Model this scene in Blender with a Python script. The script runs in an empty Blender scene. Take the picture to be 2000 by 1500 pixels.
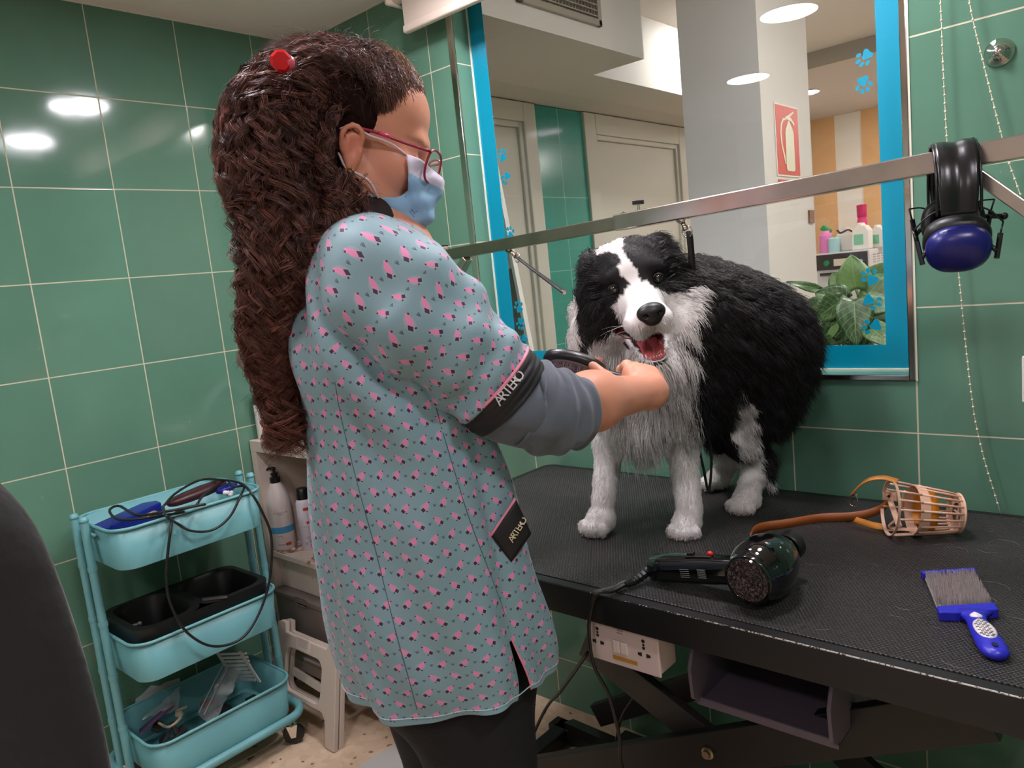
import bpy, bmesh, math, random
import numpy as np
from mathutils import Vector, Matrix
R_ = math.radians
sc = bpy.context.scene
COL = sc.collection
rng = np.random.default_rng(7)
random.seed(7)

# ---------------------------------------------------------------- camera
FPX = 1468.5
CAM = np.array([2.2659, -1.6160, 1.2922])
def _rot(yaw, pitch, roll):
    F = np.array([math.sin(yaw)*math.cos(pitch), math.cos(yaw)*math.cos(pitch), math.sin(pitch)])
    r = np.array([math.cos(yaw), -math.sin(yaw), 0.0]); u = np.cross(r, F)
    c, s = math.cos(roll), math.sin(roll)
    return np.array([c*r+s*u, -s*r+c*u, F])
CM = _rot(-0.7327, -0.1395, -0.1036)          # rows: right, up, forward
cam = bpy.data.cameras.new('camera'); co = bpy.data.objects.new('camera', cam); COL.objects.link(co)
cam.sensor_width = 36; cam.lens = FPX/2000*36; cam.clip_start = .02; cam.clip_end = 60
mw = Matrix.Identity(4)
for i in range(3):
    mw[i][0] = CM[0][i]; mw[i][1] = CM[1][i]; mw[i][2] = -CM[2][i]; mw[i][3] = CAM[i]
co.matrix_world = mw
sc.camera = co

# ---------------------------------------------------------------- world, exposure
w = bpy.data.worlds.new('world'); sc.world = w; w.use_nodes = True
w.node_tree.nodes['Background'].inputs[0].default_value = (.75, .8, .85, 1)
w.node_tree.nodes['Background'].inputs[1].default_value = .25
sc.view_settings.view_transform = 'Standard'; sc.view_settings.look = 'None'
sc.view_settings.exposure = 0.0; sc.view_settings.gamma = 1.0; sc.view_settings.use_curve_mapping = False
LIGHT_MAIN, LIGHT_FILL, LIGHT_SALON = 106.0, 108.0, 150.0      # emission of the ceiling panels

# ---------------------------------------------------------------- point helpers
def ray(px, py): return CM.T @ np.array([(px-1000)/FPX, (750-py)/FPX, 1.0])
def P(px, py, d): return CAM + ray(px, py)*d
def at(px, py, **k):
    (a, v), = k.items(); d = ray(px, py); i = 'XYZ'.index(a)
    return CAM + d*(v-CAM[i])/d[i]
def V(p): return np.array(p, float)
def nrm(v):
    v = np.asarray(v, float); return v/(np.linalg.norm(v)+1e-12)

# ---------------------------------------------------------------- materials
def s2l(c):
    return tuple((x/255/12.92 if x/255 <= .04045 else ((x/255+.055)/1.055)**2.4) for x in c)
MATS = {}
def mat(name, rgb=(128, 128, 128), rough=.5, metal=0, spec=.5, emit=None, es=1, coat=0, noise=None, bump=None, alpha=None, trans=0, sheen=0, sss=0, ior=None):
    if name in MATS: return MATS[name]
    m = bpy.data.materials.new(name); m.use_nodes = True; nt = m.node_tree; b = nt.nodes['Principled BSDF']
    c = (*s2l(rgb), 1)
    b.inputs['Base Color'].default_value = c; b.inputs['Roughness'].default_value = rough
    b.inputs['Metallic'].default_value = metal; b.inputs['Specular IOR Level'].default_value = spec
    if coat: b.inputs['Coat Weight'].default_value = coat; b.inputs['Coat Roughness'].default_value = .05
    if trans: b.inputs['Transmission Weight'].default_value = trans
    if sheen: b.inputs['Sheen Weight'].default_value = sheen
    if ior: b.inputs['IOR'].default_value = ior
    if sss:
        b.inputs['Subsurface Weight'].default_value = sss; b.inputs['Subsurface Radius'].default_value = (1, .35, .2); b.inputs['Subsurface Scale'].default_value = .008
    if emit: b.inputs['Emission Color'].default_value = (*s2l(emit), 1); b.inputs['Emission Strength'].default_value = es
    if noise:                                    # (scale, amount of lightness change)
        tc = nt.nodes.new('ShaderNodeTexCoord'); n = nt.nodes.new('ShaderNodeTexNoise'); n.inputs['Scale'].default_value = noise[0]; n.inputs['Detail'].default_value = 5
        mr = nt.nodes.new('ShaderNodeMapRange'); mr.inputs[1].default_value = .3; mr.inputs[2].default_value = .7; mr.inputs[3].default_value = 1-noise[1]; mr.inputs[4].default_value = 1+noise[1]
        mx = nt.nodes.new('ShaderNodeVectorMath'); mx.operation = 'SCALE'; mx.inputs[0].default_value = c[:3]
        nt.links.new(tc.outputs['Object'], n.inputs['Vector']); nt.links.new(n.outputs['Fac'], mr.inputs[0]); nt.links.new(mr.outputs[0], mx.inputs['Scale']); nt.links.new(mx.outputs[0], b.inputs['Base Color'])
    if bump:                                     # (scale, strength, distance)
        tc = nt.nodes.new('ShaderNodeTexCoord'); n = nt.nodes.new('ShaderNodeTexNoise'); n.inputs['Scale'].default_value = bump[0]; n.inputs['Detail'].default_value = 4
        bp = nt.nodes.new('ShaderNodeBump'); bp.inputs['Strength'].default_value = bump[1]; bp.inputs['Distance'].default_value = bump[2]
        nt.links.new(tc.outputs['Object'], n.inputs['Vector']); nt.links.new(n.outputs['Fac'], bp.inputs['Height']); nt.links.new(bp.outputs[0], b.inputs['Normal'])
    MATS[name] = m
    return m

class NT:
    """small expression builder for node trees"""
    def __init__(s, nt): s.nt = nt
    def m(s, op, a, b=None, c=None):
        n = s.nt.nodes.new('ShaderNodeMath'); n.operation = op
        for i, x in enumerate((a, b, c)):
            if x is None: continue
            if isinstance(x, (int, float)): n.inputs[i].default_value = x
            else: s.nt.links.new(x, n.inputs[i])
        return n.outputs[0]
    def add(s, a, b): return s.m('ADD', a, b)
    def sub(s, a, b): return s.m('SUBTRACT', a, b)
    def mul(s, a, b): return s.m('MULTIPLY', a, b)
    def mx(s, a, b): return s.m('MAXIMUM', a, b)
    def mn(s, a, b): return s.m('MINIMUM', a, b)
    def lt(s, a, b): return s.m('LESS_THAN', a, b)
    def gt(s, a, b): return s.m('GREATER_THAN', a, b)
    def fr(s, a): return s.m('FRACT', a)
    def ab(s, a): return s.m('ABSOLUTE', a)
    def mix(s, f, a, b):
        n = s.nt.nodes.new('ShaderNodeMix'); n.data_type = 'RGBA'
        for i, x in ((0, f), (6, a), (7, b)):
            if isinstance(x, (int, float)): n.inputs[i].default_value = x
            elif isinstance(x, tuple): n.inputs[i].default_value = (*x, 1) if len(x) == 3 else x
            else: s.nt.links.new(x, n.inputs[i])
        return n.outputs[2]
    def ell(s, u, v, u0, v0, ru, rv, rot=0):
        du, dv = s.sub(u, u0), s.sub(v, v0); c, k = math.cos(rot), math.sin(rot)
        a = s.add(s.mul(du, c/ru), s.mul(dv, k/ru)); b = s.add(s.mul(du, -k/rv), s.mul(dv, c/rv))
        return s.lt(s.add(s.mul(a, a), s.mul(b, b)), 1.0)
    def rec(s, u, v, u0, v0, ru, rv, rot=0):
        du, dv = s.sub(u, u0), s.sub(v, v0); c, k = math.cos(rot), math.sin(rot)
        a = s.ab(s.add(s.mul(du, c/ru), s.mul(dv, k/ru))); b = s.ab(s.add(s.mul(du, -k/rv), s.mul(dv, c/rv)))
        return s.lt(s.mx(a, b), 1.0)
    def noise(s, vec, scale, detail=3, rough=.5):
        n = s.nt.nodes.new('ShaderNodeTexNoise'); n.inputs['Scale'].default_value = scale; n.inputs['Detail'].default_value = detail; n.inputs['Roughness'].default_value = rough
        if vec is not None: s.nt.links.new(vec, n.inputs['Vector'])
        return n.outputs['Fac']
    def bump(s, h, strength, dist, normal=None):
        n = s.nt.nodes.new('ShaderNodeBump'); n.inputs['Strength'].default_value = strength; n.inputs['Distance'].default_value = dist
        s.nt.links.new(h, n.inputs['Height'])
        if normal is not None: s.nt.links.new(normal, n.inputs['Normal'])
        return n.outputs[0]
    def rng(s, v, a, b, c, d):
        n = s.nt.nodes.new('ShaderNodeMapRange')
        for i, x in enumerate((v, a, b, c, d)):
            if isinstance(x, (int, float)): n.inputs[i].default_value = x
            else: s.nt.links.new(x, n.inputs[i])
        return n.outputs[0]
def newmat(name):
    m = bpy.data.materials.new(name); m.use_nodes = True; MATS[name] = m
    return m, m.node_tree, m.node_tree.nodes['Principled BSDF'], NT(m.node_tree)

# ---------------------------------------------------------------- mesh helpers
def fast_mesh(name, verts, faces, smooth=False, col=None, uv=None):
    """verts Nx3; faces: list of index arrays (M x k)"""
    me = bpy.data.meshes.new(name)
    verts = np.ascontiguousarray(verts, np.float32)
    fl = [np.asarray(f, np.int32) for f in faces if len(f)]
    me.vertices.add(len(verts)); me.vertices.foreach_set('co', verts.ravel())
    li = np.concatenate([f.ravel() for f in fl]); tot = np.concatenate([np.full(len(f), f.shape[1], np.int32) for f in fl])
    st = np.concatenate([[0], np.cumsum(tot)[:-1]]).astype(np.int32)
    me.loops.add(len(li)); me.loops.foreach_set('vertex_index', li)
    me.polygons.add(len(tot)); me.polygons.foreach_set('loop_start', st)
    me.polygons.foreach_set('use_smooth', np.full(len(tot), smooth))
    me.update(calc_edges=True); me.validate()
    if col is not None:
        a = me.color_attributes.new('col', 'FLOAT_COLOR', 'POINT'); c4 = np.ones((len(verts), 4), np.float32); c4[:, :3] = col; a.data.foreach_set('color', c4.ravel())
    if uv is not None:
        l = me.uv_layers.new(name='uv'); l.data.foreach_set('uv', np.ascontiguousarray(np.asarray(uv, np.float32)[li]).ravel())
    return me

def root_loc(o):
    while o.parent: o = o.parent
    return np.array(o.location)
def link(name, me, m=None, parent=None, label=None, cat=None, group=None, kind=None, origin=None):
    """world-space mesh -> object; children keep their offset to the thing's base"""
    ob = bpy.data.objects.new(name, me); COL.objects.link(ob)
    n = len(me.vertices); a = np.empty(n*3, np.float32); me.vertices.foreach_get('co', a); a = a.reshape(-1, 3)
    if parent is not None:
        ob.parent = parent; off = root_loc(parent)
    else:
        if origin is None:
            lo, hi = a.min(0), a.max(0); off = np.array([(lo[0]+hi[0])/2, (lo[1]+hi[1])/2, lo[2]])
        else: off = np.array(origin)
        ob.location = off
    me.vertices.foreach_set('co', (a-off.astype(np.float32)).ravel()); me.update()
    if m is not None:
        for x in (m if isinstance(m, (list, tuple)) else [m]): me.materials.append(x)
    tag(ob, label, cat, group, kind)
    return ob
def tag(o, label=None, cat=None, group=None, kind=None):
    if label: o['label'] = label
    if cat: o['category'] = cat
    if group: o['group'] = group
    if kind: o['kind'] = kind
    return o
def thing(name, loc, label, cat, group=None):
    o = bpy.data.objects.new(name, None); COL.objects.link(o); o.location = tuple(loc); o.empty_display_size = .05
    return tag(o, label, cat, group)

def frame_from(d, up=(0, 0, 1)):
    z = nrm(d); u = np.array(up, float)
    if abs(z@u) > .97: u = np.array([1., 0, 0]) if abs(z[0]) < .9 else np.array([0, 1., 0])
    x = nrm(np.cross(u, z)); y = np.cross(z, x)
    return np.array([x, y, z])                   # rows
def spline(pts, n=8, closed=False):
    """catmull-rom resample"""
    p = np.array(pts, float)
    if len(p) < 3 and not closed: return np.array([p[0]+(p[-1]-p[0])*t for t in np.linspace(0, 1, n+1)])
    q = np.vstack([p[-1], p, p[0], p[1]]) if closed else np.vstack([2*p[0]-p[1], p, 2*p[-1]-p[-2]])
    out = []
    for i in range(1, len(q)-2):
        for t in np.linspace(0, 1, n, endpoint=False):
            a, b, c, d = q[i-1], q[i], q[i+1], q[i+2]
            out.append(.5*((2*b)+(-a+c)*t+(2*a-5*b+4*c-d)*t*t+(-a+3*b-3*c+d)*t**3))
    if not closed: out.append(q[-2])
    return np.array(out)

class MB:
    """collects shapes into one mesh"""
    def __init__(s): s.v = []; s.f = {}; s.n = 0; s.mi = {}
    def raw(s, verts, faces):
        verts = np.asarray(verts, float); s.v.append(verts)
        for f in faces:
            f = np.asarray(f, np.int64)
            if f.ndim == 1: f = f[None]
            s.f.setdefault(f.shape[1], []).append(f+s.n)
        s.n += len(verts); return s
    def box(s, c, size, rot=None):
        h = np.array(size)/2; v = np.array([[x, y, z] for z in (-1, 1) for y in (-1, 1) for x in (-1, 1)])*h
        if rot is not None: v = v@np.asarray(rot)   # rot rows = local axes in world
        return s.raw(v+np.array(c), [[[0, 2, 3, 1], [4, 5, 7, 6], [0, 1, 5, 4], [2, 6, 7, 3], [0, 4, 6, 2], [1, 3, 7, 5]]])
    def box2(s, a, b):
        a, b = np.minimum(a, b), np.maximum(a, b); return s.box((a+b)/2, b-a)
    def bar(s, p0, p1, w, h, up=(0, 0, 1)):
        p0, p1 = V(p0), V(p1); F = frame_from(p1-p0, up)
        return s.box((p0+p1)/2, (w, h, np.linalg.norm(p1-p0)), F)
    def tube(s, path, r, seg=8, cap=True, closed=False, flat=None):
        p = np.asarray(path, float); n = len(p); r = np.broadcast_to(np.asarray(r, float), (n,))
        T = np.gradient(p, axis=0) if not closed else np.roll(p, -1, 0)-np.roll(p, 1, 0)
        T /= np.linalg.norm(T, axis=1)[:, None]+1e-12
        F = frame_from(T[0]); x = F[0]; rings = []
        for i in range(n):
            x = x-T[i]*(x@T[i]); x = nrm(x); y = np.cross(T[i], x)
            a = np.linspace(0, 2*math.pi, seg, endpoint=False)
            fx, fy = (1, 1) if flat is None else flat
            rings.append(p[i]+r[i]*(fx*np.cos(a)[:, None]*x+fy*np.sin(a)[:, None]*y))
        return s.rings(rings, cap, closed)
    def rings(s, rings, cap=True, closed=False):
        n, k = len(rings), len(rings[0]); v = np.vstack(rings); q = []
        m = n if closed else n-1
        i = np.arange(m)[:, None]; j = np.arange(k)[None]; i2 = (i+1) % n; j2 = (j+1) % k
        q = np.stack([i*k+j, i*k+j2, i2*k+j2, i2*k+j], -1).reshape(-1, 4); fs = [q]
        if cap and not closed:
            fs += [np.arange(k)[::-1][None], (np.arange(k)+(n-1)*k)[None]]
        return s.raw(v, fs)
    def grid(s, g, closed_u=False):
        g = np.asarray(g, float); n, k = g.shape[:2]
        i = np.arange(n-1)[:, None]; j = np.arange(k if closed_u else k-1)[None]; j2 = (j+1) % k
        return s.raw(g.reshape(-1, 3), [np.stack([i*k+j, i*k+j2, (i+1)*k+j2, (i+1)*k+j], -1).reshape(-1, 4)])
    def lathe(s, prof, o, axis=(0, 0, 1), seg=24, cap=True, sx=1, sy=1, up=(0, 0, 1)):
        F = frame_from(axis, up); a = np.linspace(0, 2*math.pi, seg, endpoint=False)
        rings = [np.array(o)+F[2]*z+r*(np.cos(a)[:, None]*F[0]*sx+np.sin(a)[:, None]*F[1]*sy) for r, z in prof]
        return s.rings(rings, cap)
    def ball(s, c, r, seg=12, rot=None):
        r = np.broadcast_to(np.asarray(r, float), (3,)); n = seg//2
        th = np.linspace(1e-3, math.pi-1e-3, n+1); a = np.linspace(0, 2*math.pi, seg, endpoint=False)
        rings = []
        for t in th:
            v = np.stack([math.sin(t)*np.cos(a)*r[0], math.sin(t)*np.sin(a)*r[1], np.full(seg, -math.cos(t)*r[2])], 1)
            rings.append(np.array(c)+(v@np.asarray(rot) if rot is not None else v))
        return s.rings(rings)
    def prism(s, poly, o, ax, ay, depth):
        """polygon (2d) in plane o+ax,ay extruded by vector depth"""
        poly = np.array(poly, float); ax, ay, depth = V(ax), V(ay), V(depth)
        b = np.array(o)+poly[:, :1]*ax+poly[:, 1:]*ay; n = len(b)
        fl = np.cross(ax, ay)@depth > 0
        s.raw(np.vstack([b, b+depth]), [])
        N = s.n-2*n; i = np.arange(n); j = (i+1) % n
        side = np.stack([i, j, j+n, i+n], 1); bot = i[::-1][None]; top = (i+n)[None]
        if not fl: side = side[:, ::-1]; bot = bot[:, ::-1]; top = top[:, ::-1]
        for f in (side, bot, top): s.f.setdefault(f.shape[1], []).append(f+N)
        return s
    def mesh(s, name, smooth=False):
        me = fast_mesh(name, np.vstack(s.v), [np.vstack(x) for x in s.f.values()], smooth)
        return me
    def build(s, name, m=None, parent=None, smooth=False, bevel=0, seg=2, sub=0, auto=None, **k):
        o = link(name, s.mesh(name, smooth), m, parent, **k)
        if bevel:
            md = o.modifiers.new('bevel', 'BEVEL'); md.width = bevel; md.segments = seg; md.limit_method = 'ANGLE'; md.angle_limit = R_(35)
        if sub:
            md = o.modifiers.new('sub', 'SUBSURF'); md.levels = md.render_levels = sub
        if auto: smooth_by_angle(o.data, auto)
        return o
def smooth_by_angle(me, deg=35):
    bm = bmesh.new(); bm.from_mesh(me)
    for f in bm.faces: f.smooth = True
    for e in bm.edges: e.smooth = not (len(e.link_faces) == 2 and e.calc_face_angle(0) > R_(deg))
    bm.to_mesh(me); bm.free()
def solid(ob, t, off=0):
    md = ob.modifiers.new('solid', 'SOLIDIFY'); md.thickness = t; md.offset = off; return ob
def rrect(w, h, r, n=5):
    pts = []
    for cx, cy, a0 in ((w/2-r, h/2-r, 0), (-w/2+r, h/2-r, 90), (-w/2+r, -h/2+r, 180), (w/2-r, -h/2+r, 270)):
        for t in np.linspace(0, 90, n): pts.append((cx+r*math.cos(R_(a0+t)), cy+r*math.sin(R_(a0+t))))
    return np.array(pts)
def text_mesh(name, body, size, o, ax, ay, depth=.0004, m=None, parent=None, align='CENTER', bold=0, **k):
    c = bpy.data.curves.new(name, 'FONT'); c.body = body; c.size = size; c.align_x = align; c.align_y = 'CENTER'; c.extrude = depth/2; c.offset = bold; c.resolution_u = 2
    t = bpy.data.objects.new('tmp', c); COL.objects.link(t)
    me = bpy.data.meshes.new_from_object(t.evaluated_get(bpy.context.evaluated_depsgraph_get()))
    bpy.data.objects.remove(t)
    n = len(me.vertices); a = np.empty(n*3, np.float32); me.vertices.foreach_get('co', a); a = a.reshape(-1, 3)
    ax, ay = nrm(ax), nrm(ay); az = np.cross(ax, ay)
    me.vertices.foreach_set('co', (np.array(o)+a[:, :1]*ax+a[:, 1:2]*ay+a[:, 2:]*az).astype(np.float32).ravel()); me.name = name
    me.materials.clear()
    return link(name, me, m, parent, **k)

# ---------------------------------------------------------------- signed distance modelling
def sd_caps(p, a, b, ra, rb):
    ab = b-a; t = np.clip(((p-a)@ab)/(ab@ab+1e-12), 0, 1)
    return np.linalg.norm(p-a-t[:, None]*ab, axis=1)-(ra+(rb-ra)*t)
def sd_ell(p, c, r, M=None):
    q = p-c
    if M is not None: q = q@np.asarray(M).T
    r = np.asarray(r, float); k0 = np.linalg.norm(q/r, axis=1); k1 = np.linalg.norm(q/(r*r), axis=1)
    return np.where(k1 > 1e-9, k0*(k0-1)/(k1+1e-12), -r.min())
def sd_box(p, c, h, M=None, r=0):
    q = p-c
    if M is not None: q = q@np.asarray(M).T
    q = np.abs(q)-(np.asarray(h)-r); return np.linalg.norm(np.maximum(q, 0), axis=1)+np.minimum(q.max(1), 0)-r
def smin(a, b, k):
    h = np.maximum(k-np.abs(a-b), 0)/k; return np.minimum(a, b)-h*h*k*.25
def smax(a, b, k): return -smin(-a, -b, k)
def prims_fn(prims):
    def fn(p):
        d = np.full(len(p), 9.)
        for op, k, kind, *a in prims:
            if kind == 'c': v = sd_caps(p, V(a[0]), V(a[1]), a[2], a[3])
            elif kind == 'e': v = sd_ell(p, V(a[0]), a[1], a[2] if len(a) > 2 else None)
            elif kind == 'b': v = sd_box(p, V(a[0]), a[1], a[2] if len(a) > 2 else None, a[3] if len(a) > 3 else 0)
            elif kind == 'f': v = a[0](p)
            d = smin(d, v, k) if op == '+' else smax(d, -v, k)
        return d
    return fn
def sdf_mesh(fn, lo, hi, res, B=8, relax=1):
    lo, hi = V(lo), V(hi); nb = np.ceil((hi-lo)/(res*B)).astype(int); n = nb*B
    bx = np.stack(np.meshgrid(*[np.arange(k) for k in nb], indexing='ij'), -1).reshape(-1, 3)
    cc = lo+(bx+.5)*B*res; dc = fn(cc); act = np.abs(dc) < B*res*.87*1.35+res
    val = np.where(dc > 0, 1., -1.).reshape(nb); val = np.repeat(np.repeat(np.repeat(val, B, 0), B, 1), B, 2)
    full = np.ones(n+1); full[:n[0], :n[1], :n[2]] = val
    o = np.stack(np.meshgrid(*[np.arange(B+1)]*3, indexing='ij'), -1).reshape(-1, 3)
    ab = bx[act]
    for s in range(0, len(ab), 400):
        idx = (ab[s:s+400, None]*B+o[None]).reshape(-1, 3)
        full[idx[:, 0], idx[:, 1], idx[:, 2]] = fn(lo+idx*res)
    S = full < 0
    c = [full[a:a+n[0], b:b+n[1], d:d+n[2]] for a in (0, 1) for b in (0, 1) for d in (0, 1)]
    cs = sum((x < 0).astype(np.int8) for x in c); cell = np.argwhere((cs > 0) & (cs < 8))
    cv = np.stack([x[cell[:, 0], cell[:, 1], cell[:, 2]] for x in c], 1)
    off = np.array([[a, b, d] for a in (0, 1) for b in (0, 1) for d in (0, 1)], float)
    acc = np.zeros((len(cell), 3)); cnt = np.zeros(len(cell))
    for i in range(8):
        for j in range(i+1, 8):
            if np.abs(off[i]-off[j]).sum() != 1: continue
            m = (cv[:, i] < 0) != (cv[:, j] < 0); t = cv[m, i]/(cv[m, i]-cv[m, j])
            acc[m] += off[i]+(off[j]-off[i])*t[:, None]; cnt[m] += 1
    vert = lo+(cell+acc/cnt[:, None])*res
    ids = -np.ones(n, np.int64); ids[cell[:, 0], cell[:, 1], cell[:, 2]] = np.arange(len(cell))
    quads = []
    for ax in range(3):
        u, v = (ax+1) % 3, (ax+2) % 3; A = S; sl = [slice(None)]*3; sl2 = [slice(None)]*3
        sl[ax] = slice(0, -1); sl2[ax] = slice(1, None)
        e = np.argwhere(A[tuple(sl)] != A[tuple(sl2)]); e = e[(e[:, u] > 0) & (e[:, v] > 0) & (e[:, u] < n[u]) & (e[:, v] < n[v])]
        du = np.zeros(3, int); du[u] = 1; dv = np.zeros(3, int); dv[v] = 1
        q = np.stack([ids[tuple((e-k).T)] for k in (du+dv, dv, 0*du, du)], 1)
        inside = S[tuple(e.T)]; q[~inside] = q[~inside][:, ::-1]; quads.append(q[(q >= 0).all(1)])
    q = np.vstack(quads)
    for _ in range(relax):
        s = np.zeros_like(vert); k = np.zeros(len(vert))
        for a in range(4):
            b = (a+1) % 4; np.add.at(s, q[:, a], vert[q[:, b]]); np.add.at(s, q[:, b], vert[q[:, a]]); np.add.at(k, q[:, a], 1); np.add.at(k, q[:, b], 1)
        vert = vert*.5+.5*s/np.maximum(k, 1)[:, None]
    return vert, q
def sdf_grad(fn, p, e=.0015):
    g = np.stack([fn(p+np.eye(3)[i]*e)-fn(p-np.eye(3)[i]*e) for i in range(3)], 1)
    return g/(np.linalg.norm(g, axis=1)[:, None]+1e-9)
def sample(vert, q, n, weight=None):
    a, b, c, d = (vert[q[:, i]] for i in range(4)); nr = np.cross(c-a, d-b); ar = np.linalg.norm(nr, axis=1)
    w_ = ar if weight is None else ar*weight((a+b+c+d)/4)
    i = rng.choice(len(q), n, p=w_/w_.sum()); u, v = rng.random((2, n, 1))
    p = (a[i]*(1-u)+b[i]*u)*(1-v)+(d[i]*(1-u)+c[i]*u)*v
    return p, nr[i]/(ar[i][:, None]+1e-12)
def strands_mesh(name, pts, rad, col, sides=3, tipr=.15):
    """pts N,K,3 ; rad N ; col N,3 or N,K,3"""
    N, K = pts.shape[:2]
    T = np.gradient(pts, axis=1); T /= np.linalg.norm(T, axis=2)[..., None]+1e-12
    ref = nrm(rng.normal(size=3)); x = np.cross(T, ref); x /= np.linalg.norm(x, axis=2)[..., None]+1e-9; y = np.cross(T, x)
    prof = np.interp(np.linspace(0, 1, K), [0, .6, 1], [1, .8, tipr]); r = rad[:, None]*prof[None]
    a = np.arange(sides)*2*math.pi/sides
    v = pts[:, :, None]+r[..., None, None]*(np.cos(a)[:, None]*x[:, :, None]+np.sin(a)[:, None]*y[:, :, None])
    n_, k_, j_ = np.arange(N)[:, None, None], np.arange(K-1)[None, :, None], np.arange(sides)[None, None]
    b = n_*K*sides; j2 = (j_+1) % sides
    q = np.stack(np.broadcast_arrays(b+k_*sides+j_, b+k_*sides+j2, b+(k_+1)*sides+j2, b+(k_+1)*sides+j_), -1).reshape(-1, 4)
    if col.ndim == 2: col = np.repeat(col[:, None], K, 1)
    c = np.repeat(col[:, :, None], sides, 2).reshape(-1, 3)
    me = bpy.data.meshes.new(name); vv = v.reshape(-1, 3).astype(np.float32)
    me.vertices.add(len(vv)); me.vertices.foreach_set('co', vv.ravel())
    me.loops.add(q.size); me.loops.foreach_set('vertex_index', q.ravel().astype(np.int32))
    me.polygons.add(len(q)); me.polygons.foreach_set('loop_start', np.arange(0, q.size, 4, dtype=np.int32)); me.polygons.foreach_set('use_smooth', np.ones(len(q), bool))
    me.update(calc_edges=True)
    at_ = me.color_attributes.new('col', 'FLOAT_COLOR', 'POINT'); c4 = np.ones((len(vv), 4), np.float32); c4[:, :3] = c; at_.data.foreach_set('color', c4.ravel())
    return me
def col_mat(name, rough=.5, spec=.4, sss=0, noise=0, sheen=0, bump=None):
    m, nt, b, x = newmat(name); a = nt.nodes.new('ShaderNodeAttribute'); a.attribute_name = 'col'
    nt.links.new(a.outputs['Color'], b.inputs['Base Color']); b.inputs['Roughness'].default_value = rough; b.inputs['Specular IOR Level'].default_value = spec
    if sss: b.inputs['Subsurface Weight'].default_value = sss; b.inputs['Subsurface Radius'].default_value = (1, .35, .2); b.inputs['Subsurface Scale'].default_value = .008
    if bump:
        tc = nt.nodes.new('ShaderNodeTexCoord'); nt.links.new(x.bump(x.noise(tc.outputs['Object'], bump[0], 3), bump[1], bump[2]), b.inputs['Normal'])
    return m

# ================================================================ THE ROOM
T = .25
CZ = 2.156
FLOOR_MIN = (-.1, -3.4)
RX, RY = 3.5, -3.3                                # right wall, wall behind the camera
def tile_mat(name, axis, off):
    m, nt, b, x = newmat(name)
    g = nt.nodes.new('ShaderNodeNewGeometry'); sp = nt.nodes.new('ShaderNodeSeparateXYZ'); nt.links.new(g.outputs['Position'], sp.inputs[0])
    def line(c, o, s):
        f = x.fr(x.mul(x.sub(c, o), 1/s)); return x.mn(f, x.sub(1.0, f)), x.m('FLOOR', x.mul(x.sub(c, o), 1/s))
    du, iu = line(sp.outputs[axis], off, .2518); dv, iv = line(sp.outputs['Z'], .1532, .2504)
    d = x.mn(du, dv); grout = x.lt(d, .0062)
    cmb = nt.nodes.new('ShaderNodeCombineXYZ'); nt.links.new(iu, cmb.inputs[0]); nt.links.new(iv, cmb.inputs[1])
    wn = nt.nodes.new('ShaderNodeTexWhiteNoise'); nt.links.new(cmb.outputs[0], wn.inputs['Vector'])
    var = x.rng(wn.outputs['Value'], 0, 1, .93, 1.07)
    cl = x.noise(g.outputs['Position'], 5, 4); var = x.mul(var, x.rng(cl, .3, .7, .94, 1.06))
    vm = nt.nodes.new('ShaderNodeVectorMath'); vm.operation = 'SCALE'; vm.inputs[0].default_value = s2l((92, 132, 111)); nt.links.new(var, vm.inputs['Scale'])
    # pale smears of dried soap
    sm = x.noise(g.outputs['Position'], 14, 6, .7); smear = x.mul(x.gt(sm, .69), .22)
    base = x.mix(smear, vm.outputs[0], s2l((170, 190, 175)))
    nt.links.new(x.mix(grout, base, s2l((196, 190, 165))), b.inputs['Base Color'])
    nt.links.new(x.rng(grout, 0, 1, .09, .8), b.inputs['Roughness'])
    h = x.mn(x.mul(d, 110), 1.0); wob = x.mul(x.noise(g.outputs['Position'], 9, 2), .9)
    # each tile sits a hair off flat
    n2 = x.add(h, wob)
    nt.links.new(x.bump(n2, .35, .0011), b.inputs['Normal'])
    b.inputs['Specular IOR Level'].default_value = .5
    return m
M_TL = tile_mat('green_tiles_left', 'Y', -.1872)
M_TB = tile_mat('green_tiles_back', 'X', .1185)
M_WHITE = mat('white_paint', (205, 198, 190), .7, bump=(120, .15, .001))
M_CEIL = mat('ceiling_paint', (250, 232, 224), .8, bump=(90, .2, .001))
M_CHROME = mat('chrome', (225, 220, 214), .12, 1)
M_STEEL = mat('brushed_steel', (198, 186, 176), .24, 1, noise=(14, .15))
M_TURQ = mat('turquoise_film', (0, 138, 168), .28)
M_GROUT = mat('white_grout', (225, 222, 205), .7)
def struct(name, a, b, m, **k): return MB().box2(V(a), V(b)).build(name, m, kind='structure', **k)

# floor: cream stone chips in resin
m, nt, b, x = newmat('terrazzo_floor')
g = nt.nodes.new('ShaderNodeNewGeometry'); vo = nt.nodes.new('ShaderNodeTexVoronoi'); vo.inputs['Scale'].default_value = 46; vo.inputs['Randomness'].default_value = 1
wv = nt.nodes.new('ShaderNodeVectorMath'); wv.operation = 'MULTIPLY_ADD'; nz = nt.nodes.new('ShaderNodeTexNoise'); nz.inputs['Scale'].default_value = 22
nt.links.new(g.outputs['Position'], nz.inputs['Vector']); nt.links.new(nz.outputs['Color'], wv.inputs[0]); wv.inputs[1].default_value = (.04, .04, 0); nt.links.new(g.outputs['Position'], wv.inputs[2])
nt.links.new(wv.outputs[0], vo.inputs['Vector'])
sp = nt.nodes.new('ShaderNodeSeparateColor'); nt.links.new(vo.outputs['Color'], sp.inputs[0])
c1 = x.mix(x.rng(sp.outputs[0], 0, 1, 0, 1), s2l((222, 196, 168)), s2l((204, 176, 146)))
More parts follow.
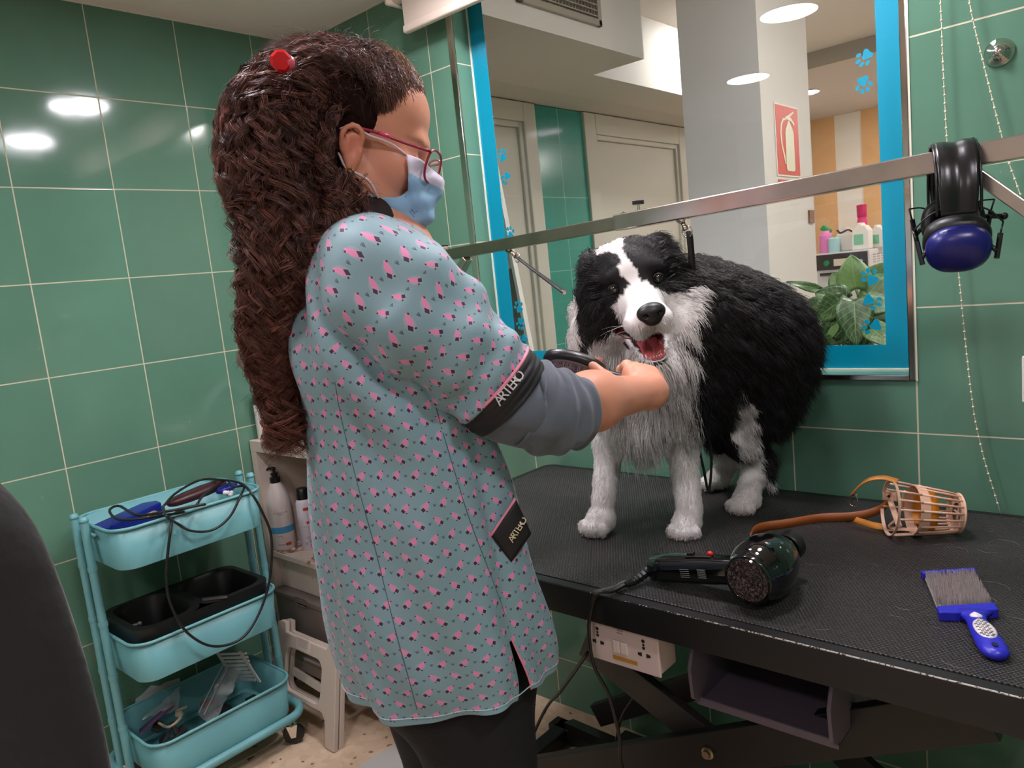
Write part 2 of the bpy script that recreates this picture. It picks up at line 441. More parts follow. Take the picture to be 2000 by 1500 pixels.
chip = x.mul(x.gt(sp.outputs[1], .9), x.lt(vo.outputs['Distance'], .3))
c2 = x.mix(chip, c1, s2l((122, 92, 64)))
nt.links.new(x.mix(x.mul(x.noise(g.outputs['Position'], 6, 4), .35), c2, s2l((176, 154, 130))), b.inputs['Base Color'])
b.inputs['Roughness'].default_value = .35
M_FLOOR = m
struct('floor', (-.1, RY, -.1), (RX, .076, 0), M_FLOOR)
struct('ceiling', (-.1, RY, CZ), (RX, .076, CZ+.1), M_CEIL)
struct('wall_left', (-.1, RY, 0), (0, 0, CZ), M_TL)
# back wall around the window opening
WTH = .076
WX0, WX1, WZ0, WZ1 = .728, 1.868, 1.022, 2.12
wb = MB(); wb.box2(V((-.1, 0, 0)), V((WX0, WTH, CZ))); wb.box2(V((WX1, 0, 0)), V((RX, WTH, CZ)))
wb.box2(V((WX0, 0, 0)), V((WX1, WTH, WZ0))); wb.box2(V((WX0, 0, WZ1)), V((WX1, WTH, CZ)))
# tiles turned into the reveal are cut from the same course; they follow the wall's grid
wb.build('wall_back', M_TB, kind='structure')
struct('wall_right', (RX, RY, 0), (RX+.1, .076, CZ), M_TL)
struct('wall_front', (-.1, RY-.1, 0), (RX+.1, RY, CZ), M_WHITE)
# thin white joints where tiles meet the corner, the film and the ceiling
MB().box2(V((0, -.0, .0)), V((.003, -.003, CZ))).build('trim_1', M_GROUT, kind='structure')
MB().box2(V((0, RY, CZ-.003)), V((.003, -.003, CZ))).box2(V((0.003, -.003, CZ-.003)), V((RX, 0, CZ))).build('trim_2', M_GROUT, kind='structure')

# ---- window: chrome edge profile, glass with turquoise film, joints
GY = .066
fr = thing('window_1', ((WX0+WX1)/2, 0, WZ0), None, None); fr['kind'] = 'structure'
pr = MB()
for xa, xb in ((WX0-.022, WX0), (WX1, WX1+.013)): pr.box2(V((xa, -.004, WZ0-.011)), V((xb, .004, WZ1+.011)))
pr.box2(V((WX0, -.004, WZ0-.012)), V((WX1, .004, WZ0))); pr.box2(V((WX0, -.004, WZ1)), V((WX1, .004, WZ1+.011)))
pr.build('window_frame', M_CHROME, fr, bevel=.002)
jt = MB()
jt.box2(V((WX0, GY-.006, WZ0)), V((WX0+.003, GY-.001, WZ1))); jt.box2(V((WX0, GY-.006, WZ0)), V((WX1, GY-.001, WZ0+.003)))
jt.box2(V((WX1+.013, -.002, WZ0-.012)), V((WX1+.016, .0, WZ1)))
jt.build('joint', M_GROUT, fr)
# glass
m, nt, b, x = newmat('window_glass'); nt.nodes.remove(b)
tr = nt.nodes.new('ShaderNodeBsdfTransparent'); tr.inputs[0].default_value = (.93, .95, .94, 1); gl = nt.nodes.new('ShaderNodeBsdfGlossy'); gl.inputs['Roughness'].default_value = .01
lw = nt.nodes.new('ShaderNodeFresnel'); lw.inputs['IOR'].default_value = 1.5; mxs = nt.nodes.new('ShaderNodeMixShader')
gg = nt.nodes.new('ShaderNodeNewGeometry'); nt.links.new(x.mul(x.mn(x.mul(lw.outputs[0], 1.7), 1.0), x.sub(1.0, gg.outputs['Backfacing'])), mxs.inputs[0]); nt.links.new(tr.outputs[0], mxs.inputs[1]); nt.links.new(gl.outputs[0], mxs.inputs[2])
nt.links.new(mxs.outputs[0], nt.nodes['Material Output'].inputs[0]); M_GLASS = m
MB().box2(V((WX0, GY, WZ0)), V((WX1, GY+.004, WZ1))).build('window_pane', M_GLASS, fr)
fb = MB(); y0, y1 = GY-.0012, GY-.0002; bw = .058
fb.box2(V((WX0+.003, y0, WZ0+.003)), V((WX0+bw, y1, WZ1))); fb.box2(V((WX1-bw, y0, WZ0+.003)), V((WX1, y1, WZ1))); fb.box2(V((WX0+bw, y0, WZ0+.003)), V((WX1-bw, y1, WZ0+.053)))
fb.build('film_border', M_TURQ, fr)

# ---- paw print stickers on the glass
def paw(px, py, size, rot, toes, label):
    c = at(px, py, Y=GY-.0006); mb = MB(); ca, sa = math.cos(rot), math.sin(rot)
    def blob(u, v, ru, rv, a):
        n = 22; t = np.linspace(0, 2*math.pi, n, endpoint=False); X = ru*np.cos(t); Y = rv*np.sin(t)
        X, Y = X*math.cos(a)-Y*math.sin(a)+u, X*math.sin(a)+Y*math.cos(a)+v
        X, Y = X*ca-Y*sa, X*sa+Y*ca
        mb.prism(np.stack([X, Y], 1)*size, c+np.array([0, -.0004, 0]), (1, 0, 0), (0, 0, 1), (0, .0007, 0))
    n = 30; t = np.linspace(0, 2*math.pi, n, endpoint=False)
    r = .40*(1+.22*np.cos(3*(t-math.pi/2))+.04*np.cos(2*t)); X, Y = r*np.cos(t), r*np.sin(t)-.30
    X, Y = X*ca-Y*sa, X*sa+Y*ca
    mb.prism(np.stack([X, Y], 1)*size, c+np.array([0, -.0004, 0]), (1, 0, 0), (0, 0, 1), (0, .0007, 0))
    for u, v, a in toes: blob(u, v, .155, .215, a)
    tag(mb.build('paw_sticker', M_TURQ), label, 'sticker', 'turquoise paw prints on the window')
T4 = [(-.52, .12, .5), (-.2, .5, .15), (.2, .5, -.15), (.52, .12, -.5)]
T3 = [(-.3, .45, .2), (.12, .55, -.1), (.48, .2, -.5)]
for px, py, s, r, t, l in (
    (1688, 113, .024, 2.3, T4, 'turquoise paw print topmost in the right column on the glass'),
    (1687, 165, .024, 3.3, T4, 'turquoise paw print just below the topmost one at the right of the glass'),
    (1692, 345, .022, 2.6, T4, 'turquoise paw print at the right of the glass partly hidden by the steel bar'),
    (1699, 541, .026, .6, T4, 'turquoise paw print on the glass beside the tall pale leaf'),
    (1704, 588, .026, -1.9, T3, 'turquoise paw print with three toes in front of the plant'),
    (1703, 638, .027, 1.9, T3, 'turquoise paw print lowest in the right column before the plant'),
    (981, 303, .026, .2, T4, 'turquoise paw print highest at the left of the glass'),
    (988, 348, .026, 2.4, T3, 'turquoise paw print second from the top at the left of the glass'),
    (996, 455, .026, .1, T4, 'turquoise paw print at the left of the glass just above the steel bar'),
    (1013, 599, .026, .3, T4, 'turquoise paw print on the left poster, upper of three'),
    (1017, 632, .026, 2.9, T4, 'turquoise paw print on the left poster, middle of three'),
    (1021, 664, .027, 2.2, T4, 'turquoise paw print on the left poster, lowest of three')):
    paw(px, py, s, r, t, l)

# ================================================================ the salon seen through the window
M_SW = mat('salon_white', (206, 204, 200), .6); M_SG = mat('salon_grey', (206, 204, 206), .45)
M_SC = mat('salon_ceiling', (218, 214, 208), .8); M_SC2 = mat('salon_step_shaded', (140, 132, 120), .8)
M_TEAL = mat('teal_wall', (26, 140, 128), .18)
M_DOORW = mat('door_white', (196, 194, 184), .45)
SZ = 2.38
struct('floor', (-.1, .076, -.1), (3.5, 5.0, 0), M_FLOOR)
struct('ceiling', (-.1, .076, SZ), (3.5, 2.98, SZ+.08), M_SC)
MB().box2(V((.0, 2.98, 2.30)), V((3.5, 5.0, SZ+.08))).build('ceiling', mat('salon_ceiling_far', (205, 196, 188), .8), kind='structure')
MB().box2(V((.0, 2.96, 2.295)), V((3.5, 2.98, SZ+.02))).build('trim_3', M_SC2, kind='structure')  # ceiling step face, its shade put into a darker colour
# dropped ceiling with the air grille
struct('ceiling', (.0, .076, 2.075), (.70, 1.08, SZ), mat('bulkhead_paint', (192, 190, 184), .8))
struct('ceiling', (.0, 1.08, 2.075), (.46, 2.98, SZ), mat('bulkhead_paint'))
struct('wall_salon_left', (-.1, .076, 0), (0.0, 5.0, 2.5), M_SW)
struct('wall_salon_right', (3.5, .076, 0), (3.6, 5.0, 2.5), M_SW)
# teal panels between the doors
for i, (ya, yb) in enumerate(((1.215, 1.40), (1.404, 1.60), (2.66, 2.95))):
    struct('wall_salon_panel', (0, ya, 0), (.02, yb, 2.07), M_TEAL)
M_GLOW = mat('teal_joint', (150, 210, 200), .2)  # bright highlight of the panel seam put into the colour as a pale tone
MB().box2(V((0.0, 1.40, 0)), V((.0195, 1.404, 2.07))).build('trim_4', M_GLOW, kind='structure')
for zz in (.95, 1.3, 1.65): MB().box2(V((.02, 1.215, zz)), V((.0206, 1.60, zz+.002))).build('trim_5', M_GLOW, kind='structure')
# doors
def door(n, ya, yb, cas):
    r = bpy.data.objects.new('door_%d' % n, None); COL.objects.link(r); r.location = (0, (ya+yb)/2, 0); r['kind'] = 'structure'
    f = MB(); f.box2(V((0, ya, 0)), V((.035, ya+cas, 2.07))); f.box2(V((0, yb-cas, 0)), V((.035, yb, 2.07))); f.box2(V((0, ya+cas, 2.07-cas)), V((.035, yb-cas, 2.07)))
    f.box2(V((0, ya+cas, 0)), V((.022, ya+cas+.025, 2.07-cas))); f.box2(V((0, yb-cas-.025, 0)), V((.022, yb-cas, 2.07-cas))); f.box2(V((0, ya+cas+.025, 2.045-cas)), V((.022, yb-cas-.025, 2.07-cas)))
    f.build('door_frame', M_DOORW, r, bevel=.004)
    MB().box2(V((-.02, ya+cas+.028, .01)), V((.008, yb-cas-.028, 2.042-cas))).build('door_leaf', M_DOORW, r, bevel=.002)
door(1, .30, 1.215, .085); door(2, 1.60, 2.66, .10)
# pier with the fire extinguisher sign
px0 = at(1337, 260, Y=1.05)[0]
MB().box2(V((px0, 1.05, 0)), V((1.160, 1.52, SZ))).build('wall_pier', M_SG, kind='structure')
MB().box2(V((1.160, 1.05, 0)), V((1.164, 1.52, SZ))).build('wall_pier', M_SW, kind='structure')
def sq(px, py, X): p = at(px, py, X=X); return p[1], p[2]
XS = 1.165
ya, zt = sq(1512, 203, XS); yb, zb = sq(1562, 344, XS)
sg = thing('fire_sign', (XS, (ya+yb)/2, zb), 'red fire extinguisher sign with a white extinguisher drawn on it, on the pier', 'sign')
MB().box2(V((XS, ya-.006, zb-.006)), V((XS+.002, yb+.006, zt+.006))).build('backing', mat('sign_white', (225, 220, 210), .4), sg)
MB().box2(V((XS+.002, ya, zb)), V((XS+.003, yb, zt))).build('panel', mat('sign_red', (196, 62, 48), .4), sg)
ex = MB(); W, H = yb-ya, zt-zb
def E(poly): ex.prism(np.array(poly)*[W, H], (XS+.003, ya, zb), (0, 1, 0), (0, 0, 1), (.001, 0, 0))
bd = [(.42, .06), (.72, .06), (.76, .09), (.76, .62), (.70, .70), (.62, .76), (.58, .80), (.54, .80), (.48, .74), (.40, .66), (.38, .60), (.38, .09)]
E(bd); E([(.40, .82), (.66, .80), (.80, .74), (.82, .77), (.68, .84), (.62, .86), (.80, .93), (.78, .95), (.55, .88), (.42, .85)])
hose = [(.42, .83), (.30, .82), (.20, .74), (.16, .6), (.18, .45), (.28, .25), (.32, .16), (.36, .16), (.33, .26), (.23, .45), (.21, .6), (.25, .72), (.33, .79), (.43, .80)]
E(hose); ex.build('symbol', mat('sign_glow', (214, 214, 190), .4), sg)
# sliver of a second red sign below
MB().box2(V((XS, ya, zb-.05)), V((XS+.002, yb, zb-.018))).build('fire_sign', mat('sign_red'), label='sliver of a second red sign just under the extinguisher sign', cat='sign')
MB().box2(V((1.164, 1.45, 1.385)), V((1.172, 1.50, 1.435))).build('wall_switch', mat('brown_plate', (120, 78, 50), .4), label='small brown plate on the pier edge above the appliance', cat='switch')
# far striped wall
def fx(px, py=300): return at(px, py, Y=4.85)[0]
M_OR = mat('wall_orange', (232, 184, 130), .7); M_CR = mat('wall_cream', (244, 238, 226), .7)
struct('wall_salon_back', (-.1, 4.85, 0), (3.6, 4.95, 2.5), M_CR)
for i, (a, c) in enumerate(((1585, 1632), (1684, 1728), (1790, 1850))):
    struct('wall_salon_stripe', (fx(a), 4.846, 0), (fx(c), 4.85, 2.30), M_OR)
# white post at the right of the view
p = at(1733, 480, Y=2.6); MB().box2(V((p[0], 2.6, 0)), V((p[0]+.1, 2.66, 1.52))).build('trim_6', M_SW, kind='structure')
# air grille on the dropped ceiling face
gx = .702; g0 = at(1172, 54, X=gx); ya, yb, za, zb = g0[1]-.46, g0[1], g0[2], g0[2]+.19
gr = thing('air_grille', (gx, (ya+yb)/2, za), 'grey metal air grille high up behind the glass', 'vent')
f = MB()
for a, c in (((ya, za), (yb, za+.022)), ((ya, zb-.022), (yb, zb)), ((ya, za), (ya+.022, zb)), ((yb-.022, za), (yb, zb))): f.box2(V((gx-.002, a[0], a[1])), V((gx+.012, c[0], c[1])))
f.build('frame', mat('grille_metal', (150, 144, 134), .4, .3), gr, bevel=.002)
MB().box2(V((gx-.002, ya+.02, za+.02)), V((gx-.001, yb-.02, zb-.02))).build('backing', mat('grille_dark', (70, 62, 54), .8), gr)
f = MB()
for i in range(8): z = za+.032+i*.019; f.box((gx+.004, (ya+yb)/2, z), (.010, yb-ya-.044, .004), frame_from((0, .0, 1)) if 0 else None)
for i in range(22): f.box((gx+.001, ya+.03+i*(yb-ya-.06)/21, (za+zb)/2), (.003, .003, zb-za-.044))
f.build('slat', mat('grille_metal'), gr)
# round downlights in the salon ceiling
for px, py, z, rr, l in ((1577, 178, 2.30, .07, 'small round ceiling light just right of the pier'),):
    c = at(px, py, Z=z)
    t = thing('ceiling_light', (c[0], c[1], z-.012), l, 'light', 'round salon ceiling lights')
    MB().lathe([(rr+.006, 0), (rr+.008, .012), (rr-.002, .012)], (c[0], c[1], z-.012), seg=28).build('ring', M_SW, t)
    MB().lathe([(.001, 0), (rr-.003, 0), (rr-.003, .003), (.001, .003)], (c[0], c[1], z-.0135), seg=28).build('diffuser', mat('lamp_salon', (255, 250, 240), .5, emit=(255, 246, 244), es=LIGHT_SALON), t)
# unseen lights added out of view to brighten the salon
for (X, Y, lb) in ((2.2, 3.9, 'added unseen light at the far right of the salon'), (1.5, 4.5, 'added unseen light close to the striped wall of the salon'), (2.6, 1.6, 'added unseen light at the right of the salon behind the pier'), (1.95, .45, 'added unseen light straight above the window on the salon side'), (2.2, .7, 'added unseen light on the salon side right of the window'), (.72, 1.85, 'added unseen light in the passage left of the pier')):
    zz = 2.30 if Y > 2.98 else SZ
    t = thing('ceiling_light', (X, Y, zz-.012), lb, 'light', 'added salon lights out of view')
    MB().lathe([(.001, 0), (.09, 0), (.09, .012), (.001, .012)], (X, Y, zz-.0125), seg=24).build('diffuser', mat('lamp_salon'), t)
# white grooming appliance with bottles on top
AY = 4.2
a0, a1, a2, a3 = at(1588, 497, Y=AY), at(1697, 470, Y=AY), at(1597, 700, Y=AY), at(1726, 483, Y=AY+.45)
ax0, ax1, az = a0[0], a1[0], a0[2]
ap = thing('drying_cabinet', ((ax0+ax1)/2, AY+.22, 0), 'white appliance with a black control panel behind the plant', 'appliance')
MB().box2(V((ax0, AY, .02)), V((ax1, AY+.45, az))).build('body', mat('appliance_white', (206, 206, 210), .35), ap, bevel=.006)
MB().box2(V((ax0+.005, AY-.006, az-.125)), V((ax1-.012, AY, az-.012))).build('control_panel', mat('appliance_black', (52, 46, 44), .3), ap)
MB().box2(V((ax0+.05, AY-.02, az-.165)), V((ax1-.09, AY-.004, az-.145))).build('handle', mat('appliance_black'), ap)
MB().box2(V((ax0+.15, AY-.009, az-.10)), V((ax0+.26, AY-.005, az-.05))).build('display', mat('display_pale', (215, 205, 190), .4), ap)
MB().lathe([(.022, 0), (.020, .014)], (ax0+.10, AY-.006, az-.075), (0, -1, 0), seg=16).build('button', mat('button_green', (20, 130, 80), .4), ap)
MB().lathe([(.014, 0), (.012, .01)], (ax0+.34, AY-.006, az-.08), (0, -1, 0), seg=16).build('button', mat('button_blue', (150, 175, 220), .4), ap)
for i in range(3):
    v = MB()
    for k in range(4): v.box2(V((ax1, AY+.09+i*.10, az-.10+k*.018)), V((ax1+.002, AY+.15+i*.10, az-.092+k*.018)))
    v.build('louvre', mat('vent_grey', (160, 156, 154), .5), ap)
def lathe_thing(name, prof_parts, o, label, cat, group=None, sx=1, sy=1, up=(0, 0, 1), seg=24):
    t = thing(name, o, label, cat, group)
    for pn, prof, m_ in prof_parts: MB().lathe(prof, o, seg=seg, sx=sx, sy=sy, up=up).build(pn, m_, t, smooth=True, auto=40)
    return t
def on_top(px): return at(px, 470, Y=AY+.15)[0]
z0 = az
lathe_thing('bottle', [('body', [(.001, 0), (.045, 0), (.047, .01), (.047, .13), (.03, .15)], mat('plastic_pink', (226, 130, 190), .35)), ('cap', [(.03, .15), (.03, .165), (.001, .165)], mat('plastic_pink2', (238, 160, 205), .35))], (on_top(1617), AY+.10, z0), 'pink jar standing on the far appliance', 'bottle', 'things on the far appliance')
lathe_thing('bottle', [('body', [(.001, 0), (.04, 0), (.042, .1), (.03, .11), (.001, .11)], mat('plastic_aqua', (170, 212, 216), .35))], (on_top(1636), AY+.07, z0), 'pale blue pot standing right of the pink jar', 'bottle', 'things on the far appliance')
lathe_thing('bottle', [('body', [(.001, 0), (.035, 0), (.037, .2), (.03, .24)], mat('plastic_magenta', (212, 40, 120), .3)), ('cap', [(.034, .24), (.036, .33), (.001, .335)], mat('plastic_magenta_dark', (190, 20, 90), .3))], (on_top(1673), AY+.30, z0), 'tall magenta bottle at the back of the far appliance', 'bottle', 'things on the far appliance')
t = thing('spray_bottle', (on_top(1602), AY+.30, z0), 'white bottle with a tilted green cap on the far appliance', 'bottle', 'things on the far appliance')
MB().lathe([(.001, 0), (.035, 0), (.04, .12), (.02, .16)], (on_top(1602), AY+.30, z0), seg=16).build('body', mat('plastic_white', (232, 230, 224), .35), t, smooth=True)
MB().bar((on_top(1602)-.03, AY+.30, z0+.20), (on_top(1602)+.025, AY+.30, z0+.155), .06, .04).build('cap', mat('plastic_green', (40, 150, 70), .4), t, bevel=.004)
t = thing('glove_box', (on_top(1655), AY+.13, z0), 'pale grey tub with dark goggles lying on it', 'box', 'things on the far appliance')
xx = on_top(1657); MB().box2(V((xx-.08, AY+.12, z0)), V((xx+.08, AY+.24, z0+.13))).build('tub', mat('tub_grey', (214, 208, 198), .5), t, bevel=.01)
c = MB(); c.tube(spline([(xx-.08, AY+.16, z0+.16), (xx-.05, AY+.14, z0+.138), (xx, AY+.15, z0+.155), (xx+.04, AY+.14, z0+.138), (xx+.07, AY+.16, z0+.165)], 5), .008, 6)
tag(c.build('goggles', mat('dark_brown', (52, 34, 28), .4), smooth=True), 'small dark goggles lying on the pale grey tub', 'goggles')
def jug(px, sz, label, dy):
    xx = on_top(px); t = thing('jug', (xx, AY+dy, z0), label, 'jug', 'things on the far appliance')
    f = MB(); f.prism([(-.5, 0), (.5, 0), (.52, .9), (.3, 1.15), (.1, 1.2), (.1, 1.3), (-.15, 1.3), (-.15, 1.15), (-.45, .95)], (xx, AY+dy, z0), (sz*.8, 0, 0), (0, 0, sz), (0, .1, 0))
    f.build('body', mat('plastic_white'), t, bevel=.012)
    MB().box2(V((xx-sz*.28, AY+dy-.002, z0+sz*.25)), V((xx+sz*.15, AY+dy, z0+sz*.75))).build('label_patch', mat('label_green', (120, 196, 160), .5), t)
jug(1688, .15, 'large white jug with a green label on the far appliance', .05); jug(1706, .13, 'smaller white jug behind the large one', .22)
jug(1634, .14, 'white jug behind the pale tub and the blue pot', .33)

# leaning poster at the left edge of the window
tp, bt = at(962, 290, Y=.32), at(1040, 692, Y=.32)
e = (bt-tp)/np.linalg.norm(bt-tp); L = .74; side = nrm(np.array([-e[2], 0, e[0]])); side = side if side[0] < 0 else -side
po = thing('poster', bt, 'white framed board with a dark wood photo at its foot, leaning left behind the glass', 'poster')
def pq(u, v): return bt-e*u+side*v        # u up the edge, v to the left
M_PF = mat('poster_white', (228, 226, 222), .4)
f = MB(); f.prism([(-.93, 0), (L, 0), (L, .30), (-.93, .30)], bt, -e, side, (0, .012, 0)); f.build('board', M_PF, po)
f = MB(); f.prism([(-.93, 0), (L, 0), (L, .012), (-.93, .012)], bt+np.array([0, -.008, 0]), -e, side, (0, .01, 0)); f.build('frame', M_PF, po)
m, nt, b, x = newmat('poster_photo'); tc = nt.nodes.new('ShaderNodeTexCoord'); mp = nt.nodes.new('ShaderNodeMapping'); mp.inputs['Scale'].default_value = (60, 1, 6); nt.links.new(tc.outputs['Object'], mp.inputs[0])
nt.links.new(x.mix(x.noise(mp.outputs[0], 3, 5), s2l((40, 34, 32)), s2l((150, 138, 130))), b.inputs['Base Color']); b.inputs['Roughness'].default_value = .5
f = MB(); f.prism([(.01, .014), (.30, .014), (.29, .1), (.31, .2), (.29, .29), (.01, .29)], bt+np.array([0, -.003, 0]), -e, side, (0, .0025, 0)); f.build('photo', m, po)

# ---- potted plant in the salon, just behind the sill
def leaf(mb, base, tip, width, up, fold=.25, droop=.2, n=12, shape='arrow', wave=.04):
    base, tip = V(base), V(tip); ax = tip-base; L = np.linalg.norm(ax); ax /= L
    sd = nrm(np.cross(ax, up)); nn = nrm(np.cross(sd, ax)); rows = []
    for i in range(n+1):
        t = i/n
        wd = width*(math.sin(math.pi*min(1, t**.62*.98+.02))**.8 if shape == 'arrow' else math.sin(math.pi*t)**.9)*(1 if t < 1 else 0)
        if shape == 'arrow' and t < .12: wd = width*(.55+2.6*t)
        c = base+ax*L*t+nn*(-droop*L*t*t)
        row = []
        for s in np.linspace(-1, 1, 9):
            back = -.14*L*abs(s)**1.5*(1-t)**3 if shape == 'arrow' else 0
            row.append(c+sd*s*wd+ax*back+nn*(fold*wd*abs(s)-wave*L*math.sin(t*9+s*2)*abs(s)*.5))
        rows.append(row)
    g = np.array(rows); k = g.shape[1]; uv = np.stack(np.meshgrid(np.linspace(-1, 1, k), np.linspace(0, 1, n+1)), -1).reshape(-1, 2)
    return g, uv
m, nt, b, x = newmat('leaf'); uvn = nt.nodes.new('ShaderNodeUVMap'); uvn.uv_map = 'uv'; sp = nt.nodes.new('ShaderNodeSeparateXYZ'); nt.links.new(uvn.outputs[0], sp.inputs[0])
u, vv = sp.outputs[0], sp.outputs[1]; au = x.ab(u)
vein = x.lt(x.ab(x.sub(x.fr(x.mul(x.sub(vv, x.mul(au, .28)), 7)), .5)), .045)
mid = x.lt(au, .035); vn = x.mx(vein, mid)
pale = x.mul(x.rng(x.noise(uvn.outputs[0], 4, 3), .42, .6, 0, 1), .25)
oi = nt.nodes.new('ShaderNodeAttribute'); oi.attribute_name = 'leafcol'; oi.attribute_type = 'OBJECT'
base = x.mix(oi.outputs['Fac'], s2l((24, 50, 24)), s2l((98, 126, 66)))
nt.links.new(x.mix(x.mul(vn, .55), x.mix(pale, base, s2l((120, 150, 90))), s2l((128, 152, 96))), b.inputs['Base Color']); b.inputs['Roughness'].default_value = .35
nt.links.new(x.bump(vn, .3, .001), b.inputs['Normal']); M_LEAF = m
pc = np.array([1.64, .52, .93])
pl = thing('potted_plant', (pc[0], pc[1], 0), 'leafy green pot plant with pale veined arrow leaves behind the window sill', 'plant')
MB().lathe([(.10, 0), (.13, .85), (.14, .93), (.125, .93), (.12, .88)], (pc[0], pc[1], 0), seg=24).build('pot', mat('pot_white', (210, 205, 198), .4), pl, smooth=True, auto=40)
MB().lathe([(.122, 0), (.001, .008)], (pc[0], pc[1], .90), seg=24).build('soil', mat('soil', (45, 32, 24), .9), pl)
def PL(px, py, y): return at(px, py, Y=y)
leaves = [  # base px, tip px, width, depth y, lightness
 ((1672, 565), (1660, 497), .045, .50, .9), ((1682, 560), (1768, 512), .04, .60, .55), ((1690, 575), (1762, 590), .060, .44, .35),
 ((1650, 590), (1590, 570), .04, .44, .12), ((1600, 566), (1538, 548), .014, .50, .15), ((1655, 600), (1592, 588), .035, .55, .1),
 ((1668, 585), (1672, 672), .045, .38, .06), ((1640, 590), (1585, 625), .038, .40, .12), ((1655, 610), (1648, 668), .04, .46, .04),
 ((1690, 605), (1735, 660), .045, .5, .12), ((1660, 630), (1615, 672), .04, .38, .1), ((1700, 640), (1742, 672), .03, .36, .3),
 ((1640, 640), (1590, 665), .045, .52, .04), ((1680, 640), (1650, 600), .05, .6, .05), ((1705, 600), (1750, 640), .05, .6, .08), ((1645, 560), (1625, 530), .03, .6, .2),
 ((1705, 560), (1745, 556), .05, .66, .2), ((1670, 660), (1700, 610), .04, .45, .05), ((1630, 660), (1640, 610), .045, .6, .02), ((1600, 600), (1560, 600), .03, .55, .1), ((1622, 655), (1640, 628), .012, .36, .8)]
stemb = pc+np.array([0, 0, -.02]); st = MB()
for i, (bp, tpx, wd, y, li) in enumerate(leaves):
    bb = PL(*bp, y); tt = PL(*tpx, y+rng.uniform(-.05, .03)); g, uv = leaf(None, bb, tt, wd, up=(.25*rng.normal(), -1, .55), droop=.12, fold=.18)
    n, k = g.shape[:2]; ii = np.arange(n-1)[:, None]; jj = np.arange(k-1)[None]
    q = np.stack([ii*k+jj, ii*k+jj+1, (ii+1)*k+jj+1, (ii+1)*k+jj], -1).reshape(-1, 4)
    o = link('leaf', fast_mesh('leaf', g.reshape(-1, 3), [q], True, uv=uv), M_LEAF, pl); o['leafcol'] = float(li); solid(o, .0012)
    m1 = (stemb+bb)/2+np.array([rng.uniform(-.03, .03), 0, .02]); st.tube(spline([stemb+rng.normal(size=3)*[.02, .02, 0], m1, bb], 6), .0035, 6)
st.build('stem', mat('stem_green', (70, 100, 50), .5), pl, smooth=True)

# ================================================================ this room's ceiling panels
M_LAMP = mat('lamp_main', (255, 255, 255), .5, emit=(250, 244, 252), es=LIGHT_MAIN)
M_LAMPB = mat('lamp_fill', (255, 255, 255), .5, emit=(250, 244, 252), es=LIGHT_FILL)
def panel(X, Y, s, m_, label, group):
    t = thing('ceiling_light', (X, Y, CZ-.014), label, 'light', group)
    f = MB(); f.box2(V((X-s/2-.012, Y-s/2-.012, CZ-.012)), V((X+s/2+.012, Y-s/2, CZ))); f.box2(V((X-s/2-.012, Y+s/2, CZ-.012)), V((X+s/2+.012, Y+s/2+.012, CZ)))
    f.box2(V((X-s/2-.012, Y-s/2, CZ-.012)), V((X-s/2, Y+s/2, CZ))); f.box2(V((X+s/2, Y-s/2, CZ-.012)), V((X+s/2+.012, Y+s/2, CZ)))
    f.build('frame', M_SW, t); MB().box2(V((X-s/2, Y-s/2, CZ-.008)), V((X+s/2, Y+s/2, CZ-.004))).build('diffuser', m_, t)
def disk(X, Y, r, m_, label, group='round ceiling lights of the room'):
    t = thing('ceiling_light', (X, Y, CZ-.012), label, 'light', group)
    MB().lathe([(r+.001, 0), (r+.012, .002), (r+.012, .012), (r+.001, .012)], (X, Y, CZ-.012), seg=36, cap=False).build('ring', M_SW, t)
    MB().lathe([(.001, 0), (r, 0), (r, .004), (.001, .004)], (X, Y, CZ-.011), seg=36).build('diffuser', m_, t)
disk(1.04, -.345, .10, M_LAMP, 'round ceiling light above the left end of the table')
disk(1.73, -.33, .10, M_LAMP, 'round ceiling light above the right part of the table')
disk(1.176, -1.185, .10, M_LAMP, 'round ceiling light over the groomer')
disk(.646, -2.03, .10, M_LAMP, 'round ceiling light behind the camera on the left')
disk(2.65, -1.2, .10, M_LAMPB, 'added unseen light to the right of the camera')  # this lamp and the next are added out of view for frontal light
disk(2.3, -2.5, .10, M_LAMPB, 'added unseen light behind the camera on the right')

# roller blind above the window, its bead chains, the chrome disc
M_BL = mat('blind_cream', (222, 205, 190), .6)
bl = thing('roller_blind', (1.3, -.05, 2.0), 'cream roller blind rolled up above the window', 'blind')
b0 = at(792, 58, Y=-.06); zb = b0[2]
MB().box2(V((b0[0], -.062, zb)), V((1.98, -.058, CZ-.03))).build('fabric', M_BL, bl)
MB().box2(V((b0[0]-.003, -.070, zb-.012)), V((1.983, -.050, zb+.010))).build('bottom_bar', M_BL, bl, bevel=.006, seg=3)
MB().lathe([(.022, 0), (.022, 1.42)], (b0[0]-.03, -.055, CZ-.035), (1, 0, 0), seg=20).build('roller', M_BL, bl, smooth=True, auto=40)
MB().box2(V((b0[0]-.045, -.09, CZ-.062)), V((b0[0]-.03, -.0, CZ-.004))).build('bracket', M_BL, bl, bevel=.006)
M_BEAD = mat('bead_cream', (226, 214, 186), .4)
def chain(pts, label, every=.0143):
    p = spline(pts, 24); seg = np.linalg.norm(np.diff(p, axis=0), axis=1); s = np.concatenate([[0], np.cumsum(seg)]); n = int(s[-1]/every)
    mb = MB(); mb.tube(p[::3], .0009, 5)
    for k in range(n):
        c = np.array([np.interp(k*every, s, p[:, i]) for i in range(3)]); mb.ball(c, .0023, 8)
    tag(mb.build('bead_chain', M_BEAD, smooth=True), label, 'chain', 'bead chains of the roller blind')
yc = -.022
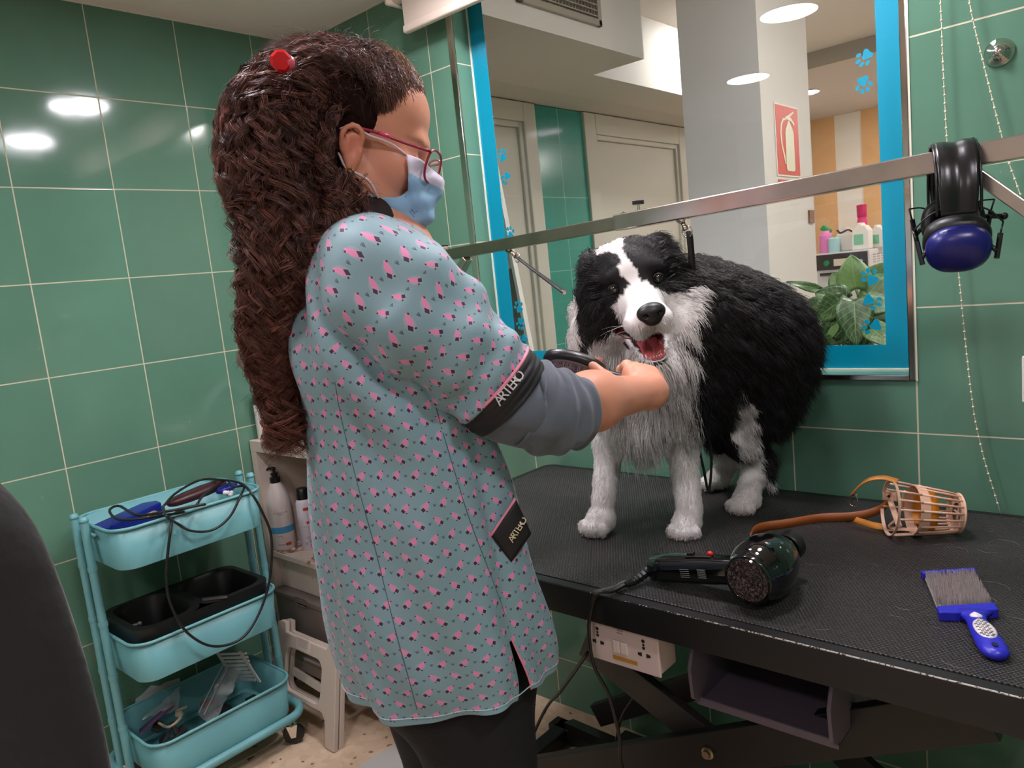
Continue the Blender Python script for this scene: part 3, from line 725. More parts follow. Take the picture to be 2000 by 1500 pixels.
chain([(at(1837, 0, Y=yc)+[0, 0, .08]), at(1837, 0, Y=yc), at(1849, 265, Y=yc), at(1870, 505, Y=yc), at(1896, 760, Y=yc), at(1918, 880, Y=yc), at(1955, 1004, Y=yc)], 'cream bead chain hanging down behind the ear defenders to the table')
chain([(at(1893, 0, Y=yc)+[0, 0, .08]), at(1893, 0, Y=yc), at(1925, 140, Y=yc), at(1950, 240, Y=yc), at(1970, 315, Y=yc), at(1990, 372, Y=yc), at(2012, 440, Y=yc)], 'cream bead chain hanging past the chrome disc')
d0 = at(1952, 103, Y=0)
MB().lathe([(.0235, 0), (.024, -.001), (.023, .004), (.012, .010), (.010, .014), (.006, .018), (.001, .019)][::1], d0, (0, -1, 0), seg=32).build('wall_disc', M_CHROME, smooth=True, label='round chrome disc fixed to the green tiles at the upper right', cat='wall fitting')
s0 = at(1997, 740, Y=0)
t = thing('wall_socket', (s0[0]+.04, 0, s0[2]-.04), 'white wall plate cut off by the right edge of the photo', 'socket')
MB().box2(V((s0[0], -.009, s0[2]-.043)), V((s0[0]+.08, 0, s0[2]+.043))).build('plate', mat('plastic_white'), t, bevel=.003)
MB().box2(V((s0[0]+.015, -.012, s0[2]-.028)), V((s0[0]+.065, -.009, s0[2]+.028))).build('rocker', mat('plastic_white'), t, bevel=.002)

# ================================================================ GROOMING TABLE
TZ = .7625
TX0, TX1, TY0, TY1 = .932, 2.20, -.668, -.016
M_BLK = mat('black_powder_metal', (22, 21, 21), .42, bump=(400, .15, .0005))
M_BLKS = mat('black_satin', (26, 25, 25), .3)
m, nt, b, x = newmat('rubber_mat'); g = nt.nodes.new('ShaderNodeNewGeometry'); sp = nt.nodes.new('ShaderNodeSeparateXYZ'); nt.links.new(g.outputs['Position'], sp.inputs[0])
def wv(c, s, ph=0.0): return x.ab(x.sub(x.fr(x.add(x.mul(c, 1/s), ph)), .5))
row = x.m('FLOOR', x.mul(sp.outputs['Y'], 1/.0046)); ph = x.mul(x.m('MODULO', row, 2.0), .5)
cu = x.mul(x.ab(x.sub(x.fr(x.add(x.mul(sp.outputs['X'], 1/.0062), ph)), .5)), 2.0); cv = x.mul(wv(sp.outputs['Y'], .0046), 2.0)
h = x.sub(1.0, x.mn(1.0, x.m('SQRT', x.add(x.mul(cu, cu), x.mul(cv, cv)))))
h = x.mn(x.mul(h, 2.2), 1.0)
nt.links.new(x.mix(h, s2l((18, 16, 16)), s2l((50, 46, 45))), b.inputs['Base Color'])  # paler dots: the highlights of the studs painted into the base colour
nt.links.new(x.rng(x.noise(g.outputs['Position'], 7, 4), .3, .7, .42, .58), b.inputs['Roughness']); nt.links.new(x.bump(h, .9, .0012), b.inputs['Normal']); M_RUB = m
tb = thing('grooming_table', ((TX0+TX1)/2, (TY0+TY1)/2, 0), 'black grooming table with ribbed rubber top on a scissor lift frame', 'table')
def rr3(x0, x1, y0, y1, r, z, ins=0):
    q = rrect(x1-x0-2*ins, y1-y0-2*ins, max(r-ins, .004), 6)+[(x0+x1)/2, (y0+y1)/2]
    return np.c_[q, np.full(len(q), z)]
mb = MB(); mb.rings([rr3(TX0, TX1, TY0, TY1, .03, TZ-.052), rr3(TX0, TX1, TY0, TY1, .03, TZ-.006), rr3(TX0, TX1, TY0, TY1, .03, TZ, .0015), rr3(TX0, TX1, TY0, TY1, .03, TZ, .019), rr3(TX0, TX1, TY0, TY1, .03, TZ-.004, .020)])
mb.build('edge_frame', M_BLK, tb, smooth=True, auto=30)
mb = MB(); mb.rings([rr3(TX0, TX1, TY0, TY1, .03, TZ-.005, .0205), rr3(TX0, TX1, TY0, TY1, .03, TZ+.001, .0215), rr3(TX0, TX1, TY0, TY1, .03, TZ+.0015, .023)])
mb.build('rubber_top', M_RUB, tb)
# worn front edge
m, nt, b, x = newmat('worn_edge'); g = nt.nodes.new('ShaderNodeNewGeometry'); sp = nt.nodes.new('ShaderNodeSeparateXYZ'); nt.links.new(g.outputs['Position'], sp.inputs[0])
nt.links.new(x.mix(x.mul(x.gt(x.noise(g.outputs['Position'], 420, 3), x.rng(sp.outputs['X'], 1.5, 1.9, .70, .44)), 1.0), s2l((24, 22, 22)), s2l((190, 182, 176))), b.inputs['Base Color']); b.inputs['Roughness'].default_value = .4
MB().tube([(1.10, TY0+.001, TZ-.0012), (2.19, TY0+.001, TZ-.0012)], .0012, 6).build('worn_edge', m, tb)
# scissor frame
mb = MB()
zt = TZ-.075
for yy in (-.56, -.12): mb.box2(V((1.05, yy-.02, zt-.02)), V((2.10, yy+.02, TZ-.052)))
for xx in (1.06, 2.06): mb.box2(V((xx-.02, -.56, zt-.02)), V((xx+.02, -.12, TZ-.053)))
mb.build('top_frame', M_BLK, tb, bevel=.002)
mb = MB()
def sbar(pa, pb, w=.022, h=.05): mb.bar(pa, pb, w, h, up=(0, 0, 1))
yF, yB = -.54, -.14
A = at(1130, 1500, Y=yF); Bq = at(1900, 1395, Y=yF)
dirv = nrm(Bq-A); sbar(A-dirv*.22, Bq+dirv*.02, .022, .072)
mb.build('scissor_arm', M_BLK, tb, bevel=.002); mb = MB()
A2 = at(1190, 1290, Y=yF+.04); B2 = at(1400, 1460, Y=yF+.04); d2 = nrm(B2-A2); sbar(A2-d2*.06, B2+d2*.45, .02, .06)
mb.build('scissor_arm', mat('grey_black_metal', (58, 52, 50), .45), tb, bevel=.002); mb = MB()
sbar((1.12, yB, .12), (2.05, yB, zt-.03), .022, .06); mb.build('scissor_arm', M_BLK, tb, bevel=.002); mb = MB()
sbar((2.0, yB-.03, .12), (1.15, yB-.03, zt-.03), .022, .06); mb.build('scissor_arm', M_BLK, tb, bevel=.002); mb = MB()
A3 = at(1460, 1497, Y=-.30); B3 = at(1905, 1418, Y=-.30); d3 = nrm(B3-A3)
mb.tube([A3-d3*.1, B3+d3*.05], .012, 10); mb.build('cross_tube', M_BLKS, tb, smooth=True, auto=40); mb = MB()
# floor frame
zf = .035
for yy in (-.52, -.14): mb.box2(V((.96, yy-.022, .012)), V((2.12, yy+.022, .052)))
for xx in (1.0, 1.55, 2.08): mb.box2(V((xx-.022, -.54, .012)), V((xx+.022, -.12, .052)))
mb.build('floor_frame', M_BLK, tb, bevel=.003); mb = MB()
mb.bar((1.02, -.52, .052), (1.42, -.33, .20), .03, .03); mb.bar((1.02, -.14, .052), (1.42, -.33, .20), .03, .03)
mb.lathe([(.035, 0), (.035, .30), (.02, .30), (.02, .55)], (1.38, -.33, .10), (.8, 0, .6), seg=18)
mb.box((1.36, -.33, .16), (.12, .12, .10)); mb.build('lift_motor', M_BLKS, tb, smooth=True, auto=35)
for xx in (.99, 2.09):
    for yy in (-.54, -.12): MB().lathe([(.02, 0), (.022, .008), (.01, .013)], (xx, yy, 0), seg=16).build('foot', M_BLKS, tb)
bo = at(1383, 1470, Y=yF-.012); MB().lathe([(.011, 0), (.011, .003), (.0075, .004), (.007, .010), (.001, .010)], bo, (0, -1, 0), seg=18).build('bolt', mat('bolt_steel', (170, 150, 128), .3, .9), tb, smooth=True, auto=30)

# tray hanging under the front edge
M_TRAY = mat('tray_grey_plastic', (104, 92, 104), .5)
def TP(px, py, y): return at(px, py, Y=y)
tl, tr_ = TP(1352, 1370, -.60), TP(1628, 1452, -.60)
xl, xr, zt2 = at(1345, 1268, Y=-.62)[0], at(1625, 1345, Y=-.62)[0], .71
zb2 = (tl[2]+tr_[2])/2
tray = thing('storage_tray', ((xl+xr)/2, -.5, zb2), 'grey purple plastic tray fixed under the front of the grooming table', 'tray')
mb = MB(); mb.box2(V((xl, -.60, zb2)), V((xr, -.30, zb2+.006))); mb.box2(V((xl, -.304, zb2)), V((xr, -.30, zt2-.004))); mb.box2(V((xl, -.605, zb2-.002)), V((xr, -.598, zb2+.012)))
mb.build('base', M_TRAY, tray, bevel=.002)
for X, s in ((xl, 1), (xr, -1)):
    mb = MB(); q = [(-.60, zb2), (-.625, zb2+.02), (-.63, zt2-.06), (-.61, zt2-.02), (-.60, zt2-.002), (-.42, zt2-.002), (-.30, zt2-.05), (-.30, zb2)]
    mb.prism(q, (X, 0, 0), (0, 1, 0), (0, 0, 1), (s*.006, 0, 0)); mb.build('side_panel', M_TRAY, tray, bevel=.0015)
mb = MB(); mb.prism([(0, 0), (.02, .0), (.014, .028)], (xr+.0005, -.57, zt2-.05), (0, 1, 0), (0, 0, 1), (-.002, 0, 0)); mb.build('arrow_mark', M_BLKS, tray)
MB().box2(V((xl+.012, -.56, zb2+.006)), V((xr-.012, -.32, zb2+.1))).build('inner_shadow_box', M_BLKS, tray) if 0 else None

# double socket under the table edge
sk = at(1146, 1222, Y=-.655)
sx0 = at(1147, 1240, Y=-.655)[0]; sx1 = at(1289, 1300, Y=-.655)[0]; sz1 = TZ-.05; c_ = at(1287, 1321, Y=-.655); sz0 = c_[2]-.003
so = thing('power_outlet_box', ((sx0+sx1)/2, -.63, sz0), 'white double power outlet box with two switches under the table edge', 'socket')
M_SOCK = mat('socket_white', (222, 198, 190), .35)
MB().box2(V((sx0+.003, -.650, sz0+.002)), V((sx1-.002, -.60, sz1))).build('back_box', M_SOCK, so, bevel=.003)
MB().box2(V((sx0, -.655, sz0)), V((sx1, -.650, sz1))).build('face_plate', M_SOCK, so, bevel=.002)
W = sx1-sx0; H = .086
def SQ(u, v): return np.array([sx0+u*W, -.6552, sz0+v*H])
dk = mat('socket_hole', (32, 22, 22), .6)
for u0 in (.16, .80):
    mb = MB()
    mb.lathe([(.0032, 0), (.0032, .0004)], SQ(u0+.0, .66), (0, -1, 0), seg=14); mb.lathe([(.0022, 0), (.0022, .0004)], SQ(u0+.0, .585), (0, -1, 0), seg=12); mb.lathe([(.0028, 0), (.0028, .0004)], SQ(u0, .52), (0, -1, 0), seg=12)
    for s in (-1, 1): mb.prism([(0, -.0035), (s*.0075, -.0022), (s*.0075, .0022), (0, .0035)], SQ(u0+s*.055-(s*.0035/W), .38), (1, 0, 0), (0, 0, 1), (0, -.0004, 0))
    mb.build('socket_holes', dk, so)
for i, u in enumerate((.38, .60)): MB().box2(SQ(u-.035, .865), SQ(u+.035, .93)+[0, -.0006, 0]).build('usb_port', mat('usb_purple', (70, 50, 130), .4), so)
for u in (.43, .535): MB().box2(SQ(u-.045, .28), SQ(u+.045, .52)+[0, -.003, 0]).build('rocker', mat('rocker_white', (230, 210, 200), .35), so, bevel=.001)
MB().box2(SQ(.36, .12), SQ(.70, .2)+[0, -.0005, 0]).build('warning_label', mat('label_amber', (190, 134, 50), .5), so)
MB().box2(SQ(.44, .68), SQ(.52, .70)+[0, -.0003, 0]).box2(SQ(.45, .73), SQ(.53, .745)+[0, -.0003, 0]).box2(SQ(.42, .77), SQ(.54, .78)+[0, -.0003, 0]).build('fine_print', mat('print_grey', (160, 130, 125), .6), so)

# ---- steel H-bar over the table
YB = -.333
b0 = at(862, 492, Y=YB); zb = 1.3745; xP = b0[0]; xR = 2.195
hb = thing('overhead_bar', ((xP+xR)/2, YB, TZ), 'polished steel square bar on two posts across the grooming table', 'bar')
def sqt(mb, p0, p1, w, h, up=(0, 0, 1)): mb.bar(p0, p1, w, h, up)
def barz(X): return 1.3615+(X-xP)*(1.3985-1.3615)/(2.103-xP)
mb = MB(); sqt(mb, (xP, YB, TZ-.06), (xP, YB, barz(xP)+.022), .026, .026, (0, 1, 0)); mb.build('post', M_STEEL, hb, bevel=.002)
MB().box((xP, YB, barz(xP)+.024), (.027, .027, .004)).build('post_cap', M_BLKS, hb, bevel=.001)
mb = MB(); sqt(mb, (xR, YB, TZ-.06), (xR, YB, barz(xR)+.022), .026, .026, (0, 1, 0)); mb.build('post', M_STEEL, hb, bevel=.002)
j = at(1205, 417, Y=YB)[0]
mb = MB(); mb.bar((xP+.013, YB, barz(xP)), (j+.02, YB, barz(j+.02)), .0255, .0255); mb.build('inner_bar', mat('dull_steel', (150, 142, 128), .32, 1, noise=(20, .15)), hb, bevel=.0015)
mb = MB(); mb.bar((j, YB, barz(j)), (xR-.013, YB, barz(xR)), .031, .031); mb.build('outer_bar', M_STEEL, hb, bevel=.002)
mb = MB(); e = at(928, 500, Y=YB)
mb.bar((xP+.012, YB, barz(xP)-.085), (xP+.085, YB, barz(xP)-.012), .018, .024, (0, 1, 0)); mb.build('brace', M_STEEL, hb, bevel=.0015)
b1 = at(1898, 305, Y=YB)
mb = MB(); mb.bar((b1[0], YB, barz(b1[0])-.02), (xR-.012, YB, barz(xR)-.165), .018, .028, (0, 1, 0)); mb.build('brace', M_STEEL, hb, bevel=.0015)
# clamps that hold the posts to the table ends
for X, s in ((xP, 1), (xR, -1)):
    mb = MB(); mb.box2(V((X-.02*s, YB-.03, TZ-.10)), V((X-.013*s, YB+.03, TZ+.03))); mb.box2(V((X-.013*s, YB-.03, TZ+.004)), V((X+.05*s, YB+.03, TZ+.012))) if 0 else None
    mb.box2(V((X-.02*s, YB-.03, TZ-.10)), V((X+.05*s, YB+.03, TZ-.09))); mb.build('clamp', M_BLK, hb, bevel=.002)
kx = at(1247, 402, Y=YB)[0]; kz = barz(kx)+.0155
MB().lathe([(.003, 0), (.003, .013)], (kx, YB, kz), seg=10).build('knob_stem', M_CHROME, hb)
kn = MB(); a = np.linspace(0, 2*math.pi, 36, endpoint=False); r = .0115*(1+.10*np.cos(6*a)); q = np.stack([r*np.cos(a), r*np.sin(a)], 1)
kn.prism(q, (kx, YB, kz+.012), (1, 0, 0), (0, 1, 0), (0, 0, .007)); kn.build('knob', mat('knob_black', (18, 18, 18), .4), hb, bevel=.001)
kx2 = at(1217, 411, Y=YB)[0]; MB().lathe([(.006, 0), (.006, .002), (.002, .002), (.002, .004)], (kx2, YB, barz(kx2)+.0155), seg=12).build('set_screw', M_CHROME, hb)

# ---- ear defenders hung over the bar
M_MBLU = mat('muff_blue', (24, 28, 106), .32); M_MBLK = mat('muff_black', (24, 22, 24), .28); M_CUSH = mat('muff_cushion', (16, 15, 15), .45)
ex, = [at(1857, 290, Y=YB)[0]]; ezb = barz(ex)+.018
em = thing('ear_defenders', (ex, YB, ezb-.16), 'black and blue ear defenders hanging over the steel bar', 'ear defenders')
# headband: wide arc over the bar, hanging front (towards -y) and back
F = np.array([.30, -.95, 0]); F = nrm(F); S = np.array([.95, .30, 0])          # F: front direction, S: width direction
c0 = np.array([ex+.002, YB, ezb])
arc = [c0+F*.058+[0, 0, -.098], c0+F*.060+[0, 0, -.06], c0+F*.050+[0, 0, -.025], c0+F*.028+[0, 0, -.002], c0+F*.0+[0, 0, .006], c0-F*.028+[0, 0, -.002], c0-F*.050+[0, 0, -.025], c0-F*.060+[0, 0, -.06], c0-F*.058+[0, 0, -.098]]
sp_ = spline(arc, 6); Tn = np.gradient(sp_, axis=0); Tn /= np.linalg.norm(Tn, axis=1)[:, None]; rows = []
for k, p in enumerate(sp_):
    nn = np.cross(Tn[k], S); nn = nrm(nn); s_ = abs(k/(len(sp_)-1)-.5)*2; wd = .026-.004*s_**3
    rows.append([p+S*u*wd+nn*(-.003*(abs(u)**3)+.0012*math.cos(u*6)) for u in np.linspace(-1, 1, 13)])
solid(MB().grid(rows).build('headband', M_MBLK, em, smooth=True), .004)
MB().tube(np.array([p+S*.027 for p in sp_]), .0022, 6).tube(np.array([p-S*.027 for p in sp_]), .0022, 6).build('headband_rim', M_MBLK, em, smooth=True)
# ear cups
def cup(cc, out, tilt, part):
    out = nrm(out); Fm = frame_from(out, (0, 0, 1)); up = Fm[1]
    prof = [(.030, -.004), (.036, -.002), (.038, .006), (.037, .014), (.032, .022), (.022, .028), (.010, .0305), (.001, .031)]
    a = np.linspace(0, 2*math.pi, 40, endpoint=False)
    def ring(r, z): return cc+Fm[2]*z+(r/.038)*(.033*np.sign(np.cos(a))*np.abs(np.cos(a))[:, None].T**.85).T.reshape(-1, 1)*Fm[0]+(r/.038)*.040*np.sin(a)[:, None]*Fm[1]
    mb = MB(); mb.rings([ring(r, z) for r, z in prof]); o = mb.build('ear_cup', M_MBLU, em, smooth=True)
    mb = MB(); mb.rings([ring(.034, -.026), ring(.038, -.022), ring(.0405, -.014), ring(.038, -.006), ring(.030, -.003)]); mb.build('cushion', M_CUSH, em, smooth=True)
    return Fm
cf = at(1868, 452, Y=YB-.058)
def cupX(cc, out, sx, sy, dz):
    Fm = frame_from(nrm(out), (0, 0, 1)); a = np.linspace(0, 2*math.pi, 44, endpoint=False)
    ca, sa = np.cos(a), np.sin(a); X = np.sign(ca)*np.abs(ca)**.8*sx; Y = np.sign(sa)*np.abs(sa)**.85*sy
    def ring(s, z): return cc+Fm[2]*z+s*X[:, None]*Fm[0]+s*Y[:, None]*Fm[1]
    MB().rings([ring(.80, -.002), ring(.98, .0), ring(1.0, .006), ring(.97, .013), ring(.88, .020), ring(.70, .026), ring(.45, .029), ring(.02, .030)]).build('ear_cup', M_MBLU, em, smooth=True)
    MB().rings([ring(.55, -.010), ring(.60, -.027), ring(.80, -.031), ring(1.0, -.026), ring(1.05, -.016), ring(1.0, -.006), ring(.80, -.002)]).build('cushion', M_CUSH, em, smooth=True)
    return Fm
vf = nrm(CAM-cf)
fc = c0+F*.036+[0, 0, -.142]; Fm1 = cupX(fc, F*.62+np.array([0, 0, -.55])+vf*.15, .042, .036, 0)
bc = c0-F*.030+[0, 0, -.108]; Fm2 = cupX(bc, -F*.8+np.array([0, 0, -.1]), .040, .036, 0)
for cc, sgn, Fm in ((fc, 1, Fm1), (bc, -1, Fm2)):
    for s in (-1, 1):
        top = c0+F*.05*sgn+[0, 0, -.088]+S*s*.022; mid = cc+S*s*.056+[0, 0, .028]; end = cc+S*s*.046+F*.010*sgn+[0, 0, -.012]
        MB().tube(spline([top, (top+mid)/2+[0, 0, .004], mid], 5), .0013, 6).tube([mid, (mid+end)/2], .0013, 6).build('wire', M_CHROME if 0 else M_MBLK, em, smooth=True)
        MB().tube([(mid*.6+end*.4), end+[0, 0, -.010]], .0036, 8).build('slider', M_MBLK, em, smooth=True, auto=40)
        MB().tube([end+[0, 0, .0], cc+S*s*.038], .003, 8).build('pivot', M_MBLK, em, smooth=True)
MB().tube([bc+S*.04+[0, 0, .005], bc+S*.068+[0, 0, .002]], .0035, 8).ball(bc+S*.068+[0, 0, .002], .0055, 10).build('jack', M_MBLK, em, smooth=True)

# ---- grooming loops
M_STRAP = mat('black_nylon', (20, 18, 19), .6); M_NICK = mat('nickel', (210, 190, 180), .2, 1)
def snap(parent, top, bot):
    """trigger snap hook from the bar down to its swivel ring"""
    d = nrm(bot-top); F_ = frame_from(d, (0, 1, .2)); L = np.linalg.norm(bot-top); X = F_[0]
    h = MB(); h.tube(spline([top+X*.004, top+d*L*.12+X*.008, top+d*L*.35+X*.004, top+d*L*.5], 6), [.0022]*9+[.003]*10 if 0 else .0026, 8)
    h.tube(spline([top-X*.002, top+d*L*.08-X*.009, top+d*L*.28-X*.008, top+d*L*.45], 6), .0022, 8)
    h.tube([top+d*L*.45, top+d*L*.70], [.0042, .0048], 10); h.ball(top+d*L*.74, .0052, 10); h.lathe([(.0058, 0), (.0058, .003)], top+d*L*.80, d, seg=12)
    h.tube([top+d*L*.28-X*.008, top+d*L*.42-X*.016], .0016, 6)
    h.build('snap_hook', M_NICK, parent, smooth=True)
    a = np.linspace(0, 2*math.pi, 24, endpoint=False); c = top+d*L*1.0
    MB().tube(c+.0105*(np.cos(a)[:, None]*d+np.sin(a)[:, None]*X), .0012, 6, closed=True).build('ring', M_NICK, parent, smooth=True)
def strap(parent, pts, w=.0055, t=.0012, up=(0, -1, 0), name='strap', m_=None):
    p = spline(pts, 8); Tn = np.gradient(p, axis=0); Tn /= np.linalg.norm(Tn, axis=1)[:, None]; rows = []
    for k in range(len(p)):
        s_ = nrm(np.cross(Tn[k], up)); rows.append([p[k]-s_*w, p[k]+s_*w])
    o = MB().grid(rows).build(name, m_ or M_STRAP, parent, smooth=True); solid(o, t*2); return o
vdir = -ray(1300, 500)
s1 = at(1327, 422, Y=YB); r1 = at(1342, 452, Y=YB)
lp = thing('grooming_loop', s1, 'black grooming loop hanging straight down from the bar behind the head of the dog', 'lead')
snap(lp, s1, r1)
dwn = [at(1347, 462, Y=YB+.0), at(1352, 520, Y=YB+.01), at(1357, 575, Y=YB+.02)]
strap(lp, [r1+[0, 0, -.006]]+dwn, .006, .001, up=vdir)
s2 = at(988, 482, Y=YB-.0); r2 = at(1010, 503, Y=YB-.015)
lp2 = thing('grooming_loop', s2, 'black grooming loop running slantwise from the bar to the neck of the dog', 'lead')
snap(lp2, s2, r2)
LOOP2_END = P(1102, 571, 1.47)
strap(lp2, [r2, at(1050, 533, Y=YB-.03), LOOP2_END], .0055, .0014, up=(0, .1, 1))
MB().lathe([(.004, 0), (.004, .008)], LOOP2_END-nrm(LOOP2_END-r2)*.006, LOOP2_END-r2, seg=10).build('bead', M_NICK, lp2)
# hanging tail of the belly loop under the dog
t0 = P(1374, 830, 1.47)
lp3 = thing('grooming_loop', P(1383, 955, 1.52), 'long narrow black loop hanging under the belly of the dog', 'lead')
q1 = [P(1374, 845, 1.50), P(1366, 875, 1.505), P(1375, 920, 1.51), P(1381, 952, 1.515)]
q2 = [P(1374, 845, 1.50), P(1388, 870, 1.505), P(1389, 920, 1.51), P(1386, 952, 1.515)]
strap(lp3, q1+[P(1384, 956, 1.515)]+q2[::-1], .003, .001, up=(.5, -.1, 0.1))
MB().lathe([(.0025, 0), (.0035, .004), (.002, .010)], P(1374, 845, 1.50), (0, 0, 1), seg=10).build('clasp', M_NICK, lp3)

# ---- hair dryer on the table
M_GB = mat('gloss_black', (10, 10, 11), .08, coat=1); M_SB = mat('satin_black', (18, 17, 17), .35)
def onT(px, py, h=0): return at(px, py, Z=TZ+.0015+h)
bodyc = P(1490, 1112, proj_d) if 0 else None
hc = at(1487, 1110, Z=TZ+.052)                          # centre of the barrel
hd = thing('hair_dryer', (hc[0], hc[1], TZ+.0015), 'glossy black hair dryer lying on the table', 'hair dryer')
back = at(1465, 1138, Z=TZ+.046)
axd = nrm(np.array([.06, .98, .05]))                    # back to nozzle
bb = np.array([hc[0], hc[1], TZ+.051])-axd*.028
prof = [(.0335, -.018), (.034, -.020), (.037, -.012), (.0385, -.008), (.0385, -.004), (.042, .002), (.0475, .016), (.0495, .034), (.048, .052), (.042, .072), (.034, .088), (.027, .100), (.022, .106), (.0215, .128), (.018, .128)]
MB().lathe(prof, bb, axd, seg=48, cap=False).build('barrel', M_GB, hd, smooth=True, auto=50)
MB().tube(bb+axd*-.0145+.0362*(np.cos(np.linspace(0, 2*math.pi, 36, endpoint=False))[:, None]*frame_from(axd)[0]+np.sin(np.linspace(0, 2*math.pi, 36, endpoint=False))[:, None]*frame_from(axd)[1]), .0022, 8, closed=True).build('rim', M_GB, hd, smooth=True)
m, nt, b, x = newmat('dusty_filter'); tc = nt.nodes.new('ShaderNodeTexCoord'); nt.links.new(x.mix(x.gt(x.noise(tc.outputs['Object'], 260, 6, .8), .52), s2l((30, 22, 22)), s2l((120, 98, 94))), b.inputs['Base Color']); b.inputs['Roughness'].default_value = .9
MB().lathe([(.001, 0), (.033, 0), (.033, .003), (.001, .003)], bb-axd*.017, axd, seg=32).build('filter', m, hd)
ft = MB(); Fb = frame_from(axd)
for r_ in (.010, .018, .026): a = np.linspace(0, 2*math.pi, 30, endpoint=False); ft.tube(bb-axd*.0182+r_*(np.cos(a)[:, None]*Fb[0]+np.sin(a)[:, None]*Fb[1]), .0006, 4, closed=True)
ft.build('grille', M_SB, hd)
# nozzle collar and handle, lying flat
MB().lathe([(.0225, 0), (.0245, .002), (.0245, .020), (.019, .021)], bb+axd*.112, axd, seg=28, cap=False).build('nozzle_collar', M_SB, hd, smooth=True, auto=40)
h0 = bb+axd*.020; h1 = np.array([*onT(1277, 1132)[:2], TZ+.024]); hdir = nrm(h1-h0); sd = nrm(np.cross(hdir, (0, 0, 1))); upv = np.cross(sd, hdir)
sec = []
for t, w_, hh in ((.18, .018, .021), (.30, .019, .0215), (.42, .020, .0225), (.6, .021, .022), (.85, .0225, .0215), (.98, .022, .020), (1, .018, .016)):
    a = np.linspace(0, 2*math.pi, 28, endpoint=False); c = h0+(h1-h0)*t
    sec.append(c+w_*(np.sign(np.cos(a))*np.abs(np.cos(a))**.6)[:, None]*sd+hh*(np.sign(np.sin(a))*np.abs(np.sin(a))**.6)[:, None]*upv)
MB().rings(sec).build('handle', M_GB, hd, smooth=True, auto=50)
L = np.linalg.norm(h1-h0)
def onH(t, s, u): return h0+(h1-h0)*t+sd*s+upv*u
pr_c = at(1390, 1097, Z=TZ+.045)
MB().box(onH(.50, -.004, .0225), (.045, .014, .004), frame_from(upv, sd)[[1, 0, 2]] if 0 else np.array([hdir, sd, upv])).build('switch_rail', M_SB, hd, bevel=.001)
MB().ball(onH(.40, -.002, .0265), (.0055, .0045, .004), 12, np.array([hdir, sd, upv])).build('switch_button', mat('red_button', (215, 30, 28), .35), hd, smooth=True)
MB().box(onH(.58, -.003, .0265), (.012, .008, .004), np.array([hdir, sd, upv])).build('switch_button', M_SB, hd, bevel=.001)
for t_, w_ in ((.78, .006), (.62, .016), (.46, .014)):
    f = MB()
    camside = -sd if (-sd)@(CAM-h0) > 0 else sd
    for k in range(5): f.box(onH(t_, 0, .006-k*.0032)+camside*.0212, (w_, .0005, .0007), np.array([hdir, camside, upv]))
    f.build('fine_print', mat('print_white', (170, 165, 160), .5), hd)
# cable boot and cord
cp = spline([h1, onT(1240, 1134, .012), onT(1222, 1142, .010)], 10); rr_ = [.0085-.004*(i/(len(cp)-1))+.0012*(i % 2) for i in range(len(cp))]
MB().tube(cp, rr_, 12).build('cable_boot', M_SB, hd, smooth=False)
cord = [cp[-1], onT(1195, 1155, .006), onT(1172, 1158, .006)+[-.0, -.006, .002], at(1156, 1185, Y=-.678), at(1150, 1230, Y=-.684), at(1160, 1300, Y=-.68), at(1190, 1360, Y=-.66), at(1210, 1440, Y=-.64), at(1222, 1520, Y=-.62), (1.62, -.60, .2), (1.60, -.5, .01), (1.45, -.62, .006)]
MB().tube(spline(cord, 10), .0032, 8).build('power_cord', M_SB, hd, smooth=True)
a = np.linspace(0, 2*math.pi, 20, endpoint=False); hk = onT(1222, 1142, .006)
hp = spline([onT(1232, 1136, .010), onT(1226, 1147, .005), onT(1208, 1152, .005), onT(1203, 1146, .006), onT(1215, 1138, .009)], 6, closed=True)
MB().tube(hp, .0022, 7, closed=True).tube([onT(1220, 1143, .008), onT(1160, 1158, .010)], .004, 8).build('hanging_loop', mat('grey_rubber', (70, 64, 64), .5), hd, smooth=True)
# a second lead under the table
c2 = MB(); c2.tube(spline([at(1148, 1275, Y=-.6), at(1095, 1350, Y=-.52), at(1060, 1395, Y=-.46), (1.05, -.45, .05), (1.0, -.6, .006), (.85, -.55, .006)], 10), .0035, 8)
tag(c2.build('extension_cable', M_SB, smooth=True), 'black cord running down from the outlet box to the floor at the left', 'cord')
c3 = MB(); c3.tube(spline([at(1246, 1350, Y=-.5), at(1215, 1400, Y=-.5), at(1205, 1450, Y=-.5), at(1213, 1520, Y=-.5), (1.40, -.5, .12)], 8), .003, 8)
tag(c3.build('extension_cable', M_SB, smooth=True), 'short black cord joining the dryer cord under the table', 'cord')

# ---- slicker brush
M_BB = mat('brush_blue', (40, 40, 176), .35); M_GRIP = mat('brush_grip', (214, 208, 206), .5)
hA, hB, hC, hD = onT(1831, 1205), onT(1945, 1198), onT(1803, 1135), onT(1905, 1133)
br = thing('slicker_brush', onT(1890, 1200), 'blue slicker brush with wire bristles lying on the table', 'brush')
X = nrm(hB-hA); X[2] = 0; Zv = np.array([0, 0, 1.]); Yv = nrm((hC+hD)-(hA+hB)); c = (hA+hB)/2; Wd = np.linalg.norm(hB-hA)
Lh = np.linalg.norm((hC+hD)/2-(hA+hB)/2)
def BR(u, v, h): return c+X*u+Yv*v+Zv*h
pad = MB(); hw = Wd*.46
pad.rings([np.array([BR(-hw, .004, z), BR(hw, .004, z), BR(hw, Lh, z+.004), BR(-hw, Lh, z+.004)]) for z in (.001, .004)])
pad.build('pad', mat('pad_grey', (150, 146, 146), .6), br)
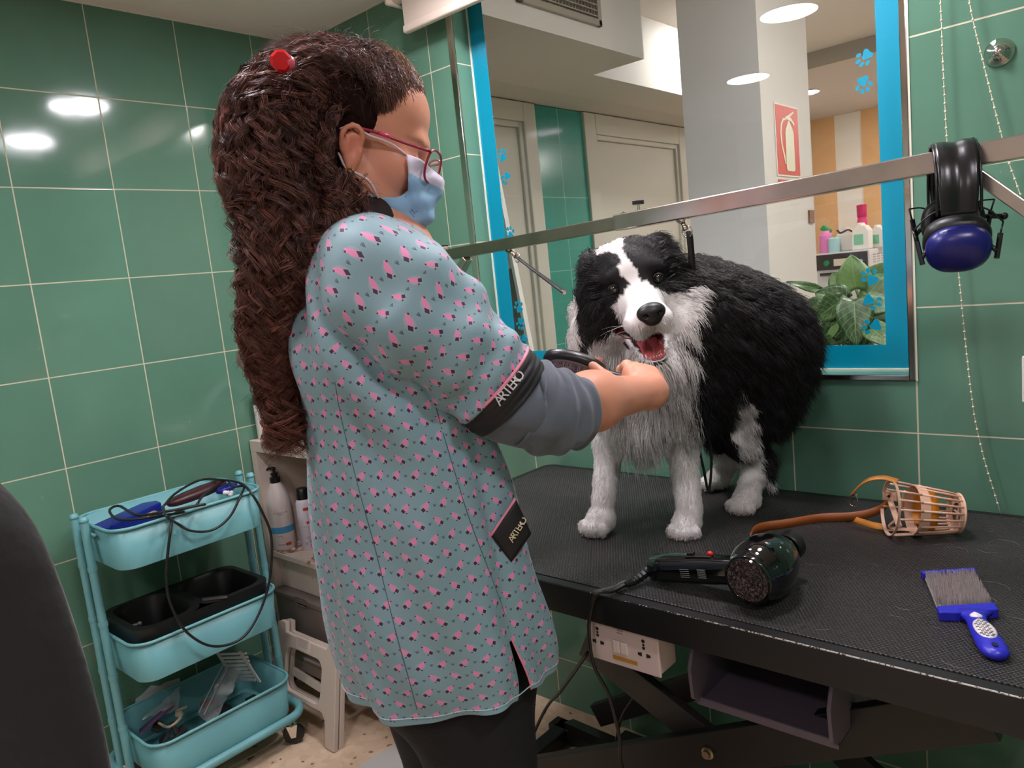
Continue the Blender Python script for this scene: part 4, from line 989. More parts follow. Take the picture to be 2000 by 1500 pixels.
MB().bar(BR(-hw-.004, Lh+.003, .010), BR(hw+.004, Lh+.003, .010), .010, .012).build('tip_rail', M_BB, br, bevel=.002)
MB().rings([np.array([BR(u*s, v, z) for u, v in ((-Wd/2, .006), (Wd/2, .006), (Wd/2, -.016), (.018, -.018), (-.018, -.018), (-Wd/2, -.014))]) for s, z in ((1, 0), (1, .014))]).build('head_bar', M_BB, br, bevel=.002)
tip = onT(1951, 1286, .007); hs = BR(.004, -.012, .008); hdv = tip-hs; Lb = np.linalg.norm(hdv); hdv /= Lb; hsd = nrm(np.cross(hdv, Zv)); rows = []
for t, w_, th in ((0, .026, .007), (.08, .016, .0075), (.2, .0125, .008), (.4, .0150, .009), (.6, .0165, .0095), (.8, .0170, .009), (.92, .0150, .008), (.98, .009, .006), (1.0, .001, .001)):
    a = np.linspace(0, 2*math.pi, 24, endpoint=False); rows.append(hs+hdv*Lb*t+w_*np.cos(a)[:, None]*hsd+th*np.sin(a)[:, None]*Zv+[0, 0, .001])
MB().rings(rows).build('handle', M_BB, br, smooth=True)
def gp(t0, t1, w_, hh, n=20):
    rows = []
    for t in np.linspace(t0, t1, n):
        k = math.sqrt(max(0, 1-((t-(t0+t1)/2)/((t1-t0)/2))**2)); k = max(k, .02); rows.append([hs+hdv*Lb*t+hsd*w_*k*u+Zv*(hh+.0012-.0025*u*u) for u in np.linspace(-1, 1, 9)])
    return rows
solid(MB().grid(gp(.30, .74, .0122, .0100)).build('grip', M_GRIP, br, smooth=True), .0012)
solid(MB().grid(gp(.13, .25, .0075, .0088, 12)).build('emblem', M_GRIP, br, smooth=True), .001)
dm = MB(); 
for i in range(12):
    for jn in (-1, 0, 1):
        t = .335+.034*i; u = jn*.42+(.2 if i % 2 else 0)
        if abs(u) > .75*math.sqrt(max(0, 1-((t-.52)/.22)**2)): continue
        dm.box(hs+hdv*Lb*t+hsd*.0122*u+Zv*(.0100+.0012-.0025*u*u+.0008), (.0038, .0011, .0012), np.array([hsd, hdv, Zv]))
dm.build('grip_dimples', mat('dimple_grey', (120, 116, 116), .6), br)
MB().lathe([(.0035, 0), (.0035, .0008)], hs+hdv*Lb*.87+Zv*.0098, Zv, seg=14, sy=1.5, up=hdv).build('hang_hole', mat('hole_dark', (12, 12, 60), .5), br)
nb = 2600; u = rng.uniform(-hw, hw, nb); v = rng.uniform(.006, Lh-.006, nb); p0 = c+u[:, None]*X+v[:, None]*Yv+Zv*.005
tipv = Zv*.014+Yv*.004; pts = np.stack([p0, p0+tipv*.55, p0+tipv+Yv*.002], 1)+rng.normal(size=(nb, 1, 3))*.0002
cc = np.repeat(np.array([s2l((190, 176, 172))]), nb, 0)*rng.uniform(.5, 1.1, (nb, 1))
o = link('bristles', strands_mesh('bristles', pts, np.full(nb, .00022), cc, 3, .8), col_mat('bristle_wire', .3, .6), br); o['kind'] = 'stuff'
nb = 500; u = rng.uniform(-hw*.8, hw, nb); v = rng.uniform(.01, Lh, nb); p0 = c+u[:, None]*X+v[:, None]*Yv+Zv*.011; dv = rng.normal(size=(nb, 3))*[1, 1, .3]; dv /= np.linalg.norm(dv, axis=1)[:, None]
pts = np.stack([p0, p0+dv*.004+Zv*.001, p0+dv*.008], 1); o = link('trapped_fur', strands_mesh('trapped_fur', pts, np.full(nb, .00012), np.repeat(np.array([s2l((78, 62, 58))]), nb, 0), 3), MATS['bristle_wire'], br); o['kind'] = 'stuff'

# ---- basket muzzle with leather straps
M_MUZ = mat('muzzle_beige', (206, 164, 138), .5); M_LEA = mat('leather_tan', (176, 112, 38), .5, noise=(30, .15)); M_LEAD = mat('leather_brown', (140, 74, 26), .5, noise=(30, .15))
tipc = at(1868, 1002, Z=TZ+.040); basec = at(1742, 992, Z=TZ+.054)
mzd = tipc-basec; Lm = np.linalg.norm(mzd); mzd /= Lm
mz = thing('dog_muzzle', (basec[0], basec[1], TZ+.0015), 'beige plastic basket muzzle with tan leather straps lying on the table', 'muzzle')
Fz = frame_from(mzd); 
def MR(t, rr, a, dz=0): return basec+mzd*Lm*t+rr*(np.cos(a)*Fz[0]+np.sin(a)*Fz[1])
def rad(t): return .050-.015*t
rim = MB()
def band(t, wdt, th=.0018, a0=0, a1=2*math.pi, closed=True, ro=0):
    a = np.linspace(a0, a1, 40, endpoint=not closed); rr_ = rad(t)+ro
    ring = []
    for k, aa in enumerate(a):
        ring.append([MR(t-wdt/Lm/2, rr_, aa), MR(t+wdt/Lm/2, rr_-.002, aa), MR(t+wdt/Lm/2, rr_-th-.002, aa), MR(t-wdt/Lm/2, rr_-th, aa)])
    rim.rings([np.array(r) for r in ring], cap=not closed, closed=closed)
band(.40, .017); band(1.0, .009); band(-.02, .005, a0=R_(20), a1=R_(340), closed=False)
rim.build('ring', M_MUZ, mz, smooth=True, auto=50)
slats = MB()
for k in range(18):
    aa = 2*math.pi*k/18+.1; slats.tube([MR(.36, rad(.36)-.001, aa), MR(.8, rad(.8)-.001, aa), MR(1.02, rad(1.02)-.002, aa)], .0021, 7)
for k in (0, 1, 2, 3, 6, 7, 8, 9, 12, 13, 14, 17): aa = 2*math.pi*k/18+.1; slats.tube([MR(0, rad(0)-.001, aa), MR(.4, rad(.4)-.001, aa)], .0020, 7)
slats.build('basket_slats', M_MUZ, mz, smooth=True)
front = MB(); a = np.linspace(0, 2*math.pi, 36, endpoint=False); front.lathe([(.018, 0), (rad(1), .0), (rad(1)+.001, .003), (rad(1)-.006, .007), (.018, .006)], basec+mzd*Lm*1.0, mzd, seg=36, cap=False)
for k in range(4): aa = k*math.pi/2; front.tube([MR(1.03, .019, aa), MR(1.03, .0, aa)], .002, 6)
front.build('nose_ring', M_MUZ, mz, smooth=True, auto=50)
padb = MB(); rows = []
for aa in np.linspace(R_(-60), R_(240), 30): rows.append([MR(.44, rad(.44)-.006, aa), MR(.62, rad(.62)-.007, aa)])
solid(padb.grid(rows).build('lining', mat('lining_orange', (222, 140, 20), .55), mz, smooth=True), .002)
# buckle end and strap
def mstrap(pts, w_, m_, up): 
    p = spline(pts, 8); Tn = np.gradient(p, axis=0); Tn /= np.linalg.norm(Tn, axis=1)[:, None]
    ups = np.array([nrm(np.array(up[0])*(1-k/(len(p)-1))+np.array(up[1])*(k/(len(p)-1))) for k in range(len(p))])
    rows = [[p[k]-ups[k]*w_, p[k], p[k]+ups[k]*w_] for k in range(len(p))]
    return solid(MB().grid(rows).build('strap', m_, mz, smooth=True), .0022)
t1 = basec+[0, 0, .050]
mstrap([MR(.05, .050, math.pi/2) if Fz[1][2] > .5 else t1, at(1722, 933, Z=TZ+.108), at(1690, 940, Z=TZ+.100), at(1662, 966, Z=TZ+.068)], .0075, M_LEA, ((0, 1, .2), (0, 1, .2)))
bk = at(1662, 968, Z=TZ+.066); MB().tube(spline([bk, bk+[-.004, .004, -.018], bk+[.010, 0, -.020], bk+[.010, 0, -.002]], 4, closed=True), .0014, 6, closed=True).tube([bk, bk+[.012, -.002, .003]], .0018, 6).build('buckle', M_NICK, mz, smooth=True)
mstrap([at(1738, 975, Z=TZ+.055), at(1726, 990, Z=TZ+.035), at(1700, 1002, Z=TZ+.020), at(1660, 1009, Z=TZ+.012), at(1600, 1012, Z=TZ+.010), at(1540, 1022, Z=TZ+.010), at(1495, 1028, Z=TZ+.010), at(1474, 1036, Z=TZ+.011), at(1466, 1050, Z=TZ+.011)], .0085, M_LEAD, ((0, 0, 1), (.0, .25, 1)))
mstrap([at(1652, 1008, Z=TZ+.008), at(1672, 1016, Z=TZ+.006), at(1705, 1026, Z=TZ+.006), at(1730, 1030, Z=TZ+.008)], .0065, M_LEA, ((0, .4, 1), (0, .8, .6)))
arm = MB(); arm.tube(spline([MR(.0, .050, R_(200)), at(1735, 968, Z=TZ+.06), at(1733, 965, Z=TZ+.07)], 6), .005, 8, flat=(1, .5))
arm.box(at(1738, 968, Z=TZ+.062), (.024, .006, .016)); arm.tube(spline([at(1766, 960, Z=TZ+.085), at(1762, 985, Z=TZ+.06), at(1752, 1012, Z=TZ+.03), at(1738, 1030, Z=TZ+.012), at(1790, 1036, Z=TZ+.006)], 6), .006, 8, flat=(1, .4))
arm.build('side_arm', M_MUZ, mz, smooth=True, auto=50)
ah = at(1737, 968, Z=TZ+.062); MB().lathe([(.0025, 0), (.0025, .0004)], ah+[0, -.0034, .0], (0, -1, 0), seg=12).build('strap_hole', dk, mz)

# loose hairs on the mat
hs_ = []
for k in range(46):
    c = np.array([rng.uniform(1.15, 2.15), rng.uniform(-.63, -.06), TZ+.0022]); a0 = rng.uniform(0, 6.28); r_ = rng.uniform(.006, .022); n = 9; a = a0+np.linspace(0, rng.uniform(.8, 3), n)
    hs_.append(c+np.stack([r_*np.cos(a), r_*.7*np.sin(a), np.abs(np.sin(a*2))*.0012], 1))
for (px, py, r_) in ((1960, 1065, .022), (1915, 1175, .02), (1935, 1150, .024)):
    c = onT(px, py); a = np.linspace(0, 4, 9); hs_.append(c+np.stack([r_*np.cos(a), r_*np.sin(a), .0015+0*a], 1))
hs_ = np.array(hs_); o = link('loose_hair', strands_mesh('loose_hair', hs_, np.full(len(hs_), .00016), np.repeat(np.array([s2l((170, 160, 155))]), len(hs_), 0)), MATS['bristle_wire'])
tag(o, 'loose dog hairs scattered over the rubber table top', 'hair', kind='stuff')

# ================================================================ TURQUOISE TROLLEY
M_CART = mat('cart_turquoise', (108, 166, 170), .38, bump=(300, .05, .0004))
cx0, cx1, cy0, cy1 = .055, .345, -.972, -.555
ct = thing('rolling_cart', ((cx0+cx1)/2, (cy0+cy1)/2, 0), 'turquoise three-tier metal trolley on casters against the green wall', 'trolley')
def loop(x0, x1, y0, y1, r, z): q = rrect(x1-x0, y1-y0, r, 7)+[(x0+x1)/2, (y0+y1)/2]; return np.c_[q, np.full(len(q), z)]
def tray_(z, h, x0=cx0, x1=cx1, y0=cy0, y1=cy1):
    r = .055; i = .006
    mb = MB(); mb.rings([loop(x0+i, x1-i, y0+i, y1-i, r-i, z), loop(x0+i+.008, x1-i-.008, y0+i+.008, y1-i-.008, r-.01, z-h), loop(x0+.035, x1-.035, y0+.035, y1-.035, r-.03, z-h-.001)], cap=False)
    bot = loop(x0+.035, x1-.035, y0+.035, y1-.035, r-.03, z-h-.001); mb.raw(bot, [np.arange(len(bot))[None]])
    o = mb.build('tray', M_CART, ct, smooth=True, auto=40); solid(o, .0022)
    MB().tube(loop(x0+.003, x1-.003, y0+.003, y1-.003, r, z), .0042, 8, closed=True).build('rim', M_CART, o, smooth=True)
    return o
TRZ = (.78, .48, .205); TRH = .105
for z in TRZ: tray_(z, TRH)
xm = (cx0+cx1)/2
for yy, s in ((cy0-.014, -1), (cy1+.014, 1)):
    for dx in (-.033, .033):
        X = xm-.03+dx if s < 0 else xm+dx
        MB().tube([(X, yy, .80), (X, yy, .20), (X, yy, .10)], .0105, 12).build('post', M_CART, ct, smooth=True, auto=40)
        MB().lathe([(.0115, 0), (.0118, .004), (.009, .012), (.001, .014)], (X, yy, .795), seg=14).build('post_cap', M_CART, ct, smooth=True)
        for zj in (.665, .515, .37, .225): MB().lathe([(.0118, 0), (.0118, .012)], (X, yy, zj), seg=14).build('collar', M_CART, ct)
    MB().tube([(xm-.06, yy-s*.012, .76), (xm+.03, yy-s*.012, .76)], .004, 6).build('cross_rod', M_CART, ct, smooth=True)
MB().tube(loop(cx0-.01, cx1+.0, cy0-.025, cy1+.02, .06, .092), .0125, 12, closed=True).build('base_ring', M_CART, ct, smooth=True)
M_CW = mat('caster_black', (20, 20, 20), .35)
for (X, Y) in ((.325, -.578), (.325, -.945), (.075, -.578), (.075, -.945)):
    MB().lathe([(.024, -.010), (.030, -.007), (.0315, 0), (.030, .007), (.024, .010)], (X, Y, .0315), (.8, -.6, 0), seg=26).build('caster_wheel', M_CW, ct, smooth=True, auto=40)
    F_ = nrm((.8, -.6, 0)); G_ = nrm((.6, .8, 0)); mb = MB()
    for s in (-1, 1): mb.prism([(-.018, .062), (.014, .062), (.006, .024), (-.008, .024)], np.array([X, Y, 0])+F_*s*.0125-F_*.001, G_, (0, 0, 1), F_*.002)
    mb.box((X, Y, .064), (.03, .03, .004)); mb.tube([(X, Y, .064), (X, Y, .09)], .005, 8); mb.build('caster_fork', M_CHROME, ct)
# ---- things on the top tray
zt = TRZ[0]-.085
def onC(px, py, z): return at(px, py, Z=z)
M_CL = mat('clipper_blue', (22, 30, 130), .35); M_DKR = mat('dark_red', (62, 24, 30), .4)
def blobthing(name, rings, m_, **k): return tag(MB().rings(rings).build(name, m_, smooth=True), **k)
def rod(p0, p1, prof, sx=1, sy=.6, seg=20, sq_=.8):
    p0, p1 = V(p0), V(p1); F_ = frame_from(p1-p0, (0, 0, 1)); a = np.linspace(0, 2*math.pi, seg, endpoint=False); ca, sa = np.cos(a), np.sin(a)
    A_ = np.sign(ca)*np.abs(ca)**sq_; B_ = np.sign(sa)*np.abs(sa)**sq_
    return [p0+(p1-p0)*t+r*(sx*A_[:, None]*F_[0]+sy*B_[:, None]*F_[1]) for t, r in prof]
pa, pb = onC(195, 1030, .765), onC(345, 968, .755)
t = thing('blue_tray', (pa[0], pa[1], zt), 'shallow blue plastic case lying in the top tier of the trolley', 'case')
d_ = nrm((pb-pa)*[1, 1, 0]); s_ = np.array([d_[1], -d_[0], 0]); o_ = np.array([pa[0], pa[1], 0])
mb = MB(); mb.rings([np.array([o_+d_*u+s_*v+[0, 0, z] for u, v in ((0, .03), (.20, .03), (.22, .0), (.20, -.035), (.0, -.035), (-.01, 0))]) for z in (zt+.002, .768)], cap=True); mb.build('case', M_CL, t, bevel=.004)
c_ = (onC(300, 1000, .79)); e_ = onC(420, 950, .79)
blobthing('clipper', rod(onC(330, 985, .775), onC(438, 942, .785), [(0, .012), (.08, .020), (.3, .025), (.6, .027), (.85, .024), (.97, .018), (1, .006)]), M_DKR, label='dark red hair clipper lying across the top tier of the trolley', cat='clipper')
blobthing('clipper', rod(onC(262, 1003, .775), onC(300, 1003, .772), [(0, .006), (.1, .012), (.5, .016), (.9, .013), (1, .004)]), mat('clipper_beige', (196, 160, 118), .4), label='small beige clipper end in the middle of the top tier', cat='clipper') if 0 else None
blobthing('clipper', rod(onC(425, 962, .775), onC(460, 945, .782), [(0, .008), (.2, .017), (.7, .018), (1, .008)]), M_CL, label='blue hair clipper at the right end of the top tier', cat='clipper')
q = onC(292, 1005, .776); mb = MB()
for k in range(6): c = q+rng.uniform(-1, 1, 3)*[.018, .018, .003]; mb.box(c, (.03, .012, .006), frame_from(nrm((rng.normal()*.3, rng.normal()*.3, 1)), (rng.normal(), rng.normal(), 0)))
tag(mb.build('clipper_blade', mat('blade_tan', (190, 160, 128), .35, .4), bevel=.001), 'tan and steel clipper blades beside the blue case in the top tier', 'blade', kind='stuff')
q = onC(448, 963, .778); mb = MB()
for k in range(9): mb.ball(q+rng.uniform(-1, 1, 3)*[.010, .012, .004], rng.uniform(.004, .008), 8)
tag(mb.build('cotton_wad', mat('cotton_white', (226, 224, 222), .9), smooth=True), 'small white crumpled tissue in the top tier of the trolley', 'tissue', kind='stuff')
# black flex looping out of the top tray and down in front
M_FLEX = mat('flex_black', (24, 24, 24), .4)
xf = cx1+.012
cord1 = [onC(360, 1000, .79), onC(300, 1010, .785), onC(235, 1015, .785), onC(214, 998, .79), onC(232, 988, .79), onC(270, 1006, .79), onC(330, 998, .80), onC(400, 985, .80),
         at(345, 1000, X=xf-.02), at(332, 1045, X=xf), at(325, 1130, X=xf), at(335, 1185, X=xf), at(365, 1235, X=xf+.004), at(415, 1262, X=xf+.004), at(470, 1248, X=xf+.004), at(505, 1200, X=xf), at(527, 1130, X=xf), at(530, 1050, X=xf), at(512, 1000, X=xf), at(490, 962, X=xf-.01), onC(468, 943, .80), onC(430, 937, .805), onC(390, 938, .80), onC(345, 962, .80), onC(318, 990, .795)]
tag(MB().tube(spline(cord1, 8), .0036, 8).build('clipper_cable', M_FLEX, smooth=True), 'long black flex looping from the top tier down in front of the trolley', 'cord')
cord2 = [onC(318, 990, .80), onC(325, 1008, .80), at(345, 1022, X=xf-.004), at(375, 1037, X=xf), at(415, 1035, X=xf), at(448, 1010, X=xf), at(470, 968, X=xf-.006), onC(476, 950, .79), onC(455, 950, .80), onC(440, 938, .80), onC(400, 965, .80), onC(385, 985, .80)]
tag(MB().tube(spline(cord2, 8), .0034, 8).build('clipper_cable', M_FLEX, smooth=True), 'shorter black flex sagging over the front rim of the top tier', 'cord')
# ---- middle tier: black plastic organiser with cables
M_ORG = mat('organiser_black', (18, 17, 17), .45)
t = thing('plastic_organiser', (xm, -.76, TRZ[1]-TRH+.004), 'black plastic two-compartment organiser filling the middle tier of the trolley', 'organiser')
def rg(x0, x1, y0, y1, r, z): return loop(x0, x1, y0, y1, r, z)
z0 = TRZ[1]-TRH+.004; zo = TRZ[1]+.03
xa, xb, ya, yb = cx0+.018, cx1-.018, cy0+.02, cy1-.018
mb = MB(); mb.rings([rg(xa+.01, xb-.01, ya+.01, yb-.01, .04, z0), rg(xa, xb, ya, yb, .045, zo-.004), rg(xa, xb, ya, yb, .045, zo)], cap=False)
mb.build('outer_shell', M_ORG, t, smooth=True, auto=40)
ymid = (ya+yb)/2-.01
for (u, v) in ((ya, ymid), (ymid, yb)):
    mb = MB(); mb.rings([rg(xa, xb, u, v, .045, zo), rg(xa+.016, xb-.016, u+.016, v-.016, .05, zo+.001), rg(xa+.022, xb-.022, u+.022, v-.022, .05, zo-.01), rg(xa+.028, xb-.028, u+.028, v-.028, .045, z0+.006)], cap=False)
    b_ = rg(xa+.028, xb-.028, u+.028, v-.028, .045, z0+.006); mb.raw(b_, [np.arange(len(b_))[None]]); mb.build('compartment', M_ORG, t, smooth=True, auto=40)
mb = MB()
for k in range(4):
    c = np.array([xm+rng.uniform(-.03, .05), ya+.11+rng.uniform(-.02, .02), z0+.03+k*.012]); a = np.linspace(0, 2*math.pi, 30, endpoint=False); r_ = rng.uniform(.035, .055)
    tl_ = rng.normal(size=2)*.25; mb.tube(c+np.stack([r_*np.cos(a), r_*np.sin(a), r_*(tl_[0]*np.cos(a)+tl_[1]*np.sin(a))], 1), .003, 7, closed=True)
tag(mb.build('coiled_cable', M_FLEX, smooth=True), 'coiled black cable lying in the left compartment of the organiser', 'cord', kind='stuff')
q = at(262, 1223, Z=z0+.07); tag(MB().tube([q+[-.008, -.008, 0], q+[.008, .01, .004]], .005, 8).ball(q+[.010, .012, .005], .007, 8).build('steel_clip', mat('clip_grey', (130, 128, 126), .4, .6), smooth=True), 'little grey metal clip in the left compartment of the organiser', 'clip')
q0, q1 = at(396, 1172, Z=zo+.004), at(444, 1166, Z=zo+.004); cm = thing('comb', (q0+q1)/2, 'small grey metal comb resting on the divider of the organiser', 'comb')
MB().bar(q0, q1, .004, .004).build('spine', mat('comb_grey', (120, 116, 114), .35, .7), cm)
mb = MB(); 
for k in range(22): p = q0+(q1-q0)*(k+.5)/22; mb.bar(p, p+np.array([-.016, .004, .001]), .0009, .0012)
mb.build('teeth', MATS['comb_grey'], cm)
# ---- bottom tier
z0 = TRZ[2]-TRH+.004
def pc_(px, py, z): return at(px, py, Z=z)
cg = thing('grille_comb_box', pc_(470, 1310, .2), 'white slotted plastic plate leaning in the bottom tier of the trolley', 'plate')
A_, B_, C_ = pc_(450, 1330, .17), pc_(500, 1330, .20), pc_(430, 1275, .28); u_ = B_-A_; v_ = C_-A_; Fn = nrm(np.cross(u_, v_)); W_, H_ = np.linalg.norm(u_), np.linalg.norm(v_); u_, v_ = nrm(u_), nrm(v_)
mb = MB(); Ml = np.array([u_, nrm(np.cross(Fn, u_)), Fn])
for u in (.05, .95): mb.box(A_+u_*W_*u+v_*H_*.5, (W_*.1, H_, .004), Ml)
for k in range(8): mb.box(A_+u_*W_*.5+v_*H_*(.04+.131*k), (W_, H_*.065, .004), Ml)
mb.build('slotted_plate', mat('plate_white', (206, 202, 200), .5), cg, bevel=.0008)
t = thing('zip_bag', pc_(290, 1400, .15), 'clear plastic zip bag with a purple seal in the bottom tier', 'bag')
g = []; 
for i in range(10):
    g.append([pc_(265+85*j/9, 1405-60*i/9-18*j/9, .16+.05*i/9)+rng.normal(size=3)*.0025 for j in range(10)])
m, nt, b, x = newmat('clear_plastic'); b.inputs['Base Color'].default_value = (.7, .68, .7, 1); b.inputs['Roughness'].default_value = .15; b.inputs['Alpha'].default_value = .35
M_CLR = m
MB().grid(g).build('bag', m, t, smooth=True)
solid(MB().grid([[pc_(272+70*j/9, 1425-60*j/9+6*i, .15+.02*j/9) for j in range(10)] for i in range(3)]).build('seal', mat('seal_purple', (110, 70, 110), .4), t, smooth=True), .001)
t = thing('syringe_bundle', pc_(390, 1345, .17), 'clear plastic sleeves standing slantwise in the bottom tier', 'sleeve'); mb = MB()
g = [[pc_(385+70*i/9+6*j, 1395-115*i/9+5*j*(1-i/9), .15+.10*i/9)+rng.normal(size=3)*.0015 for j in range(6)] for i in range(10)]
MB().grid(g).build('sleeve', M_CLR, t, smooth=True)
MB().tube([pc_(388, 1392, .16), pc_(440, 1290, .25)], .0018, 6).tube([pc_(398, 1396, .16), pc_(452, 1290, .25)], .0018, 6).build('edge', mat('edge_white', (190, 184, 180), .4), t)
q = pc_(432, 1345, .185)
mb = MB().ball(q, (.022, .020, .020), 14).ball(q+[.018, .012, -.006], (.016, .014, .012), 12).ball(q+[.0, .028, -.006], (.018, .012, .012), 12)
tag(mb.build('cotton_ball', mat('cotton_white'), smooth=True), 'white plush lump in the middle of the bottom tier', 'pompom')
q = pc_(350, 1395, .165); tag(MB().tube(spline([pc_(310, 1412, .15), pc_(330, 1420, .15), pc_(352, 1402, .16), pc_(345, 1390, .165), pc_(365, 1380, .17)], 5), .004, 8).ball(q, (.012, .012, .008), 10).build('collar_tie', mat('tie_cream', (210, 188, 160), .6), smooth=True), 'cream cord with a knot at the front of the bottom tier', 'cord')
tag(MB().box(pc_(408, 1372, .16), (.05, .02, .012), frame_from((.1, .3, 1), (1, .4, 0))).build('small_carton', mat('carton_red', (150, 60, 48), .5), bevel=.001), 'small red and white carton in the bottom tier', 'carton')
mb = MB()
for k in range(16):
    c = np.array([rng.uniform(cx0+.05, cx1-.05), rng.uniform(cy0+.06, cy1-.06), z0+rng.uniform(.012, .04)]); mb.box(c, (rng.uniform(.02, .06), rng.uniform(.01, .03), .01), frame_from(nrm(rng.normal(size=3)+[0, 0, 2]), rng.normal(size=3)))
tag(mb.build('clutter', mat('clutter_dark', (48, 42, 44), .5), bevel=.001), 'dark small odds and ends covering the floor of the bottom tier', 'clutter', kind='stuff')

# ================================================================ WHITE SHELF UNIT
M_SHW = mat('shelf_white', (214, 198, 186), .5)
sx0, sx1, sy0, sy1 = .004, .715, -.405, -.006
sh = thing('shelf_unit', ((sx0+sx1)/2, (sy0+sy1)/2, 0), 'white open shelf unit in the corner behind the groomer', 'shelf')
zb = lambda a, b2, nm='shelf': MB().box2(V(a), V(b2)).build(nm, M_SHW, sh, bevel=.0012)
zb((sx0, sy0, .822), (sx1, sy1, .858), 'top_board'); zb((sx0, sy0, .085), (sx0+.03, sy1, .822), 'side_panel'); zb((sx1-.03, sy0, .085), (sx1, sy1, .822), 'side_panel')
zb((.36, sy0, .12), (.376, sy1, .822), 'divider'); zb((sx0+.03, sy0+.0, .468), (.36, sy1, .486)); zb((.376, sy0, .468), (sx1-.03, sy1, .486)); zb((sx0+.03, sy0, .085), (sx1-.03, sy1, .12), 'bottom_board')
zb((sx0+.03, sy1-.006, .12), (sx1-.03, sy1, .822), 'back_panel')
for X in (.04, .68):
    for Y in (-.37, -.04): MB().lathe([(.016, 0), (.016, .085)], (X, Y, 0), seg=14).build('foot', M_CHROME, sh)
SHZ = .486
# marbled tray liner on the shelf
m, nt, b, x = newmat('marble_paper'); tc = nt.nodes.new('ShaderNodeTexCoord'); nt.links.new(x.mix(x.lt(x.ab(x.sub(x.noise(tc.outputs['Object'], 8, 4), .5)), .02), s2l((222, 202, 186)), s2l((140, 100, 84))), b.inputs['Base Color'])
tag(MB().box2(V((.04, -.40, SHZ)), V((.355, -.03, SHZ+.0015))).build('shelf_paper', m), 'marbled cream paper lining the shelf under the bottles', 'paper')
leaf_ = MB(); q = at(620, 1098, Z=SHZ+.003)
for k in range(9): c = q+[rng.uniform(-.03, .05), rng.uniform(-.02, .05), .001]; leaf_.box(c, (.022, .006, .0012), frame_from((0, 0, 1), (rng.normal(), rng.normal(), 0)))
tag(leaf_.build('printed_flyer', mat('print_brown', (150, 90, 66), .6)), 'brown leafy pattern printed on the paper at the shelf front', 'print', kind='stuff')
M_PUMP = mat('pump_black', (20, 19, 19), .3); M_BOT = mat('bottle_pearl', (222, 208, 204), .3)
SZ2 = SHZ+.0016
# pump bottle
pb = at(557, 1068, Z=SZ2); pb = np.array([pb[0], pb[1], SZ2]); s = 1.0
bt_ = thing('pump_bottle', pb, 'large pearl white pump bottle with black pump and blue band', 'bottle', 'bottles in the shelf unit')
MB().lathe([(.001, 0), (.036, 0), (.038, .004), (.038, .115), (.0385, .15), (.036, .175), (.028, .20), (.016, .222), (.014, .228)], pb, seg=36, up=(0, 1, 0)).build('body', M_BOT, bt_, smooth=True, auto=50)
MB().lathe([(.0385, .058), (.0388, .059), (.0388, .078), (.0385, .079)], pb, seg=36, cap=False).build('blue_band', mat('band_blue', (70, 150, 196), .35), bt_)
MB().lathe([(.016, .222), (.017, .224), (.0165, .240), (.008, .242), (.008, .247), (.012, .248), (.012, .254), (.004, .255), (.004, .268)], pb, seg=24).build('pump_collar', M_PUMP, bt_, smooth=True, auto=35)
MB().tube([pb+[0, 0, .266], pb+[.0, 0, .272]], .007, 10).tube(spline([pb+[0, 0, .271], pb+[-.014, -.010, .270], pb+[-.022, -.016, .262]], 4), .004, 8).build('pump_nozzle', M_PUMP, bt_, smooth=True)
vd = nrm((CAM-pb)*[1, 1, 0]); sd_ = nrm(np.cross((0, 0, 1), vd))
def wrap_text(par, txt, c, r, z, size, m_, n=None):
    for k, ch in enumerate(txt):
        if ch == ' ': continue
        a = (k-(len(txt)-1)/2)*size*.9/r; d = vd*math.cos(a)+sd_*math.sin(a)
        text_mesh('lettering', ch, size, c+d*(r+.0006)+[0, 0, z], np.cross((0, 0, 1), d), (0, 0, 1), .0003, m_, par)
M_TXT = mat('lettering_grey', (70, 64, 64), .6); M_TXR = mat('lettering_red', (196, 70, 50), .5)
def letter(par, txt, c, r, z, size, m_):
    ms = []; 
    for k, ch in enumerate(txt):
        if ch == ' ': continue
        a = (k-(len(txt)-1)/2)*size*.95/r; d = vd*math.cos(a)+sd_*math.sin(a)
        o = text_mesh('x', ch, size, c+d*(r+.0005)+[0, 0, z], np.cross((0, 0, 1), d), (0, 0, 1), .0003); ms.append(o)
    mb = MB()
    for o in ms:
        me = o.data; n = len(me.vertices); a = np.empty(n*3, np.float32); me.vertices.foreach_get('co', a); a = a.reshape(-1, 3)+np.array(o.location)
        mb.raw(a, []); N = s_n = mb.n-n
        for p in me.polygons: f = np.array(p.vertices)[None]; mb.f.setdefault(f.shape[1], []).append(f+N)
        bpy.data.objects.remove(o)
    return mb.build('lettering', m_, par)
letter(bt_, 'ozono', pb, .0385, .128, .010, M_TXT)
letter(bt_, 'ml', pb+sd_*0, .0385, .043, .006, M_TXT); 
def patch(par, c, r, z, a0, w_, h_, m_, name='label_mark'):
    rows = []
    for zz in (z-h_/2, z+h_/2):
        rows.append([c+(vd*math.cos(a)+sd_*math.sin(a))*(r+.0004)+[0, 0, zz] for a in np.linspace(a0-w_/r/2, a0+w_/r/2, 8)])
    return MB().grid(rows).build(name, m_, par)
patch(bt_, pb, .0385, .020, .35, .018, .010, M_TXR); patch(bt_, pb, .0385, .121, 0, .016, .0012, M_TXT); patch(bt_, pb, .0385, .049, -.3, .016, .0012, M_TXT)
patch(bt_, pb, .0385, .020, -.25, .018, .0012, M_TXT)
